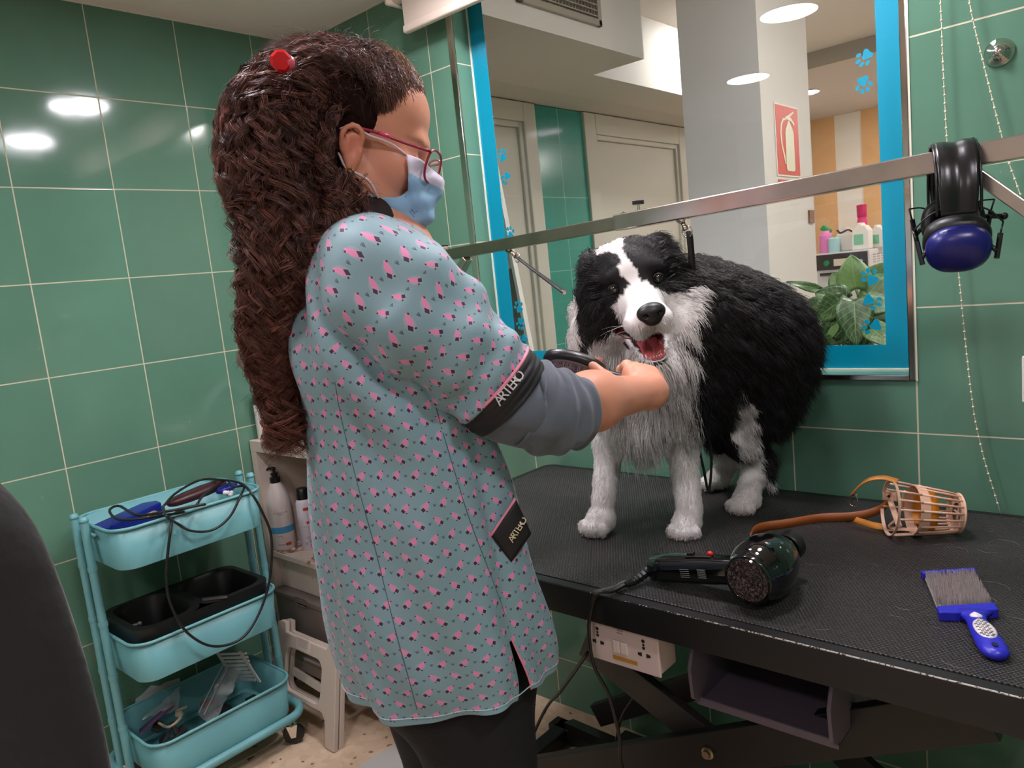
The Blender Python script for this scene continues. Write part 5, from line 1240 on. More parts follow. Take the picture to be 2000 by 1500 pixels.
# bottle behind
q = at(592, 1045, Z=SZ2); q = np.array([q[0], q[1], SZ2])+[0.0, .05, 0]
b2 = thing('shampoo_bottle', q, 'cream bottle with black cap standing behind the two front bottles', 'bottle', 'bottles in the shelf unit')
MB().lathe([(.001, 0), (.036, 0), (.037, .17), (.030, .195), (.015, .215)], q, seg=30).build('body', mat('bottle_cream', (206, 186, 166), .4), b2, smooth=True, auto=50)
MB().lathe([(.018, .212), (.018, .240), (.001, .242)], q, seg=20).build('cap', M_PUMP, b2, smooth=True, auto=40)
patch(b2, q, .037, .06, .1, .012, .02, mat('label_leaf_green', (110, 150, 60), .5))
# aerosol
q = at(606, 1070, Z=SZ2); q = np.array([q[0], q[1], SZ2])
b3 = thing('spray_can', q, 'slim lilac white spray can with black cap and grey circles', 'spray can', 'bottles in the shelf unit')
MB().lathe([(.001, 0), (.024, 0), (.026, .003), (.026, .155), (.022, .166), (.020, .168)], q, seg=30).build('body', mat('can_lilac', (214, 204, 214), .3), b3, smooth=True, auto=50)
MB().lathe([(.0205, .167), (.021, .170), (.0195, .200), (.017, .203), (.001, .203)], q, seg=24).build('cap', M_PUMP, b3, smooth=True, auto=40)
patch(b3, q, .026, .138, .1, .018, .010, M_TXR); patch(b3, q, .026, .093, .15, .010, .009, M_TXR); letter(b3, 'cotton', q, .026, .080, .0062, M_TXT)
for (a_, z_) in ((-.35, .025), (.1, .03), (-.1, .042), (.45, .022), (.2, .015)): patch(b3, q, .026, z_, a_, .010, .010, mat('circle_grey', (180, 170, 186), .4), 'circle_mark')
# boxes in the lower compartment
M_GBX = mat('box_grey_brown', (116, 104, 98), .6)
wbx = thing('storage_box', (.19, -.22, .36), 'white storage box on top of the grey one in the shelf unit', 'box')
MB().box2(V((.045, -.385, .362)), V((.35, -.05, .458))).build('box_body', M_SHW, wbx, bevel=.003)
gb = thing('storage_box', (.19, -.25, .205), 'grey brown storage box with a slot handle behind the folding stool', 'box')
MB().box2(V((.045, -.418, .207)), V((.352, -.05, .352))).build('box_body', M_GBX, gb, bevel=.004); MB().box2(V((.041, -.422, .342)), V((.356, -.046, .361))).build('lid', M_GBX, gb, bevel=.004)
c = at(590, 1176, Y=-.4185); hp = rrect(.075, .026, .0125, 6); MB().prism(hp, c+[0, -.0015, 0], (1, 0, 0), (0, 0, 1), (0, .001, 0)).build('handle_slot', mat('slot_dark', (24, 20, 20), .7), gb)
MB().tube(np.array([c+[u, -.0015, v] for u, v in hp]), .0022, 6, closed=True).build('handle_rim', M_GBX, gb)
zb((sx0+.03, sy0, .190), (.36, sy1, .2055), 'shelf')
# things on top of the unit
TOP = .8585
def onS(px, py): p = at(px, py, Z=TOP); return np.array([p[0], p[1], TOP])
q = onS(498, 853); q[0] = max(q[0], .032); 
b4 = thing('spray_can', q, 'white spray can with grey cap and orange fruit picture in the corner', 'spray can')
MB().lathe([(.001, 0), (.020, 0), (.022, .003), (.022, .112), (.018, .120)], q, seg=28).build('body', mat('can_white', (226, 218, 214), .3), b4, smooth=True, auto=50)
MB().lathe([(.0215, .113), (.021, .143), (.018, .147), (.001, .147)], q, seg=24).build('cap', mat('cap_grey', (62, 60, 62), .35), b4, smooth=True, auto=40)
letter(b4, 'H', q, .022, .098, .018, mat('letter_black', (20, 18, 18), .5)); patch(b4, q, .022, .025, .1, .016, .016, mat('fruit_orange', (226, 96, 50), .5), 'fruit_picture'); patch(b4, q, .022, .056, .1, .012, .010, mat('fruit_pink', (214, 150, 140), .5), 'flower_picture')
q2 = onS(528, 838)+[0.01, .06, 0]
b5 = thing('spray_can', q2, 'can with an orange and white label half hidden by the long curls', 'spray can')
MB().lathe([(.001, 0), (.021, 0), (.022, .05)], q2, seg=24).build('body', mat('can_white'), b5, smooth=True, auto=50); MB().lathe([(.0222, .05), (.0222, .12), (.018, .13), (.001, .131)], q2, seg=24).build('label_band', mat('label_orange', (214, 140, 50), .4), b5, smooth=True, auto=40)
# white basin with papers
q3 = onS(575, 872); bs = thing('white_basin', q3+[.06, .08, 0], 'white plastic basin on top of the shelf unit behind the curls', 'basin')
bx0, bx1, by0, by1 = q3[0]-.075, q3[0]+.24, q3[1]+.015, q3[1]+.25
def lp_(i, z): return loop(bx0+i, bx1-i, by0+i, by1-i, .04, z)
mb = MB(); mb.rings([lp_(.02, TOP), lp_(.004, TOP+.05), lp_(-.008, TOP+.054), lp_(-.008, TOP+.058), lp_(.006, TOP+.058), lp_(.024, TOP+.006)], cap=True); mb.build('basin', mat('basin_white', (232, 226, 214), .4), bs, smooth=True, auto=40)
pp = MB()
for k in range(7):
    c = np.array([bx0+.09+rng.uniform(-.02, .06), by0+.10+rng.uniform(-.03, .04), TOP+.06+k*.012]); F_ = frame_from(nrm(rng.normal(size=3)*.35+[0, -.4, 1]), (1, 0, 0)); pp.box(c, (.12, .10, .003), F_)
tag(pp.build('folded_towel', mat('towel_white', (216, 214, 224), .9), bevel=.001, label=None), 'crumpled white towel heaped in the basin on the shelf unit', 'towel', kind='stuff')

# ================================================================ FOLDING STOOL leaning on the unit
M_ST = mat('stool_beige', (196, 180, 166), .5)
yS = -.50
A0 = at(553, 1212, Y=-.455); A1 = at(655, 1250, Y=-.455); B1 = at(668, 1440, Y=-.53); B0 = at(572, 1400, Y=-.53)
st = thing('folding_stool', ((A0+B1)/2)*[1, 1, 0]+[0, 0, 0], 'beige plastic folding step stool folded flat and leaning on the shelf unit', 'stool')
wS = .27; top = np.array([at(553, 1212, Y=-.455)[0], -.452, at(600, 1225, Y=-.455)[2]]); xA = top[0]; xB = at(660, 1250, Y=-.455)[0]
xC = at(671, 1445, Y=-.535)[0]
h = top[2]
vv_ = nrm(np.array([0, .075, h])); base = np.array([0, -.535, 0.0])
def SP(x_, t): return base*[0, 1, 1]+[x_, 0, 0]+vv_*t
Lh = h/vv_[2]
xa0, xa1 = xA+.0, xB+.012; fl = .028
def st_frame(off, name, m_=M_ST, th=.016, inset=0):
    n_ = nrm(np.cross((1, 0, 0), vv_)); n_ = n_ if n_[1] < 0 else -n_
    T_ = lambda p: p
    # outline: flared legs, notched top, window with rounded corners
    out = [(xa0-fl, 0), (xa0-fl+.045, 0), (xa0+.028, Lh*.24), (xa0+.045, Lh*.30), (xa1-.045, Lh*.30), (xa1-.028, Lh*.24), (xa1+fl-.045, 0), (xa1+fl, 0), (xa1+.006, Lh*.93), (xa1-.0, Lh*.95), (xa1-.035, Lh*.95), (xa1-.04, Lh*.90), (xa0+.05, Lh*.90), (xa0+.045, Lh*1.0), (xa0+.02, Lh*1.0), (xa0+.0, Lh*.97)]
    win = rrect((xa1-xa0)*.62, Lh*.42, .03, 6)+[(xa0+xa1)/2, Lh*.56]
    bm = bmesh.new(); o2 = [bm.verts.new(SP(x_, t)+n_*off) for x_, t in out]; w2 = [bm.verts.new(SP(x_, t)+n_*off) for x_, t in win]
    es = [bm.edges.new((o2[i], o2[(i+1) % len(o2)])) for i in range(len(o2))]+[bm.edges.new((w2[i], w2[(i+1) % len(w2)])) for i in range(len(w2))]
    bmesh.ops.triangle_fill(bm, use_beauty=True, edges=es, normal=Vector(n_))
    r = bmesh.ops.extrude_face_region(bm, geom=bm.faces[:]); bmesh.ops.translate(bm, verts=[v for v in r['geom'] if isinstance(v, bmesh.types.BMVert)], vec=Vector(-n_*th))
    bmesh.ops.recalc_face_normals(bm, faces=bm.faces[:]); me = bpy.data.meshes.new(name); bm.to_mesh(me); bm.free()
    o = link(name, me, m_, st); md = o.modifiers.new('bevel', 'BEVEL'); md.width = .003; md.segments = 2; md.limit_method = 'ANGLE'; md.angle_limit = R_(40); return n_
n_ = st_frame(.012, 'front_leg_frame'); st_frame(-.008, 'back_leg_frame')
MB().prism([(xa0+.075, Lh*.56), (xa1-.075, Lh*.52), (xa1-.075, Lh*.44), (xa0+.075, Lh*.48)], base+n_*(-.004), (1, 0, 0), vv_, -n_*.01).build('cross_bar', M_ST, st, bevel=.002)
MB().prism(rrect(.075, .036, .004, 3)+[(xa0+xa1)/2-.005, Lh*.845], base+n_*.0121, (1, 0, 0), vv_, n_*.0012).build('embossed_panel', mat('stool_label', (208, 194, 182), .5), st)
mb = MB()
for k in range(4): mb.prism([(0, 0), (.05, 0), (.05, .002), (0, .002)], base+n_*.0134+[(xa0+xa1)/2-.03, 0, 0]+vv_*(Lh*.825+k*.007), (1, 0, 0), vv_, n_*.0004)
mb.build('embossed_lines', mat('stool_lines', (176, 160, 148), .6), st)

# small chrome foot on a pale base at the left of the trousers
q = at(795, 1440, Z=.05); 
t = thing('chrome_foot', (q[0], q[1], 0), 'round chrome foot with a grey cap on the floor beside the trousers', 'foot')
MB().lathe([(.020, .0), (.020, .006), (.014, .010), (.016, .03), (.016, .045)], (q[0], q[1], 0.0005), seg=20).build('stem_part', M_CHROME, t, smooth=True, auto=40)
MB().lathe([(.021, .045), (.022, .052), (.020, .062), (.001, .064)], (q[0], q[1], .0005), seg=20).build('cap', mat('cap_pale', (170, 168, 164), .5), t, smooth=True, auto=40)
a_, b_, c_, d_ = at(705, 1497, Z=0), at(790, 1445, Z=0), at(860, 1440, Z=0), at(860, 1560, Z=0)
e_ = at(640, 1560, Z=0)
tag(MB().prism([(p[0], p[1]) for p in (a_, b_, c_, d_, e_)][::-1], (0, 0, .0005), (1, 0, 0), (0, 1, 0), (0, 0, .006)).build('floor_mat', mat('mat_pale', (186, 182, 176), .6), bevel=.002), 'pale grey floor mat edge under the feet of the groomer', 'mat')

# ================================================================ dark garment at the lower left (a clothed figure cut off by the frame)
M_DK = mat('dark_cloth', (22, 18, 17), .85, bump=(14, .5, .02), sheen=.2)
ol = [(-120, 820), (0, 945), (45, 990), (85, 1060), (118, 1150), (150, 1245), (182, 1350), (205, 1430), (225, 1520), (240, 1600)]
rows = []
for k, (px, py) in enumerate(ol):
    dd = .62; edge = P(px, py, dd); wd = .26; cen = P(px-wd/dd*FPX*.5, py+20, dd)
    ax_ = nrm(edge-cen); vw = nrm(cen-CAM); r1 = np.linalg.norm(edge-cen); a = np.linspace(0, 2*math.pi, 30, endpoint=False)
    wob_ = 1+.03*np.sin(a*5+k*.5)
    rows.append(cen+(r1*wob_*np.cos(a))[:, None]*ax_+(.5*r1*wob_*np.sin(a))[:, None]*vw)
lowz = rows[-1][:, 2].min()
for dz_ in (.25, .5, .75, 1.0): rows.append(rows[-1]*[1, 1, 0]+np.array([0, 0, 1.])*np.maximum((ol and rows[9][:, 2])*(1-dz_)+.002, .002)[:, None])
o = MB().rings(rows).build('dark_garment', M_DK, smooth=True, sub=1); tag(o, 'dark brown cloth garment filling the lower left corner of the photo', 'garment')

# ================================================================ THE DOG
DO = np.array([1.50, -.27, TZ+.0015])
dog = thing('dog', DO, 'black and white shaggy dog standing on the grooming table with its mouth open', 'dog')
tz = TZ+.0018
O = P(1240, 553, 1.375); vw = nrm(CAM-O); rr0 = CM[0]*.967+CM[1]*.25; f0 = vw; hx = nrm(rr0-f0*(rr0@f0)); hz = np.cross(hx, f0)
hz = hz if hz@CM[1] > 0 else -hz
f1 = nrm(f0*math.cos(R_(9))+hx*math.sin(R_(9))); hx = nrm(hx-f1*(hx@f1)); hz = nrm(hz-f1*(hz@f1))
fw = nrm(f1*math.cos(R_(6))-hz*math.sin(R_(6))); hz = nrm(hz-fw*(hz@fw)); hx = nrm(hx-fw*(hx@fw))
HM = np.array([hx, fw, hz])                       # head frame rows: to image right, forward, up
HK = 1.12
def HL(x_, y_, z_): return O+(x_*hx+y_*fw+z_*hz)*HK
def toH(p): return (p-O)@HM.T/HK
# joints
FLp, FRp, HRp, HLp = V((1.392, -.429, tz)), V((1.556, -.369, tz)), V((1.597, -.193, tz)), V((1.471, -.076, tz))
FLe, FRe = P(1192, 850, 1.545), P(1330, 850, 1.50)
HRk, HRh = P(1445, 850, 1.55), P(1478, 900, 1.595)
HLk, HLh = P(1400, 850, 1.66), P(1424, 895, 1.70)
che, mid, rmp = P(1342, 650, 1.505), P(1428, 655, 1.535), P(1474, 684, 1.545)
nkb, nkt = P(1300, 640, 1.49), HL(0, -.10, -.03)
def paw_prims(p, fwd, s=1.0):
    fwd = nrm(fwd*[1, 1, 0]); sd = np.array([fwd[1], -fwd[0], 0]); q = []
    q.append(('+', .012, 'e', p+[0, 0, .020*s]-fwd*.008, (.024*s, .026*s, .020*s)))
    for u, l in ((-.020, .013), (-.007, .022), (.007, .022), (.020, .013)):
        q.append(('+', .004, 'e', p+sd*u*s+fwd*l*s+[0, 0, .0125*s], (.0088*s, .0088*s, .012*s)))
    return q
dn = V((0, 0, -1.))
fFL, fFR = V((-.15, -1, 0)), V((.25, -1, 0)); fHR, fHL = V((-.15, -1, 0)), V((-.75, -.6, 0))
body_prims = [
 ('+', .05, 'e', che, (.112, .110, .130)), ('+', .08, 'e', mid, (.104, .104, .118)), ('+', .08, 'e', rmp, (.086, .090, .110)),
 ('+', .06, 'c', che+[0, 0, .035], rmp+[0, 0, .03], .106, .088),
 ('+', .05, 'e', P(1352, 745, 1.515), (.082, .09, .09)),
 ('+', .05, 'c', nkb, nkt, .098, .082), ('+', .05, 'e', P(1165, 655, 1.475), (.052, .05, .085)),
 ('+', .05, 'e', P(1270, 745, 1.475), (.072, .062, .090)),                       # chest
 ('+', .04, 'e', P(1245, 820, 1.50), (.055, .045, .055)),
 ('+', .04, 'c', P(1215, 790, 1.54), FLe, .048, .031), ('+', .03, 'c', FLe, FLp+[.0, .02, .045], .030, .0215),
 ('+', .04, 'c', P(1325, 770, 1.50), FRe, .050, .033), ('+', .03, 'c', FRe, FRp+[.0, .02, .045], .032, .0235),
 ('+', .05, 'e', P(1480, 765, 1.545), (.054, .058, .080)), ('+', .05, 'e', P(1450, 770, 1.62), (.055, .05, .075)),
 ('+', .04, 'c', P(1476, 790, 1.555), HRk, .048, .034), ('+', .025, 'c', HRk, HRh, .034, .026), ('+', .02, 'c', HRh, HRp+[.0, .022, .035], .025, .0225),
 ('+', .04, 'c', P(1435, 790, 1.64), HLk, .045, .032), ('+', .025, 'c', HLk, HLh, .031, .025), ('+', .02, 'c', HLh, HLp+[.015, .012, .035], .025, .0225),
] + paw_prims(FLp, fFL, 1.22) + paw_prims(FRp, fFR, 1.12) + paw_prims(HRp, fHR, 1.15) + paw_prims(HLp, fHL, 1.15)
def hp(k, kind, *a, op='+'):                      # head primitive in head coordinates
    if kind == 'e': return (op, k, 'e', HL(*a[0]), tuple(np.array(a[1])*HK), HM)
    if kind == 'c': return (op, k, 'c', HL(*a[0]), HL(*a[1]), a[2]*HK, a[3]*HK)
head_prims = [
 hp(.03, 'e', (0, -.060, .012), (.066, .074, .058)), hp(.03, 'e', (0, -.030, .022), (.050, .040, .038)),
 hp(.03, 'e', (-.044, -.045, -.042), (.040, .045, .042)), hp(.03, 'e', (.044, -.045, -.042), (.040, .045, .042)),
 hp(.026, 'c', (0, -.020, -.026), (0, .058, -.046), .037, .0275),
 hp(.012, 'e', (-.018, .048, -.057), (.021, .036, .019)), hp(.012, 'e', (.018, .048, -.057), (.021, .036, .019)),
 hp(.010, 'e', (0, .074, -.044), (.016, .014, .014)),
 hp(.010, 'c', (-.044, .000, .018), (-.026, .005, .024), .010, .009), hp(.010, 'c', (.044, .000, .018), (.026, .005, .024), .010, .009),   # brows
 hp(.010, 'c', (-.022, -.015, -.092), (-.014, .042, -.127), .014, .0095), hp(.010, 'c', (.022, -.015, -.092), (.014, .042, -.127), .014, .0095), hp(.006, 'e', (0, .047, -.128), (.019, .013, .0095)),
 hp(.012, 'e', (0, -.02, -.112), (.030, .040, .016)),
 hp(.02, 'c', (-.056, -.055, .048), (-.074, -.042, .004), .020, .016), hp(.02, 'c', (.056, -.055, .048), (.074, -.042, .004), .020, .016),     # folded ears
 hp(.03, 'e', (0, -.09, -.09), (.07, .06, .07)),
]
mouth = [hp(.006, 'c', (0, -.020, -.082), (0, .050, -.094), .025, .019, op='-'), hp(.006, 'e', (0, .060, -.098), (.020, .030, .019), op='-'),
         hp(.003, 'c', (-.030, .006, -.077), (-.046, -.022, -.066), .008, .0045, op='-'), hp(.003, 'c', (.030, .006, -.077), (.046, -.022, -.066), .008, .0045, op='-')]
eyes_s = [hp(.003, 'e', (sx*.0375, .0085, .0005), (.0085, .0075, .0075), op='-') for sx in (-1, 1)]
fn_all = prims_fn(body_prims+head_prims+mouth+eyes_s)
lo_, hi_ = V((1.22, -.62, TZ)), V((1.78, .0, 1.42))
dv_, dq = sdf_mesh(fn_all, lo_, hi_, .0055)
# ---- coat pattern
def inE(p, c, r, M=None): return sd_ell(p, V(c), r, M) < 0
def coat(p):
    """1 where the coat is white"""
    h = toH(p); x_, y_, z_ = h.T; n_ = .004*np.sin(p[:, 0]*190+p[:, 2]*130)+.003*np.sin(p[:, 1]*260+2)
    head = (sd_ell(p, HL(0, -.02, -.02), (.125, .13, .12), HM) < 0)
    xb = x_+n_*.6
    # blaze
    t = np.clip(z_/.09, 0, 1); cx = -.002-.020*t; hw_ = .0070+.005*np.sin(t*6.0)**2+.014*np.clip(t-.55, 0, 1)
    blaze = (np.abs(xb-cx) < hw_) & (z_ > -.01) & (z_ < .082) & (y_ > -.08)
    star = (np.abs(xb+.030-.3*(z_-.07)) < .012) & (np.abs(z_-.068) < .011) & (y_ > -.09)
    muz = (y_ > -.005+.25*np.abs(xb)) & (z_ < -.006-.55*np.maximum(np.abs(xb)-.012, 0)) & (np.abs(xb) < .05)
    muz |= (y_ > .020) & (z_ < .002)
    low = (z_ < -.074+.15*np.abs(xb)) & (y_ > -.10)
    chk = (x_ > .040+n_) & (z_ < -.030) & (z_ > -.2)
    W = head & (blaze | star | muz | low | chk)
    b = ~head
    ruff = inE(p, P(1262, 730, 1.44), (.115, .115, .175), None) & b
    # right limit of the ruff
    side = (p-P(1334, 700, 1.45))@nrm(CM[0]+.15*CM[1]) < n_*2.5+.05*np.clip(p[:, 2]-1.08, -.04, .3)
    W |= ruff & side
    W |= (x_ < -.083) & (y_ < -.045) & (z_ < .0) & (z_ > -.25) & ((p-P(1120, 640, 1.5))@nrm(CM[0]) < .06)
    for a, c, r in ((P(1215, 790, 1.54), FLe, .085), (FLe, FLp, .07), (FRe, FRp, .06)): W |= (sd_caps(p, V(a), V(c), r, r) < 0) & (p[:, 2] < 1.0) & (side | (p[:, 2] < .945))
    W |= (sd_caps(p, V(P(1325, 790, 1.50)), V(FRe), .07, .06) < 0) & side
    W |= (sd_caps(p, V(HRh), V(HRp), .055, .06) < 0) & (p[:, 2] < .90) & ((p-HRh)@nrm(CM[0]) < .000+.10*(HRh[2]-p[:, 2]))
    W |= (p[:, 2] < .835)
    W |= (sd_caps(p, V(HLh), V(HLp), .06, .06) < 0) & (p[:, 2] < .90)
    W |= sd_caps(p, V(P(1430, 745, 1.455)), V(P(1460, 870, 1.53)), .018, .026)+.004*np.sin(p[:, 2]*160) < 0
    return W
BLK, WHT = np.array([.0085, .0070, .0074]), np.array([.84, .79, .76])
def coat_col(p):
    w_ = coat(p); c = np.where(w_[:, None], WHT, BLK)
    h = toH(p)
    lip = (sd_ell(p, HL(0, .03, -.078), (.040, .060, .012), HM) < 0) & (h[:, 2] < -.062)
    c[(sd_caps(p, HL(-.0375, .010, .0005), HL(.0376*-1, .010, .0005), .0125, .0125) < 0) | (sd_caps(p, HL(.0375, .010, .0005), HL(.0316, .010, .0005), .0125, .0125) < 0)] = BLK
    return c
skinc = coat_col(dv_); hh = toH(dv_)
inm = prims_fn([('+', .001, *m_[2:]) for m_ in mouth])(dv_) < .0022
skinc[inm] = [.16, .022, .022]
lipz = (~inm) & (prims_fn([('+', .001, *m_[2:]) for m_ in mouth])(dv_) < .0062) & (hh[:, 1] > -.03); skinc[lipz] = [.02, .012, .013]
skinc[(dv_[:, 2] < tz+.006)] = [.10, .06, .055]
M_SKIN = col_mat('dog_skin', .6, .3)
link('body', fast_mesh('body', dv_, [dq], True, col=skinc), M_SKIN, dog)
# ---- fur
def comb_len(p, nrm_):
    n = len(p); h = toH(p); L = np.full(n, .040); D = np.zeros((n, 3))
    bodyd = nrm(rmp-che)
    D[:] = bodyd*.8+dn*.8
    dz = p[:, 2]
    # rump: long and falling
    w = np.clip(((p-mid)@bodyd)/.12, 0, 1)[:, None]; D = D*(1-w)+(bodyd*.5+dn*1.0)*w; L = L+.016*w[:, 0]*np.clip((dz-.92)/.12, .1, 1)
    back = np.clip((nrm_[:, 2]-.3)/.5, 0, 1); L -= .012*back; D += (bodyd*.8)*back[:, None]
    # chest
    c = np.clip(1-sd_ell(p, P(1262, 755, 1.45), (.10, .10, .14))/.03, 0, 1)[:, None]; D = D*(1-c)+(dn*1.0+nrm_*.12)*c; L = L*(1-c[:, 0])+.060*c[:, 0]
    # legs
    for a, b_, r, l in ((FLe, FLp, .045, .010), (FRe, FRp, .047, .010), (HRh, HRp, .04, .012), (HLh, HLp, .04, .010), (HRk, HRh, .045, .024), (HLk, HLh, .045, .02)):
        m = np.clip(1.5-sd_caps(p, V(a), V(b_), r, r*.75)/.012, 0, 1)*(dz < max(a[2], b_[2])+.03); D = D*(1-m[:, None])+(nrm(V(b_)-V(a))*.9)*m[:, None]; L = L*(1-m)+l*m
    m = dz < tz+.05; L[m] = .008; D[m] = nrm_[m]*.4+[0, -.4, -.5]
    # feathers behind the hind leg
    m = (sd_caps(p, V(HRk), V(HRh), .05, .04) < 0) & (((p-HRh)@CM[0]) > .008); L[m] = .04; D[m] = dn*1.0+CM[0]*.25
    # head
    hd_ = np.clip(1-sd_ell(p, HL(0, -.01, -.02), (.092, .11, .095), HM)/.02, 0, 1)[:, None]
    hl = np.full(n, .022); x_, y_, z_ = h.T
    hl = np.where(y_ > .012, .0055, hl); hl = np.where((y_ <= .012) & (y_ > -.03), .012, hl)
    hl = np.where((z_ < -.02) & (y_ < -.02), .036, hl); hl = np.where((np.abs(x_) > .052) & (y_ < .0), .042, hl); hl = np.where((z_ < -.095), .012, hl)
    hD = (-fw[None]*1.0)+hx[None]*(x_[:, None]*14)+hz[None]*((z_+.0)[:, None]*5)
    lowr = (z_ < -.01)[:, None]; hD = np.where(lowr, -fw[None]*.45+hx[None]*(x_[:, None]*9)-hz[None]*.75, hD)
    ear = (np.abs(x_) > .065) & (z_ > -.02); hD[ear] = (hx[None]*np.sign(x_[ear])[:, None]*.75-hz[None]*.75-fw[None]*.3)
    D = D*(1-hd_)+hD*hd_; L = L*(1-hd_[:, 0])+hl*hd_[:, 0]
    # neck ruff beside the head
    rf = np.clip(1-np.abs(sd_ell(p, HL(0, -.10, -.05), (.11, .06, .12), HM))/.03, 0, 1)*(1-hd_[:, 0]); L = L+rf*.018
    return D, L
fn_b = fn_all
def wfun(p):
    h = toH(p); m = np.ones(len(p)); m[sd_ell(p, HL(0, 0, -.02), (.10, .13, .11), HM) < 0] = 2.6; m[p[:, 2] < tz+.07] = 2.0
    m[(p-mid)@nrm(CAM-mid) < -.06] *= .35
    return m
NF = 105000
p, nn = sample(dv_, dq, NF, wfun)
nn = sdf_grad(fn_b, p)
mm = prims_fn([('+', .001, *m_[2:]) for m_ in mouth])(p) < .0065
nose_c = HL(0, .092, -.042)
keep = ~mm & (np.linalg.norm(p-nose_c, axis=1) > .022) & (p[:, 2] > tz+.003)
for sx in (-1, 1): keep &= np.linalg.norm(p-HL(sx*.0375, .009, .0005), axis=1) > .0105
p, nn = p[keep], nn[keep]; D, L = comb_len(p, nn); N = len(p)
D /= np.linalg.norm(D, axis=1)[:, None]+1e-9
# clumps: neighbouring strands lean the same way
q_ = p*55; cl = np.stack([np.sin(q_[:, 1]*1.7+np.sin(q_[:, 2]*1.3)*2), np.sin(q_[:, 2]*1.9+np.sin(q_[:, 0]*1.1)*2), np.sin(q_[:, 0]*1.5+np.sin(q_[:, 1]*1.6)*2)], 1)
q2_ = p*160; cl2 = np.stack([np.sin(q2_[:, 1]+np.sin(q2_[:, 2])*2), np.sin(q2_[:, 2]*1.2+np.sin(q2_[:, 0])*2), np.sin(q2_[:, 0]+np.sin(q2_[:, 1])*2)], 1)
long_ = np.clip(L/.04, 0, 1)[:, None]
L = L*rng.uniform(.65, 1.12, N)
t1 = nn*(.75-.1*long_)+D*.7+cl*.10+cl2*.10+rng.normal(size=(N, 3))*.10; t1 /= np.linalg.norm(t1, axis=1)[:, None]
t2 = nn*.18+D*1.0+cl*.16+cl2*.16+rng.normal(size=(N, 3))*.13; t2 /= np.linalg.norm(t2, axis=1)[:, None]
t3 = nn*.0+D*1.0+dn*.25*long_+cl*.22+cl2*.22+rng.normal(size=(N, 3))*.18; t3 /= np.linalg.norm(t3, axis=1)[:, None]
p0 = p-nn*.0015; pts = np.stack([p0, p0+t1*L[:, None]*.33, p0+t1*L[:, None]*.33+t2*L[:, None]*.36, p0+t1*L[:, None]*.33+t2*L[:, None]*.36+t3*L[:, None]*.36], 1)
pts[:, :, 2] = np.maximum(pts[:, :, 2], tz+.001)
white = coat(p); col = np.where(white[:, None], WHT*rng.uniform(.78, 1.12, (N, 1)), BLK*rng.uniform(.4, 2.0, (N, 1))+np.array([.004, .002, .002])*rng.random((N, 1)))
rad = np.where(white, .00042, .00046)*np.clip(.55+L/.05, .5, 1.15)
M_FUR = col_mat('fur', .42, .35)
o = link('fur', strands_mesh('fur', pts, rad, np.clip(col, 0, .95)), M_FUR, dog); o['kind'] = 'stuff'
# ---- nose, eyes, tongue, teeth, whiskers
M_NOSE = mat('nose_black', (24, 20, 21), .42, bump=(900, .35, .0004))
nf = prims_fn([hp(.004, 'e', (0, .090, -.040), (.0225, .014, .0155)), hp(.004, 'e', (0, .092, -.050), (.014, .010, .011)), hp(.002, 'e', (-.011, .1035, -.043), (.0046, .007, .0036), op='-'), hp(.002, 'e', (.011, .1035, -.043), (.0046, .007, .0036), op='-'), hp(.0015, 'c', (0, .105, -.049), (0, .101, -.062), .0009, .0009, op='-')])
v, q = sdf_mesh(nf, nose_c-.036, nose_c+.036, .0013); link('nose', fast_mesh('nose', v, [q], True), M_NOSE, dog)
M_EYE = mat('eye_brown', (34, 17, 10), .05, coat=1)
for sx in (-1, 1):
    e = HL(sx*.0375, .0072, .0005); MB().ball(e, .0088, 18).build('eye', M_EYE, dog, smooth=True)
    MB().ball(e+vw*.0052, (.0046), 14).build('pupil', mat('pupil', (4, 3, 3), .03, coat=1), dog, smooth=True)
    a = np.linspace(0, 2*math.pi, 30, endpoint=False); MB().tube(e+vw*.0058+np.cos(a)[:, None]*hx*.0085+np.sin(a)[:, None]*hz*.0068, .0014, 6, closed=True).build('eyelid', mat('lid_black', (14, 10, 10), .35), dog, smooth=True)
M_TON = mat('tongue_pink', (196, 92, 96), .3, sss=.2, bump=(500, .3, .0004))
rows = []
for t in np.linspace(0, 1, 14):
    y_ = -.018+.074*t; z_ = -.099-.023*t**1.5; w_ = .0185*(1-.55*max(0, (t-.75)/.25)**2)*(1 if t < .99 else .5)
    rows.append([HL(u*w_, y_, z_+.0022*abs(u)**2-.0016*math.exp(-(u/.15)**2)) for u in np.linspace(-1, 1, 13)])
solid(MB().grid(rows).build('tongue', M_TON, dog, smooth=True), .005, 0)
M_TEE = mat('teeth', (226, 216, 196), .25); mb = MB()
for u in np.linspace(-1, 1, 7): mb.ball(HL(u*.013, .052-.004*u*u, -.1165), (.0014, .0012, .0026), 8, HM)
for sx in (-1, 1): mb.lathe([(.0022, 0), (.0018, -.004), (.0004, -.008)], HL(sx*.020, .056, -.073), hz, seg=8); mb.lathe([(.0020, 0), (.0016, .004), (.0004, .007)], HL(sx*.0155, .046, -.116), hz, seg=8)
mb.build('teeth', M_TEE, dog, smooth=True)
M_LIP = mat('lip_black', (26, 16, 17), .3)
g_ = [HL(x_, y_, z_) for x_, y_, z_ in ((-.036, -.012, -.094), (-.026, .02, -.114), (-.018, .045, -.1245), (-.008, .058, -.127), (.008, .058, -.127), (.018, .045, -.1245), (.026, .02, -.114), (.036, -.012, -.094))]
MB().tube(spline(g_, 5), .0040, 8).build('lower_lip', M_LIP, dog, smooth=True)
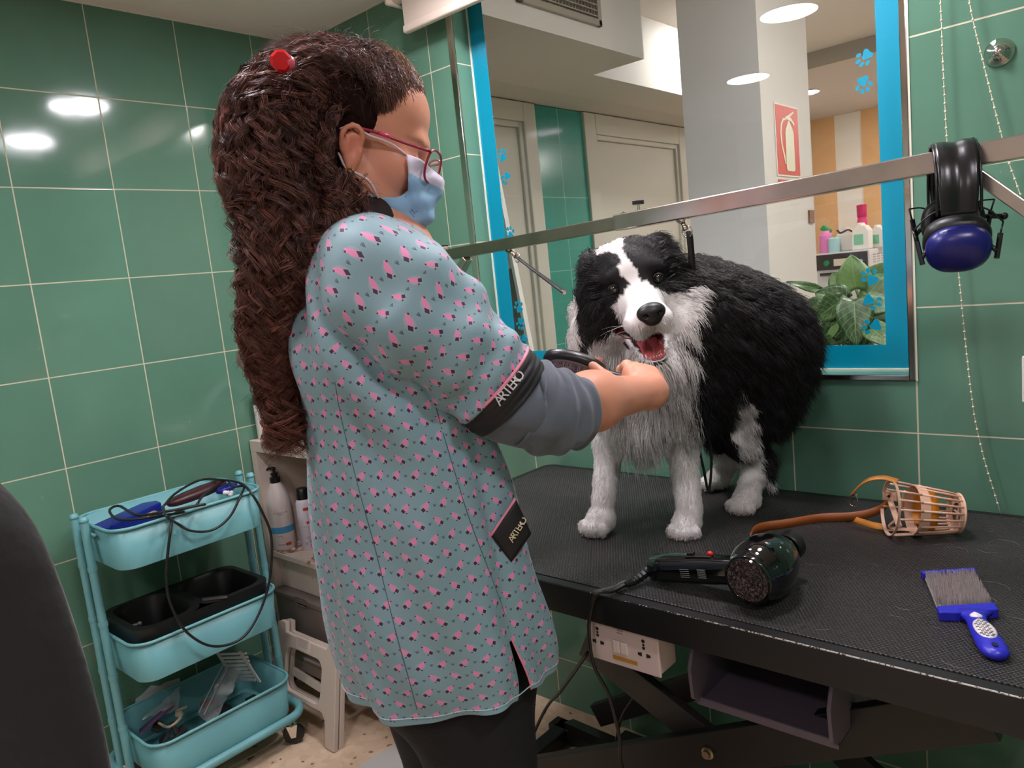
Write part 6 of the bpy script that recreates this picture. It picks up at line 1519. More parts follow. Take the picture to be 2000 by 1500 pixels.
for sx in (-1, 1): MB().tube(spline([HL(sx*.014, .078, -.066), HL(sx*.027, .060, -.077), HL(sx*.037, .03, -.080), HL(sx*.044, .004, -.075)], 5), .0011, 6).build('upper_lip', mat('lip_red', (96, 40, 38), .7), dog, smooth=True)
wh = []
for sx in (-1, 1):
    for k in range(4):
        b0_ = HL(sx*(.028+.003*rng.random()), .060+.012*rng.random()-.02*(k % 3)/3, -.052-.012*rng.random()); d = nrm(hx*sx*1.0+fw*rng.uniform(-.15, .35)+hz*rng.uniform(-.3, .35)); L_ = rng.uniform(.035, .065)
        wh.append([b0_, b0_+d*L_*.4, b0_+d*L_*.75-hz*.002, b0_+d*L_-hz*.006])
for k in range(4): b0_ = HL(.05, -.01, -.03-.01*k); d = nrm(hx*1.0+hz*rng.uniform(-.1, .4)); wh.append([b0_, b0_+d*.02, b0_+d*.035, b0_+d*.05])
wh = np.array(wh); link('whiskers', strands_mesh('whiskers', wh, np.full(len(wh), .00022), np.full((len(wh), 3), .75)), M_FUR, dog)['kind'] = 'stuff'
# claws
M_CLAW = mat('claw', (150, 110, 96), .4); mb = MB()
for pp_, f_ in ((FLp, fFL), (FRp, fFR), (HRp, fHR), (HLp, fHL)):
    f_ = nrm(f_); sd = np.array([f_[1], -f_[0], 0])
    for u, l in ((-.024, .026), (-.008, .037), (.008, .037), (.024, .026)): c = pp_+sd*u+f_*l; mb.tube([c+[0, 0, .007], c+f_*.002+[0, 0, .0035], c+f_*.003+[0, 0, .0015]], [.0020, .0016, .0006], 6)
mb.build('claws', M_CLAW, dog, smooth=True)
# collar strap of the standing loop, seen beside the neck

# ================================================================ THE GROOMER
hR, hF = nrm(CM[0]*[1, 1, 0]), nrm(CM[2]*[1, 1, 0]); UP = V((0, 0, 1.))
def PD(px, py, D): d = ray(px, py); return CAM+d*(D/(d@hF))
ph = PD(850, 1250, 1.05)
person = thing('person', (ph[0], ph[1], 0), 'woman with long curly brown hair, face mask, glasses and poodle print tunic brushing the dog', 'person')
# head frame
a_, pt_ = R_(8), R_(18)
hf = hR*math.cos(a_)+hF*math.sin(a_); hr = hR*math.sin(a_)-hF*math.cos(a_); HF = hf*math.cos(pt_)-UP*math.sin(pt_); HU = hf*math.sin(pt_)+UP*math.cos(pt_); HR_ = hr
PM = np.array([HF, HR_, HU]); HC = PD(708, 287, 1.05)
def W_(x_, y_, z_): return HC+x_*HF+y_*HR_+z_*HU
def toW(p): return (p-HC)@PM.T
def wp(k, kind, *a, op='+'):
    if kind == 'e': return (op, k, 'e', W_(*a[0]), a[1], PM if len(a) < 3 else a[2])
    if kind == 'c': return (op, k, 'c', W_(*a[0]), W_(*a[1]), a[2], a[3])
headp = [
 wp(.02, 'e', (-.016, 0, .042), (.090, .072, .078)), wp(.03, 'e', (.030, 0, .050), (.045, .056, .042)), wp(.03, 'e', (.030, 0, -.022), (.046, .052, .058)),
 wp(.015, 'c', (.070, -.030, .016), (.074, .0, .018), .010, .010), wp(.015, 'c', (.070, .030, .016), (.074, .0, .018), .010, .010),
 wp(.020, 'e', (.052, .036, -.022), (.022, .020, .022)), wp(.020, 'e', (.052, -.036, -.022), (.022, .020, .022)),
 wp(.020, 'c', (-.004, .052, -.045), (.052, .018, -.084), .016, .013), wp(.020, 'c', (-.004, -.052, -.045), (.052, -.018, -.084), .016, .013),
 wp(.015, 'e', (.062, 0, -.086), (.016, .018, .014)), wp(.012, 'e', (.068, 0, -.055), (.018, .024, .020)),
 wp(.010, 'c', (.078, 0, .006), (.094, 0, -.028), .006, .0085), wp(.008, 'e', (.090, .009, -.034), (.009, .007, .006)), wp(.008, 'e', (.090, -.009, -.034), (.009, .007, .006)),
 wp(.008, 'e', (.080, .031, -.004), (.011, .015, .010), op='-'), wp(.008, 'e', (.080, -.031, -.004), (.011, .015, .010), op='-'),
 wp(.003, 'e', (.064, .031, -.005), (.0125, .0125, .0120)), wp(.003, 'e', (.064, -.031, -.005), (.0125, .0125, .0120)),
]
EZ = lambda x_, y_, z_: W_(-.004+(x_+.004)*.84, y_, -.016+z_*.84)
for s in (-1, 1):                                  # ears: shell, rim, hollow, lobe
    Me = np.array([HF*math.cos(.25)+HU*math.sin(.25), HR_*s, -HF*math.sin(.25)+HU*math.cos(.25)])
    headp += [('+', .006, 'e', EZ(-.008, s*.070, .000), (.0140, .008, .0245), Me), ('-', .004, 'e', EZ(-.003, s*.080, .002), (.0072, .0075, .0150), Me)]
    rim = [EZ(.006, s*.071, .012), EZ(.002, s*.077, .026), EZ(-.012, s*.080, .031), EZ(-.024, s*.080, .018), EZ(-.024, s*.078, .000), EZ(-.016, s*.075, -.014), EZ(-.008, s*.073, -.026)]
    rim = spline(rim, 2)
    headp += [('+', .003, 'c', rim[i], rim[i+1], .0032, .0032) for i in range(len(rim)-1)]
    headp += [('+', .005, 'e', EZ(-.006, s*.072, -.028), (.007, .005, .0085), Me), ('+', .003, 'e', EZ(.005, s*.071, -.004), (.003, .0045, .0052), Me), ('+', .003, 'c', EZ(-.014, s*.077, .012), EZ(-.016, s*.076, -.006), .0025, .0025)]
NB = PD(672, 440, 1.06)
S_r, E_r, W_r = PD(778, 562, .945), PD(1070, 798, .968), PD(1270, 765, 1.13)
S_l, E_l, W_l = PD(695, 520, 1.20), PD(930, 800, 1.30), PD(1110, 760, 1.37)
bodyp = [
 wp(.03, 'c', (-.022, 0, -.040), (-.040, 0, -.105), .052, .050), ('+', .04, 'c', W_(-.040, 0, -.105), NB, .050, .060),
 ('+', .05, 'c', S_r+[0, 0, -.01], PD(700, 500, 1.06), .040, .070), ('+', .05, 'c', S_l+[0, 0, -.01], PD(700, 500, 1.06), .050, .075),
 ('+', .06, 'c', PD(730, 560, 1.06), PD(790, 900, 1.06), .095, .09), ('+', .06, 'c', PD(790, 900, 1.06), PD(850, 1230, 1.06), .09, .11),
 ('+', .03, 'c', S_r, E_r, .042, .036), ('+', .03, 'c', E_r, E_r*.6+W_r*.4, .036, .037), ('+', .03, 'c', E_r*.6+W_r*.4, W_r, .037, .0235),
 ('+', .03, 'c', S_l, E_l, .048, .040), ('+', .03, 'c', E_l, W_l, .040, .023),
]
# right hand: palm, thumb along the brush, four fingers bent away round the handle
PALM = PD(1250, 740, 1.165)
hand = [('+', .022, 'c', W_r, PD(1262, 752, 1.150), .023, .023), ('+', .020, 'c', PD(1268, 742, 1.165), PD(1236, 732, 1.160), .020, .018), ('+', .016, 'c', PD(1264, 758, 1.15), PD(1240, 754, 1.145), .017, .015)]
th_ = [PD(1254, 764, 1.135), PD(1218, 758, 1.125), PD(1184, 738, 1.130), PD(1158, 714, 1.145)]
for i in range(3): hand.append(('+', .006, 'c', th_[i], th_[i+1], (.0140, .0108, .0098)[i], (.0108, .0098, .0072)[i]))
FT = []
for i, (x_, l) in enumerate(((1228, 1.0), (1245, 1.08), (1262, 1.02), (1277, .82))):
    m0 = PD(x_+6, 730+i*3, 1.170); m1 = PD(x_-4, 714+i*4, 1.170+.034*l); m2 = PD(x_-14, 722+i*4, 1.170+.052*l); m3 = PD(x_-18, 738+i*4, 1.170+.044*l); FT.append(m3)
    for a, b_, r0, r1 in ((m0, m1, .0105, .0090), (m1, m2, .0090, .0082), (m2, m3, .0082, .0068)): hand.append(('+', .005, 'c', a, b_, r0, r1))
# left hand flat against the neck fur of the dog, mostly behind the brush
lh = [('+', .02, 'c', W_l, PD(1135, 735, 1.385), .023, .022)]
for i in range(4):
    m0 = PD(1138+i*3, 722+i*9, 1.385); m1 = PD(1158+i*3, 708+i*9, 1.395); m2 = PD(1172+i*2, 704+i*9, 1.402)
    lh += [('+', .005, 'c', m0, m1, .0095, .0085), ('+', .005, 'c', m1, m2, .0085, .0068)]
lh += [('+', .008, 'c', PD(1120, 755, 1.38), PD(1145, 775, 1.385), .011, .0095)]
fnP = prims_fn(bodyp+headp+hand+lh)
allp = np.array([p for pr_ in bodyp+headp+hand+lh for p in ([pr_[3]] if pr_[2] == 'e' else [pr_[3], pr_[4]])])
plo, phi = allp.min(0)-.13, allp.max(0)+.13; plo[2] = max(plo[2], .80); phi[2] = (HC[2]+.14)
pv, pq = sdf_mesh(fnP, plo, phi, .0030, relax=1)
hw = toW(pv); SK = np.array(s2l((216, 150, 122))); colv = np.repeat(SK[None], len(pv), 0)
redd = np.exp(-((hw[:, 0]+.008)**2+(hw[:, 2]+.016)**2)/.0007)*(np.abs(hw[:, 1]) > .068)
colv = colv*(1-redd[:, None]*.55)+np.array(s2l((206, 100, 76)))*redd[:, None]*.55
chk = np.exp(-(((hw[:, 0]-.045)**2+(hw[:, 2]+.03)**2))/.0009)*(np.abs(hw[:, 1]) > .02)*(np.linalg.norm(hw, axis=1) < .14); colv = colv*(1-chk[:, None]*.2)+np.array(s2l((214, 116, 96)))*chk[:, None]*.2
bw_ = np.exp(-((hw[:, 2]-.016-.10*(np.abs(hw[:, 1])-.03))/.0035)**2)*np.clip((np.abs(hw[:, 1])-.010)/.006, 0, 1)*np.clip((.052-np.abs(hw[:, 1]))/.01, 0, 1)*(hw[:, 0] > .045); colv = colv*(1-bw_[:, None]*.7)+np.array(s2l((92, 58, 46)))*bw_[:, None]*.7
lash = (np.abs(hw[:, 2]+.0115) < .0016) & (np.abs(np.abs(hw[:, 1])-.031) < .013) & (hw[:, 0] > .066); colv[lash] = s2l((60, 38, 32))
M_PSK = col_mat('skin', .45, .35, sss=.12, bump=(260, .12, .0006))
body = link('body', fast_mesh('body', pv, [pq], True, col=colv), M_PSK, person)

# ---- tunic with the poodle print
m, nt, b, x = newmat('poodle_print'); uvn = nt.nodes.new('ShaderNodeUVMap'); uvn.uv_map = 'uv'; sp = nt.nodes.new('ShaderNodeSeparateXYZ'); nt.links.new(uvn.outputs[0], sp.inputs[0])
su, sv = .0252, .0205
rowi = x.m('FLOOR', x.mul(sp.outputs[1], 1/sv)); odd = x.ab(x.m('MODULO', rowi, 2.0)); uu = x.add(x.mul(sp.outputs[0], 1/su), x.mul(odd, .5)); cu = x.sub(x.fr(uu), .5); cv = x.mul(x.sub(x.fr(x.mul(sp.outputs[1], 1/sv)), .5), sv/su)
flip = x.sub(1.0, x.mul(odd, 2.0)); fu = x.mul(cu, flip)
pink = x.mx(x.mx(x.ell(fu, cv, -.03, .05, .19, .125, -.7), x.ell(fu, cv, -.15, .20, .085, .075)), x.ell(fu, cv, .04, -.10, .06, .05))
dark = x.mx(x.rec(fu, cv, .13, -.09, .085, .085, -.6), x.mx(x.ell(fu, cv, -.235, .215, .045, .032), x.ell(fu, cv, -.02, -.19, .05, .03)))
pale = x.ell(fu, cv, .02, 0, .27, .21, -.7)
# small tuft marks between the figures
tu = x.sub(x.ab(cu), .5); tuft = x.mx(x.rec(tu, cv, .0, .0, .018, .07), x.mx(x.rec(tu, cv, -.05, .015, .016, .05, .5), x.rec(tu, cv, .05, .015, .016, .05, -.5)))
basec = x.mix(x.mul(x.noise(uvn.outputs[0], 9, 3), .30), s2l((134, 164, 172)), s2l((112, 140, 150)))
c = x.mix(x.mul(pale, .25), basec, s2l((190, 196, 200))); c = x.mix(tuft, c, s2l((62, 82, 92))); c = x.mix(pink, c, s2l((232, 140, 182))); c = x.mix(dark, c, s2l((62, 38, 62)))
nt.links.new(c, b.inputs['Base Color']); b.inputs['Roughness'].default_value = .62; b.inputs['Sheen Weight'].default_value = .15
nt.links.new(x.bump(x.noise(uvn.outputs[0], 14, 4), .35, .006), b.inputs['Normal']); M_PRINT = m
def facing(al): F_ = hR*math.cos(al)+hF*math.sin(al); R2 = hR*math.sin(al)-hF*math.cos(al); return F_, R2
rowsT = [  # y px, left px, right px, lateral semi axis, facing angle (deg), D
 (440, 622, 786, .092, 10, 1.055), (452, 610, 806, .108, 10, 1.055), (466, 600, 828, .128, 11, 1.055), (500, 588, 856, .155, 12, 1.055), (560, 572, 884, .168, 14, 1.055), (640, 562, 908, .168, 16, 1.055),
 (720, 562, 928, .163, 19, 1.055), (790, 582, 944, .158, 22, 1.055), (860, 598, 966, .158, 24, 1.055), (940, 606, 990, .165, 26, 1.055), (1020, 614, 1010, .172, 27, 1.06), (1100, 622, 1030, .178, 28, 1.06),
 (1170, 634, 1052, .184, 28, 1.065), (1225, 648, 1062, .188, 28, 1.065), (1268, 660, 1068, .190, 28, 1.07), (1302, 672, 1068, .190, 28, 1.07)]
rt = np.array(rowsT, float); tt = np.linspace(0, len(rt)-1, 110); ri = np.stack([np.interp(tt, np.arange(len(rt)), rt[:, k]) for k in range(6)], 1)
for k in range(6): ri[:, k] = np.convolve(np.pad(ri[:, k], 4, 'edge'), np.ones(9)/9, 'valid')
NA = 160; ang = np.linspace(0, 2*math.pi, NA+1); G = []; UVt = []; CRE = [(.36, 1.9, .09, .10, -3.5, -.012), (.40, 1.55, .10, .09, -3.0, .010), (.33, 2.3, .10, .12, -2.5, .010), (.30, 2.65, .12, .10, -1.5, -.010), (.55, 2.2, .14, .14, .8, -.010), (.70, 1.9, .18, .12, .5, .008), (.75, 2.6, .2, .10, .3, -.010), (.68, 1.2, .16, .10, .6, -.008), (.85, 1.5, .2, .12, .2, .008), (.45, 1.0, .1, .12, -2, .008)]
for k, (py, l, r_, a, al, D) in enumerate(ri):
    cpt = PD((l+r_)/2, py, D); F_, R2 = facing(R_(al)); d_ = (cpt-CAM)@CM[2]; Wm = (r_-l)/2*d_/FPX; ia, ib = abs(R2@hR), abs(F_@hR)
    b_ = math.sqrt(max(.0008, Wm*Wm-(a*ia)**2))/ib; b_ = max(b_, .05)
    t = k/(len(ri)-1); ca, sa = np.cos(ang), np.sin(ang); q = 2.25; den = (np.abs(ca)**q+np.abs(sa)**q)**(1/q); rad_ = 1/den
    # folds: soft vertical drapes below the waist, pulls towards the raised arm above it
    fold = .0060*np.sin(ang*7+t*3)*np.clip(t*1.6-.4, 0, 1)+.0040*np.sin(ang*13+5*t)*np.clip(t*1.6-.7, 0, 1)+.0045*np.sin(9*t*math.pi+ang*4)*np.clip(1-abs(t-.40)/.3, 0, 1)+.0025*np.sin(23*t+ang*9)
    for t0_, a0_, wt, wa, sl_, am in CRE: fold = fold+am*np.exp(-(((ang-a0_-sl_*(t-t0_)+math.pi) % (2*math.pi)-math.pi)/wa)**2-((t-t0_)/wt)**2)
    pts_ = cpt+((a*rad_+fold)*sa)[:, None]*R2+((b_*rad_+fold)*ca)[:, None]*F_
    z_hem = np.zeros(NA+1)
    if t > .8: z_hem = (t-.8)/.2*(.018*np.sin(ang)-.008*np.cos(ang*2))
    pts_ = pts_+z_hem[:, None]*UP
    G.append(pts_)
G = np.array(G); vlen = np.concatenate([[0], np.cumsum(np.linalg.norm(np.diff(G.mean(1), axis=0), axis=1))]); circ = .92
UVt = np.stack([np.broadcast_to(ang/(2*math.pi)*circ, (len(G), NA+1)), -np.broadcast_to(vlen[:, None], (len(G), NA+1))], -1)
# side slit: the side seam (towards the camera, angle about 52 deg) opens near the hem
def grid_obj(name, g, uv, m_, parent, cut=None, closed=False, thick=.0012):
    n, k = g.shape[:2]; i = np.arange(n-1)[:, None]; j = np.arange(k-1)[None]
    q = np.stack([i*k+j, (i+1)*k+j, (i+1)*k+j+1, i*k+j+1], -1).reshape(-1, 4)
    if cut is not None: q = q[~cut(q//k, q % k)]
    o = link(name, fast_mesh(name, g.reshape(-1, 3), [q], True, uv=None if uv is None else uv.reshape(-1, 2)), m_, parent); solid(o, thick, 0); return o
from mathutils.bvhtree import BVHTree
def bvh(g):
    n, k = g.shape[:2]; return BVHTree.FromPolygons([tuple(v) for v in g.reshape(-1, 3)], [(i*k+j, (i+1)*k+j, (i+1)*k+j+1, i*k+j+1) for i in range(n-1) for j in range(k-1)])
TB = bvh(G); _d = nrm(ray(1006, 1262)); _h = np.array(TB.ray_cast(Vector(CAM), Vector(_d))[0])
slit_j = int(np.argmin(np.linalg.norm(G[int(len(G)*.9)]-_h, axis=1)))
for k in range(len(G)):
    t = k/(len(G)-1)
    if t > .80:
        s_ = (t-.80)/.20
        for jj in range(NA+1):
            dj = jj-slit_j
            if abs(dj) < 14: w_ = (1-abs(dj)/14); G[k, jj] += (-1 if dj <= 0 else 1)*0*UP+(facing(R_(28))[0]*(-np.sign(dj-.5))*.012*s_*w_) + facing(R_(28))[1]*(.010*s_*w_ if dj > 0 else -.004*s_*w_)
torso = grid_obj('tunic', G, UVt, M_PRINT, person, cut=lambda ii, jj: ((ii.min(1) > int(len(G)*.80)) & (jj.min(1) == slit_j)))
def hit(px, py, off=.002, tree=None):
    d = nrm(ray(px, py)); h = (tree or TB).ray_cast(Vector(CAM), Vector(d))
    return (np.array(h[0])-d*off) if h[0] is not None else None
M_SEAM = mat('seam_dark', (70, 92, 100), .7)
def seam(pts, r=.0011, m_=M_SEAM, name='seam'):
    q = [hit(px, py, -.0002) for px, py in spline([(a, b2, 0) for a, b2 in pts], 8)[:, :2]]; q = [p for p in q if p is not None]
    MB().tube(np.array(q), r, 6).build(name, m_, person, smooth=True)
seam([(655, 745), (668, 820), (700, 950), (730, 1060), (755, 1160), (780, 1260), (800, 1330), (815, 1385)])
seam([(848, 780), (866, 850), (890, 930), (915, 1010), (945, 1090), (975, 1170), (985, 1200)])
MB().tube(np.array([G[k][slit_j] for k in range(int(len(G)*.80)+1, len(G))]), .0013, 6).build('slit_piping', mat('piping_pink', (236, 140, 160), .5), person, smooth=True)
# hem line
hl_ = [G[int(len(G)*.955)][j]+nrm(G[int(len(G)*.955)][j]-G[int(len(G)*.955)].mean(0))*.0008 for j in range(NA)]
MB().tube(np.array(hl_), .0008, 5, closed=True).build('hem_stitch', mat('stitch_pale', (176, 200, 206), .7), person)

# ---- right sleeve
def ring_path(cs, rs, n=60, na=72, up=UP, fold=.0025, freq=5, ell=(1, 1), uv0=0.):
    c = spline(cs, 12); r = np.interp(np.linspace(0, 1, len(c)), np.linspace(0, 1, len(rs)), rs); T_ = np.gradient(c, axis=0); T_ /= np.linalg.norm(T_, axis=1)[:, None]
    g, uv = [], []; an = np.linspace(0, 2*math.pi, na+1); L_ = 0
    X = nrm(np.cross(up, T_[0]))
    for k in range(len(c)):
        X = nrm(X-T_[k]*(X@T_[k])); Y = np.cross(T_[k], X); t = k/(len(c)-1)
        rr_ = r[k]+fold*(np.sin(an*3+t*freq*2.2)*.6+np.sin(an*2-t*freq*5+1)*.7+.4*np.sin(an*5+t*17))*min(1, t*4)
        g.append(c[k]+(rr_*ell[0]*np.cos(an))[:, None]*X+(rr_*ell[1]*np.sin(an))[:, None]*Y)
        if k: L_ += np.linalg.norm(c[k]-c[k-1])
        uv.append(np.stack([an*.075+uv0, np.full(na+1, -L_)], 1))
    return np.array(g), np.array(uv), c, T_
cuffc = PD(966, 752, .945)
sl_c = [PD(690, 505, 1.01), PD(742, 545, .945), PD(805, 605, .930), PD(870, 665, .935), PD(925, 715, .942), cuffc]
sg, suv, sc_, sT = ring_path(sl_c, [.062, .078, .079, .073, .066, .0615], fold=.0048)
grid_obj('tunic_sleeve', sg, suv, M_PRINT, person)
M_CUFF = mat('cuff_black', (24, 20, 22), .6)
cd = nrm(sT[-1]); 
cg_, _, _, _ = ring_path([cuffc-cd*.002, cuffc+cd*.014, cuffc+cd*.030], [.0632, .0628, .060], fold=.0006)
cg_ = np.array(cg_); cuff = grid_obj('sleeve_cuff', cg_, None, M_CUFF, person, thick=.002); CB = bvh(cg_)
MB().tube(cg_[0][:-1], .0022, 7, closed=True).build('cuff_piping', mat('piping_pink'), person, smooth=True)
def flat_text(txt, size, pa, pb, tree, m_, off=.0016, D0=None):
    """letters laid one by one along a line on the cloth surface"""
    n = len(txt); mb = MB(); P_ = []
    for k in range(n+2):
        t = (k-.5)/n; q_ = (pa[0]+(pb[0]-pa[0])*t, pa[1]+(pb[1]-pa[1])*t); h = hit(*q_, off, tree); P_.append(h if h is not None else (PD(*q_, D0) if D0 else None))
    for k, ch in enumerate(txt):
        c = P_[k+1]; l, r_ = P_[k], P_[k+2]
        if c is None: continue
        l = c if l is None else l; r_ = c if r_ is None else r_; ax = nrm(r_-l); nn = nrm(CAM-c); nn = nrm(nn-ax*(nn@ax)); ay = np.cross(nn, ax)
        o = text_mesh('x', ch, size, c, ax, ay, .0008); me = o.data; nv = len(me.vertices); a = np.empty(nv*3, np.float32); me.vertices.foreach_get('co', a); a = a.reshape(-1, 3)+np.array(o.location)
        mb.raw(a, []); N0 = mb.n-nv
        for p in me.polygons: f = np.array(p.vertices)[None]; mb.f.setdefault(f.shape[1], []).append(f+N0)
        bpy.data.objects.remove(o)
    if mb.v: return mb.build('lettering', m_, person)
flat_text('ARTERO', .0175, (972, 786), (1018, 730), CB, mat('lettering_white', (206, 196, 196), .5), .0024)
# ---- grey undershirt sleeve pushed up to the elbow
M_GREY = mat('grey_jersey', (92, 98, 108), .85, sheen=.25, bump=(60, .3, .003))
ug, _, _, _ = ring_path([cuffc-cd*.03, cuffc+cd*.028, PD(1022, 785, .955), PD(1062, 800, .962), PD(1098, 803, .975), PD(1124, 803, .990)], [.050, .0555, .057, .0570, .056, .0500, .0480], fold=.0030, freq=9)
o = grid_obj('undershirt_sleeve', ug, None, M_GREY, person, thick=.002)
# left sleeve, mostly hidden
lg, luv, _, lT = ring_path([PD(690, 500, 1.10), S_l, S_l*.6+E_l*.4, S_l*.3+E_l*.7], [.06, .075, .07, .062], fold=.002); grid_obj('tunic_sleeve', lg, luv, M_PRINT, person)
lg2, _, _, _ = ring_path([S_l*.35+E_l*.65, E_l, E_l*.8+W_l*.2], [.052, .052, .045], fold=.002); grid_obj('undershirt_sleeve', lg2, None, M_GREY, person, thick=.002)
# black neckline edging
nk = ri[2]; ringn = G[3]
nc_ = W_(-.036, 0, -.100); an = np.linspace(0, 2*math.pi, NA+1); F12, R12 = facing(R_(10)); kk = int(round(len(G)*.045)); base_r = G[kk]; cen = base_r.mean(0)
top_r = NB+UP*.030+F12*.012+(.066*np.sin(an))[:, None]*R12+(.070*np.cos(an))[:, None]*F12+(.004*np.cos(an))[:, None]*UP*-4
g0_ = G[0]; c0g = g0_.mean(0)
grid_obj('undershirt_collar', np.array([c0g+(g0_-c0g)*.97-UP*.012, c0g+(g0_-c0g)*.95+UP*.004, (c0g+(g0_-c0g)*.82)*.7+top_r*.3+UP*.020, (c0g+(g0_-c0g)*.70)*.4+top_r*.6+UP*.020]), None, mat('collar_dark', (40, 24, 24), .8), person, thick=.004)
# ---- pocket flap
pk = [(959, 1046), (1007, 974), (1037, 1042), (998, 1098)]
pts_ = [hit(px, py, .010) for px, py in pk]; _h = hit(990, 1030, .012); DPK = float((_h-CAM)@hF)
pts_ = [PD(px, py, DPK+(px-990)*.0002) for px, py in pk]
g = []
for i in range(9):
    row = []
    for j in range(9):
        u, v2 = i/8, j/8; p = (1-u)*(1-v2)*pts_[0]+(1-u)*v2*pts_[1]+u*v2*pts_[2]+u*(1-v2)*pts_[3]; p = p-nrm(ray(1000, 1040))*.006*math.sin(math.pi*u)*math.sin(math.pi*v2); row.append(p)
    g.append(row)
g = np.array(g); o = grid_obj('pocket', g, None, M_CUFF, person, thick=.0025); PB = bvh(g)
MB().tube(g[0], .0018, 7).build('pocket_piping', mat('piping_pink'), person, smooth=True)
flat_text('ARTERO', .0125, (998, 1056), (1024, 1014), PB, mat('lettering_cream', (216, 196, 160), .5), .0034)

# ---- trousers and shoes
F28, R28 = facing(R_(28)); hipc = PD(868, 1300, 1.07)
def leg(s): h_ = hipc+R28*s*.080; return h_, np.array([h_[0]+F28[0]*.02, h_[1]+F28[1]*.02, .47]), np.array([h_[0]-F28[0]*.01, h_[1]-F28[1]*.01, .09])
tp_ = [('+', .05, 'e', hipc+[0, 0, .02], (.145, .135, .10))]
for s in (-1, 1): a, k_, c = leg(s); tp_ += [('+', .04, 'c', a, k_, .094, .066), ('+', .04, 'c', k_, c, .066, .050)]
v, q = sdf_mesh(prims_fn(tp_), hipc-[.3, .3, hipc[2]-.06], hipc+[.3, .3, .10], .009); link('trousers', fast_mesh('trousers', v, [q], True), mat('trousers_navy', (17, 17, 23), .85, bump=(20, .4, .008)), person)
for s in (-1, 1):
    a, k_, c = leg(s); f_ = F28; c0_ = np.array([c[0], c[1], 0.0])
    v, q = sdf_mesh(prims_fn([('+', .03, 'e', c0_+[0, 0, .05]-f_*.02, (.045, .045, .05)), ('+', .03, 'e', c0_+f_*.07+[0, 0, .038], (.050, .060, .036)), ('+', .03, 'e', c0_+f_*.13+[0, 0, .032], (.046, .046, .030)), ('-', .004, 'b', c0_+[0, 0, -.095], (.4, .4, .1))]), c0_-[.25, .25, .01], c0_+[.25, .25, .12], .006); link('shoe', fast_mesh('shoe', v, [q], True), M_CW, person)

# ---- face mask
poly = np.array([(.059, -.004), (.080, -.006), (.125, -.020), (.135, -.06), (.110, -.115), (.060, -.130), (.036, -.104), (.024, -.064), (.038, -.066), (.058, -.060), (.071, -.048), (.066, -.022)])
def in_poly_sd(xz):
    d = np.full(len(xz), 1e9); s = np.ones(len(xz)); n = len(poly); j = n-1
    for i in range(n):
        e = poly[j]-poly[i]; w2 = xz-poly[i]; b2 = w2-e[None]*np.clip((w2@e)/(e@e), 0, 1)[:, None]; d = np.minimum(d, (b2**2).sum(1))
        c1, c2, c3 = xz[:, 1] >= poly[i, 1], xz[:, 1] < poly[j, 1], e[0]*w2[:, 1] > e[1]*w2[:, 0]
        f = (c1 & c2 & c3) | (~c1 & ~c2 & ~c3); s[f] *= -1; j = i
    return s*np.sqrt(d)
basehead = prims_fn([h for h in headp[:12]]+[wp(.02, 'e', (.076, 0, -.050), (.026, .034, .046))]+bodyp[:1])
def mask_fn(p):
    q = toW(p); zz = q[:, 2]; d = basehead(p)
    pl_ = .0022*np.sin((zz*.8+q[:, 0]*1.0)*150+q[:, 1]*30)+.0012*np.sin((zz-q[:, 0]*.5)*230)
    return smax(smax(d-.0100-pl_, -(d-.0045), .001), in_poly_sd(q[:, [0, 2]]), .002)
mc = W_(.07, 0, -.06); v, q = sdf_mesh(mask_fn, mc-.115, mc+.115, .0021)
mw_ = toW(v); top = (mw_[:, 2] > -.030-.10*(mw_[:, 0]-.09)+.0) & (mw_[:, 0] > .055); cM = np.where(top[:, None], s2l((226, 218, 236)), s2l((150, 186, 218)))
link('face_mask', fast_mesh('face_mask', v, [q], True, col=cM), col_mat('mask_cloth', .75, .2), person)
M_LOOP = mat('ear_loop', (226, 196, 196), .7)
for s in (1, -1):
    MB().tube(spline([W_(.060, s*.052, -.006), W_(.035, s*.066, .002), W_(.010, s*.072, .004), W_(-.010, s*.076, .010), W_(-.026, s*.073, .002)], 6), .0017, 6).build('mask_loop', M_LOOP, person, smooth=True)
    MB().tube(spline([W_(.036, s*.060, -.068), W_(.022, s*.068, -.052), W_(.006, s*.072, -.046), W_(-.010, s*.074, -.042), W_(-.022, s*.074, -.026)], 6), .0019, 6).build('mask_loop', M_LOOP, person, smooth=True)
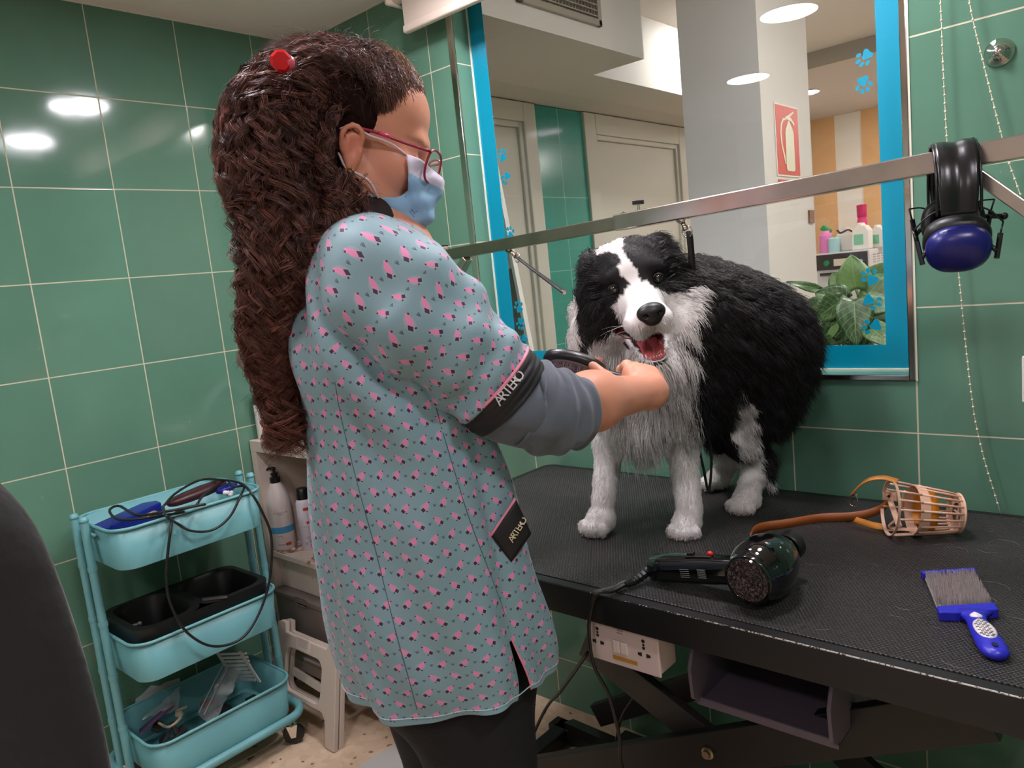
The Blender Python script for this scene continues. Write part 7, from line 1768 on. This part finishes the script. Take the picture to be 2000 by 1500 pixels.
# ---- glasses
M_GLS = mat('glasses_crimson', (150, 22, 52), .25); M_GLP = mat('glasses_pink', (216, 50, 110), .3)
gl_ = thing('eyeglasses', W_(.09, 0, 0), 'crimson framed glasses worn by the woman', 'glasses')
def lens_loop(s, n=30):
    pts_ = []
    for a in np.linspace(0, 2*math.pi, n, endpoint=False):
        yy = .027*np.sign(math.cos(a))*abs(math.cos(a))**.75; zz = .021*np.sign(math.sin(a))*abs(math.sin(a))**.8; pts_.append(W_(.109-.36*abs(s*.034+yy)+.10*zz, s*.034+yy, -.010+zz))
    return np.array(pts_)
m, nt, b, x = newmat('lens'); b.inputs['Base Color'].default_value = (1, .96, .98, 1); b.inputs['Roughness'].default_value = .02; b.inputs['Alpha'].default_value = .18; M_LENS = m
for s in (1, -1):
    lp_r = lens_loop(s); MB().tube(lp_r, .0016, 7, closed=True).build('rim', M_GLS, gl_, smooth=True); MB().raw(lp_r, [np.arange(len(lp_r))[None]]).build('lens', M_LENS, gl_)
    hg = W_(.089, s*.063, .004); MB().tube([lp_r[3], hg], .0018, 7).build('hinge', M_GLS, gl_, smooth=True)
    MB().tube(spline([hg, W_(.055, s*.068, .006), W_(.020, s*.073, .009), W_(-.004, s*.076, .009)], 5), .0021, 7).build('temple', M_GLS, gl_, smooth=True)
    MB().tube([W_(.036, s*.0706, .008), W_(.022, s*.0728, .0092)], .0026, 7).build('temple_band', M_GLP, gl_, smooth=True)
MB().tube([lens_loop(1)[15], lens_loop(-1)[0]], .0016, 7).build('bridge', M_GLS, gl_, smooth=True)
a = np.linspace(0, 2*math.pi, 24, endpoint=False); ec = W_(-.004, .076, -.047)
tag(MB().tube(ec+.0050*(np.cos(a)[:, None]*HF+np.sin(a)[:, None]*HU), .0011, 6, closed=True).build('earring', mat('gold', (196, 140, 70), .25, 1), smooth=True), 'small gold hoop earring in the ear of the woman', 'earring')

# ---- hair
sk = [(765, 205, 30, 1.05), (728, 178, 62, 1.05), (676, 176, 84, 1.05), (612, 198, 98, 1.045), (560, 258, 106, 1.035), (556, 345, 106, 1.02), (572, 420, 96, 1.01), (566, 490, 82, 1.0), (540, 580, 60, .995), (532, 665, 46, .995), (545, 745, 40, 1.0), (552, 800, 32, 1.0), (552, 842, 24, 1.0)]
hc_ = spline([PD(a, b2, d) for a, b2, r, d in sk], 14); hrad = np.interp(np.linspace(0, len(sk)-1, len(hc_)), np.arange(len(sk)), [r*d/FPX for a, b2, r, d in sk])
hs_l = np.concatenate([[0], np.cumsum(np.linalg.norm(np.diff(hc_, axis=0), axis=1))]); HLN = hs_l[-1]
_hk = lambda i: .80-.38*np.clip((i/len(hc_)-.50)/.35, 0, 1)
hp_ = [('+', .03, 'c', hc_[i], hc_[i+7], hrad[i]*_hk(i), hrad[i+7]*_hk(i+7)) for i in range(7, len(hc_)-14, 7)]
hp_ += [wp(.02, 'e', (-.026, 0, .046), (.086, .081, .078)), wp(.03, 'e', (.004, 0, .084), (.044, .056, .028)), wp(.03, 'c', (-.040, .052, -.020), (-.040, .050, -.090), .034, .030), ('+', .03, 'c', W_(-.026, .056, -.060), PD(700, 424, .975), .026, .022)]
def hair_fn(p):
    d = prims_fn(hp_)(p); q = toW(p)
    face = sd_box(q, V((.148, 0, -.03)), (.09, .2, .105), None, .02); face = smax(face, -(q[:, 2]*0+1), .01) if 0 else face
    d = smax(d, -face, .02)
    earv = np.linalg.norm((q-V((-.004, 0, -.017)))/[.021, 10, .031], axis=1)*.021-.021; earv = np.where(np.abs(q[:, 1]) > .06, earv, 1)
    d = smax(d, -earv, .006)
    cheek = np.minimum(sd_box(q, V((.112, 0, -.10)), (.080, .2, .085), None, .015), sd_box(q, V((.066, 0, -.018)), (.050, .2, .026), None, .01)); d = smax(d, -cheek, .015)
    return d-.004*np.sin(p[:, 2]*90+p[:, 0]*60)*np.sin(p[:, 1]*110)
lo3, hi3 = hc_.min(0)-.12, hc_.max(0)+.12; hv, hq = sdf_mesh(hair_fn, lo3, hi3, .005)
hair = link('hair', fast_mesh('hair', hv, [hq], True), mat('hair_base', (34, 19, 16), .95, spec=.1, bump=(70, 1, .01)), person)
def make_locks(path, radii, NL, NS, KP, sb, lnr, depthk, tip0, endr=(.84, 1.05), amps=(.0045, .0105), pits=(.030, .048)):
    """ringlets that wind along a guide path"""
    T0 = np.gradient(path, axis=0); T0 /= np.linalg.norm(T0, axis=1)[:, None]; sl = np.concatenate([[0], np.cumsum(np.linalg.norm(np.diff(path, axis=0), axis=1))]); LT = sl[-1]
    at_ = lambda s_, arr: np.stack([np.interp(s_, sl, arr[:, k]) for k in range(3)], -1)
    s0 = rng.beta(1.0, sb, NL)*LT*.92; ln = np.minimum(rng.uniform(*lnr, NL), LT*rng.uniform(*endr, NL)-s0); kk_ = ln > .03; s0, ln = s0[kk_], ln[kk_]; NL = len(s0)
    th0 = rng.uniform(0, 2*math.pi, NL); rho = rng.uniform(.82, 1.06, NL)
    s_ = s0[:, None]+ln[:, None]*np.linspace(0, 1, KP)[None]
    sC = np.minimum(s_, LT); over = s_-sC; c = at_(sC, path); tg = at_(sC, T0); tg /= np.linalg.norm(tg, axis=2)[..., None]; c = c+tg*over[..., None]
    Rr = np.interp(sC, sl, radii); B_ = -hF[None, None]+0*tg; B_ = B_-tg*(B_*tg).sum(2)[..., None]; B_ /= np.linalg.norm(B_, axis=2)[..., None]; N_ = np.cross(tg, B_)
    th = th0[:, None]+.5*np.sin(s_*14+th0[:, None]); dk_ = np.interp(sC/LT, [0, .45, 1], depthk)
    ctr = c+Rr[..., None]*rho[:, None, None]*(np.cos(th)[..., None]*N_+(np.sin(th)*dk_)[..., None]*B_)
    amp = rng.uniform(*amps, NL)[:, None]*np.clip(.40+s_/LT*1.4, 0, 1.05); pit = rng.uniform(*pits, NL)[:, None]*np.clip(.9+.35*s0[:, None]/LT, 0, 2); phs = rng.uniform(0, 6.28, NL)[:, None]; hand_ = rng.choice([-1, 1], NL)[:, None]
    hx_ = 2*math.pi*s_/pit+phs
    lock = ctr+amp[..., None]*(np.cos(hx_)[..., None]*N_+(np.sin(hx_)*hand_)[..., None]*B_)
    lp_ = np.repeat(lock, NS, 0); lp_ = lp_+rng.normal(size=(NL*NS, 1, 3))*.0012+np.cumsum(rng.normal(size=(NL*NS, KP, 3))*.00035, 1)
    lp_ = lp_+(np.repeat(amp, NS, 0)*rng.uniform(-.3, .3, (NL*NS, 1)))[..., None]*np.repeat(np.cos(hx_+.8)[..., None]*N_, NS, 0)
    qh = toW(lp_.reshape(-1, 3)).reshape(lp_.shape)
    bad = ((qh[..., 0] > .054) & (qh[..., 2] < .066)) | ((np.abs(qh[..., 1]) > .055) & (np.abs(qh[..., 0]+.003) < .019) & (np.abs(qh[..., 2]+.017) < .030)) | ((qh[..., 0] > .016) & (qh[..., 2] < .012) & (qh[..., 2] > -.035)) | ((qh[..., 0] > .034) & (qh[..., 2] <= -.035))
    ok = ~bad.any(1) & ~(hair_fn(lp_[:, KP//2]) < -.004)
    lp_ = lp_[ok]; sN = np.repeat(s_, NS, 0)[ok]; n_ = len(lp_)
    cb = np.array(s2l((92, 56, 47)))[None]*rng.uniform(.5, 1.6, (n_, 1))*np.repeat(rng.uniform(.35, 1.9, NL), NS)[ok][:, None]
    tipn = np.clip((sN/LT-tip0)/.45, 0, 1)[..., None]; colh = cb[:, None]*(1-tipn*.55)+np.array(s2l((134, 68, 48)))[None, None]*tipn*.55*np.repeat(rng.uniform(.5, 1.3, NL), NS)[ok][:, None, None]
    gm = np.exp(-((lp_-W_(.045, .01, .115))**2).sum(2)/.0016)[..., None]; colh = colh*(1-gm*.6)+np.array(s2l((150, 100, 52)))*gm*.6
    return lp_, colh
M_HAIR = col_mat('curly_hair', .36, .42)
L1, C1 = make_locks(hc_, hrad, 1900, 16, 26, 1.55, (.10, .26), (1.32, 1.15, 1.0), .55)
nr = [(700, 205, 20, .985), (664, 250, 30, .965), (662, 320, 34, .955), (680, 385, 30, .955), (672, 430, 30, .955), (628, 470, 36, .955), (600, 520, 34, .96), (585, 580, 24, .965)]
nrp = spline([PD(a, b2, d) for a, b2, r, d in nr], 10); nrr = np.interp(np.linspace(0, len(nr)-1, len(nrp)), np.arange(len(nr)), [r*d/FPX for a, b2, r, d in nr])
L2, C2 = make_locks(nrp, nrr, 420, 14, 26, 1.1, (.06, .16), (.6, .6, .6), .9)
er = [PD(a, b2, d) for a, b2, d in ((548, 740, .985), (556, 790, .98), (560, 840, .98), (562, 895, .98))]; erp = spline(er, 10)
L3, C3 = make_locks(erp, np.full(len(erp), .014), 34, 15, 26, 1.0, (.05, .10), (1, 1, 1), .1, (.9, 1.1), (.012, .021), (.040, .062))
el = [PD(a, b2, d) for a, b2, d in ((470, 420, .98), (492, 520, .975), (496, 620, .975), (500, 720, .98))]; elp = spline(el, 10)
L4, C4 = make_locks(elp, np.full(len(elp), .016), 60, 9, 26, 1.0, (.06, .12), (1, 1, 1), .2, (.9, 1.05), (.006, .013), (.034, .052))
LA, CA_ = np.concatenate([L1, L2, L3, L4]), np.concatenate([C1, C2, C3, C4])
o = link('curls', strands_mesh('curls', LA, np.full(len(LA), .00040), CA_), M_HAIR, hair); o['kind'] = 'stuff'
# swept-back strands from the forehead to the clip
NSW = 11000; CL = PD(556, 122, 1.0)
st_ = []
az = rng.uniform(-1.2, 1.35, NSW); fr_ = rng.uniform(0, 1, NSW)
p_start = np.array([W_(.068*math.cos(a*.95)-.004-.02*f*f, .073*math.sin(a), .084-.054*abs(math.sin(a))**2+.02*f) for a, f in zip(az, fr_)])
mid1 = np.array([W_(.044*math.cos(a)-.006, .088*math.sin(a), .122-.046*abs(math.sin(a))**2+.006*f) for a, f in zip(az, fr_)]); mid2 = np.array([W_(-.038, .086*math.sin(a), .120-.045*abs(math.sin(a))**2+.006*f) for a, f in zip(az, fr_)])
tsw = np.linspace(0, 1, 20)[None, :, None]
B4 = ((1-tsw)**3*p_start[:, None]+3*(1-tsw)**2*tsw*(mid1*1.12-p_start*.12)[:, None]+3*(1-tsw)*tsw**2*mid2[:, None]+tsw**3*(CL+rng.normal(size=(NSW, 3))*.011)[:, None])
azc = np.round(az*26)/26; ph_ = (np.sin(azc*91.7)*43758.5) % 6.28; fq = 26+16*((np.sin(azc*37.1)*1734.3) % 1)
env = np.sin(tsw[..., 0]*math.pi)**.6
wv_ = .0058*np.sin(tsw[..., 0]*fq[:, None]+ph_[:, None]); wv2 = .0058*np.cos(tsw[..., 0]*fq[:, None]*.9+ph_[:, None]*1.7)
B4 = B4+(wv_*env)[..., None]*HU+(wv2*env)[..., None]*HR_+rng.normal(size=(NSW, 1, 3))*.0022+np.abs(rng.normal(size=(NSW, 1, 1)))*.003*HU*np.sin(tsw*math.pi)
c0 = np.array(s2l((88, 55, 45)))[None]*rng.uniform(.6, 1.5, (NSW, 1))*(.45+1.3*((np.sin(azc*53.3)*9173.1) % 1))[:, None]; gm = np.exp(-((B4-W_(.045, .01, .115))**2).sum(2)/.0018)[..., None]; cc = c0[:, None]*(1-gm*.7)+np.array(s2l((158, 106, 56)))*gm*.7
o = link('swept_hair', strands_mesh('swept_hair', B4, np.full(NSW, .00036), cc), M_HAIR, hair); o['kind'] = 'stuff'
# flyaway frizz
NFZ = 3200; pz, nz_ = sample(hv, hq, NFZ); nz_ = sdf_grad(hair_fn, pz); qz = toW(pz); kz = ~((qz[:, 0] > .02) & (qz[:, 2] < .07)) & ~((np.abs(qz[:, 0]) < .03) & (np.abs(qz[:, 2]) < .045)); pz, nz_ = pz[kz], nz_[kz]; n = len(pz)
dz_ = nz_+rng.normal(size=(n, 3))*.7+[0, 0, -.3]; dz_ /= np.linalg.norm(dz_, axis=1)[:, None]; tz_ = np.linspace(0, 1, 9)[None, :, None]; side_ = np.cross(dz_, rng.normal(size=(n, 3))); side_ /= np.linalg.norm(side_, axis=1)[:, None]
Lz = rng.uniform(.012, .034, (n, 1, 1)); fz = pz[:, None]+dz_[:, None]*tz_*Lz+side_[:, None]*np.sin(tz_*rng.uniform(4, 9, (n, 1, 1)))*.006*tz_+np.array([0, 0, -1.])*tz_**2*.012
o = link('frizz', strands_mesh('frizz', fz, np.full(n, .00020), np.repeat(np.array(s2l((92, 58, 46)))[None], n, 0)), M_HAIR, hair); o['kind'] = 'stuff'
# ---- hair clip
cl = thing('hair_clip', CL, 'bright red faceted hair clip holding back the curls', 'hair clip'); cv_ = nrm(CAM-CL); Fc = frame_from(cv_); CLp = PD(549, 119, .915)
a = np.linspace(0, 2*math.pi, 8, endpoint=False)+.3
MB().rings([CLp+cv_*z+r*(np.cos(a)[:, None]*Fc[0]+np.sin(a)[:, None]*Fc[1]) for r, z in ((.010, -.004), (.0130, .0), (.0130, .003), (.0100, .0065), (.003, .007))]).build('jewel', mat('clip_red', (214, 16, 32), .15, coat=1), cl)
MB().ball(CLp-cv_*.006+hR*.006-UP*.003, (.012, .009, .009), 12).build('clip_base', mat('clip_rose', (214, 90, 110), .3), cl, smooth=True)

# ---- the black brush in her right hand
bh, be = PD(1122, 714, 1.19), PD(1262, 752, 1.172); bd = nrm(be-bh); bn = nrm(-hF*.55-UP*.7+CM[0]*-.15); bn = nrm(bn-bd*(bn@bd)); bs_ = np.cross(bd, bn)
bru = thing('grooming_brush', bh, 'black oval grooming brush held in the right hand of the woman', 'brush')
M_BBK = mat('brush_black', (20, 18, 20), .35)
a = np.linspace(0, 2*math.pi, 36, endpoint=False)
MB().rings([bh+bn*z+s*(.052*np.cos(a)[:, None]*bd+.030*np.sin(a)[:, None]*bs_) for s, z in ((.80, -.012), (.97, -.008), (1, 0), (.97, .005), (.85, .007))]).build('paddle', M_BBK, bru, smooth=True)
MB().rings([bh+bn*z+s*(.042*np.cos(a)[:, None]*bd+.023*np.sin(a)[:, None]*bs_) for s, z in ((1, .0065), (.9, .0095), (.5, .011))]).build('cushion', mat('cushion_grey', (104, 88, 92), .7), bru, smooth=True)
MB().tube(spline([bh+bd*.046, bh+bd*.070, bh+bd*.10, be+bd*.01], 6), [.007]*4+[.0085]*15 if 0 else .0080, 10).build('handle', M_BBK, bru, smooth=True)
nb = 520; r_ = np.sqrt(rng.random(nb)); a = rng.uniform(0, 6.28, nb); pb_ = bh+bn*.0095+(r_*.040*np.cos(a))[:, None]*bd+(r_*.021*np.sin(a))[:, None]*bs_
o = link('bristles', strands_mesh('bristles', np.stack([pb_, pb_+bn*.005, pb_+bn*.010+bd*.0015], 1), np.full(nb, .00035), np.repeat(np.array([s2l((150, 130, 136))]), nb, 0), 3, .8), MATS['bristle_wire'], bru); o['kind'] = 'stuff'
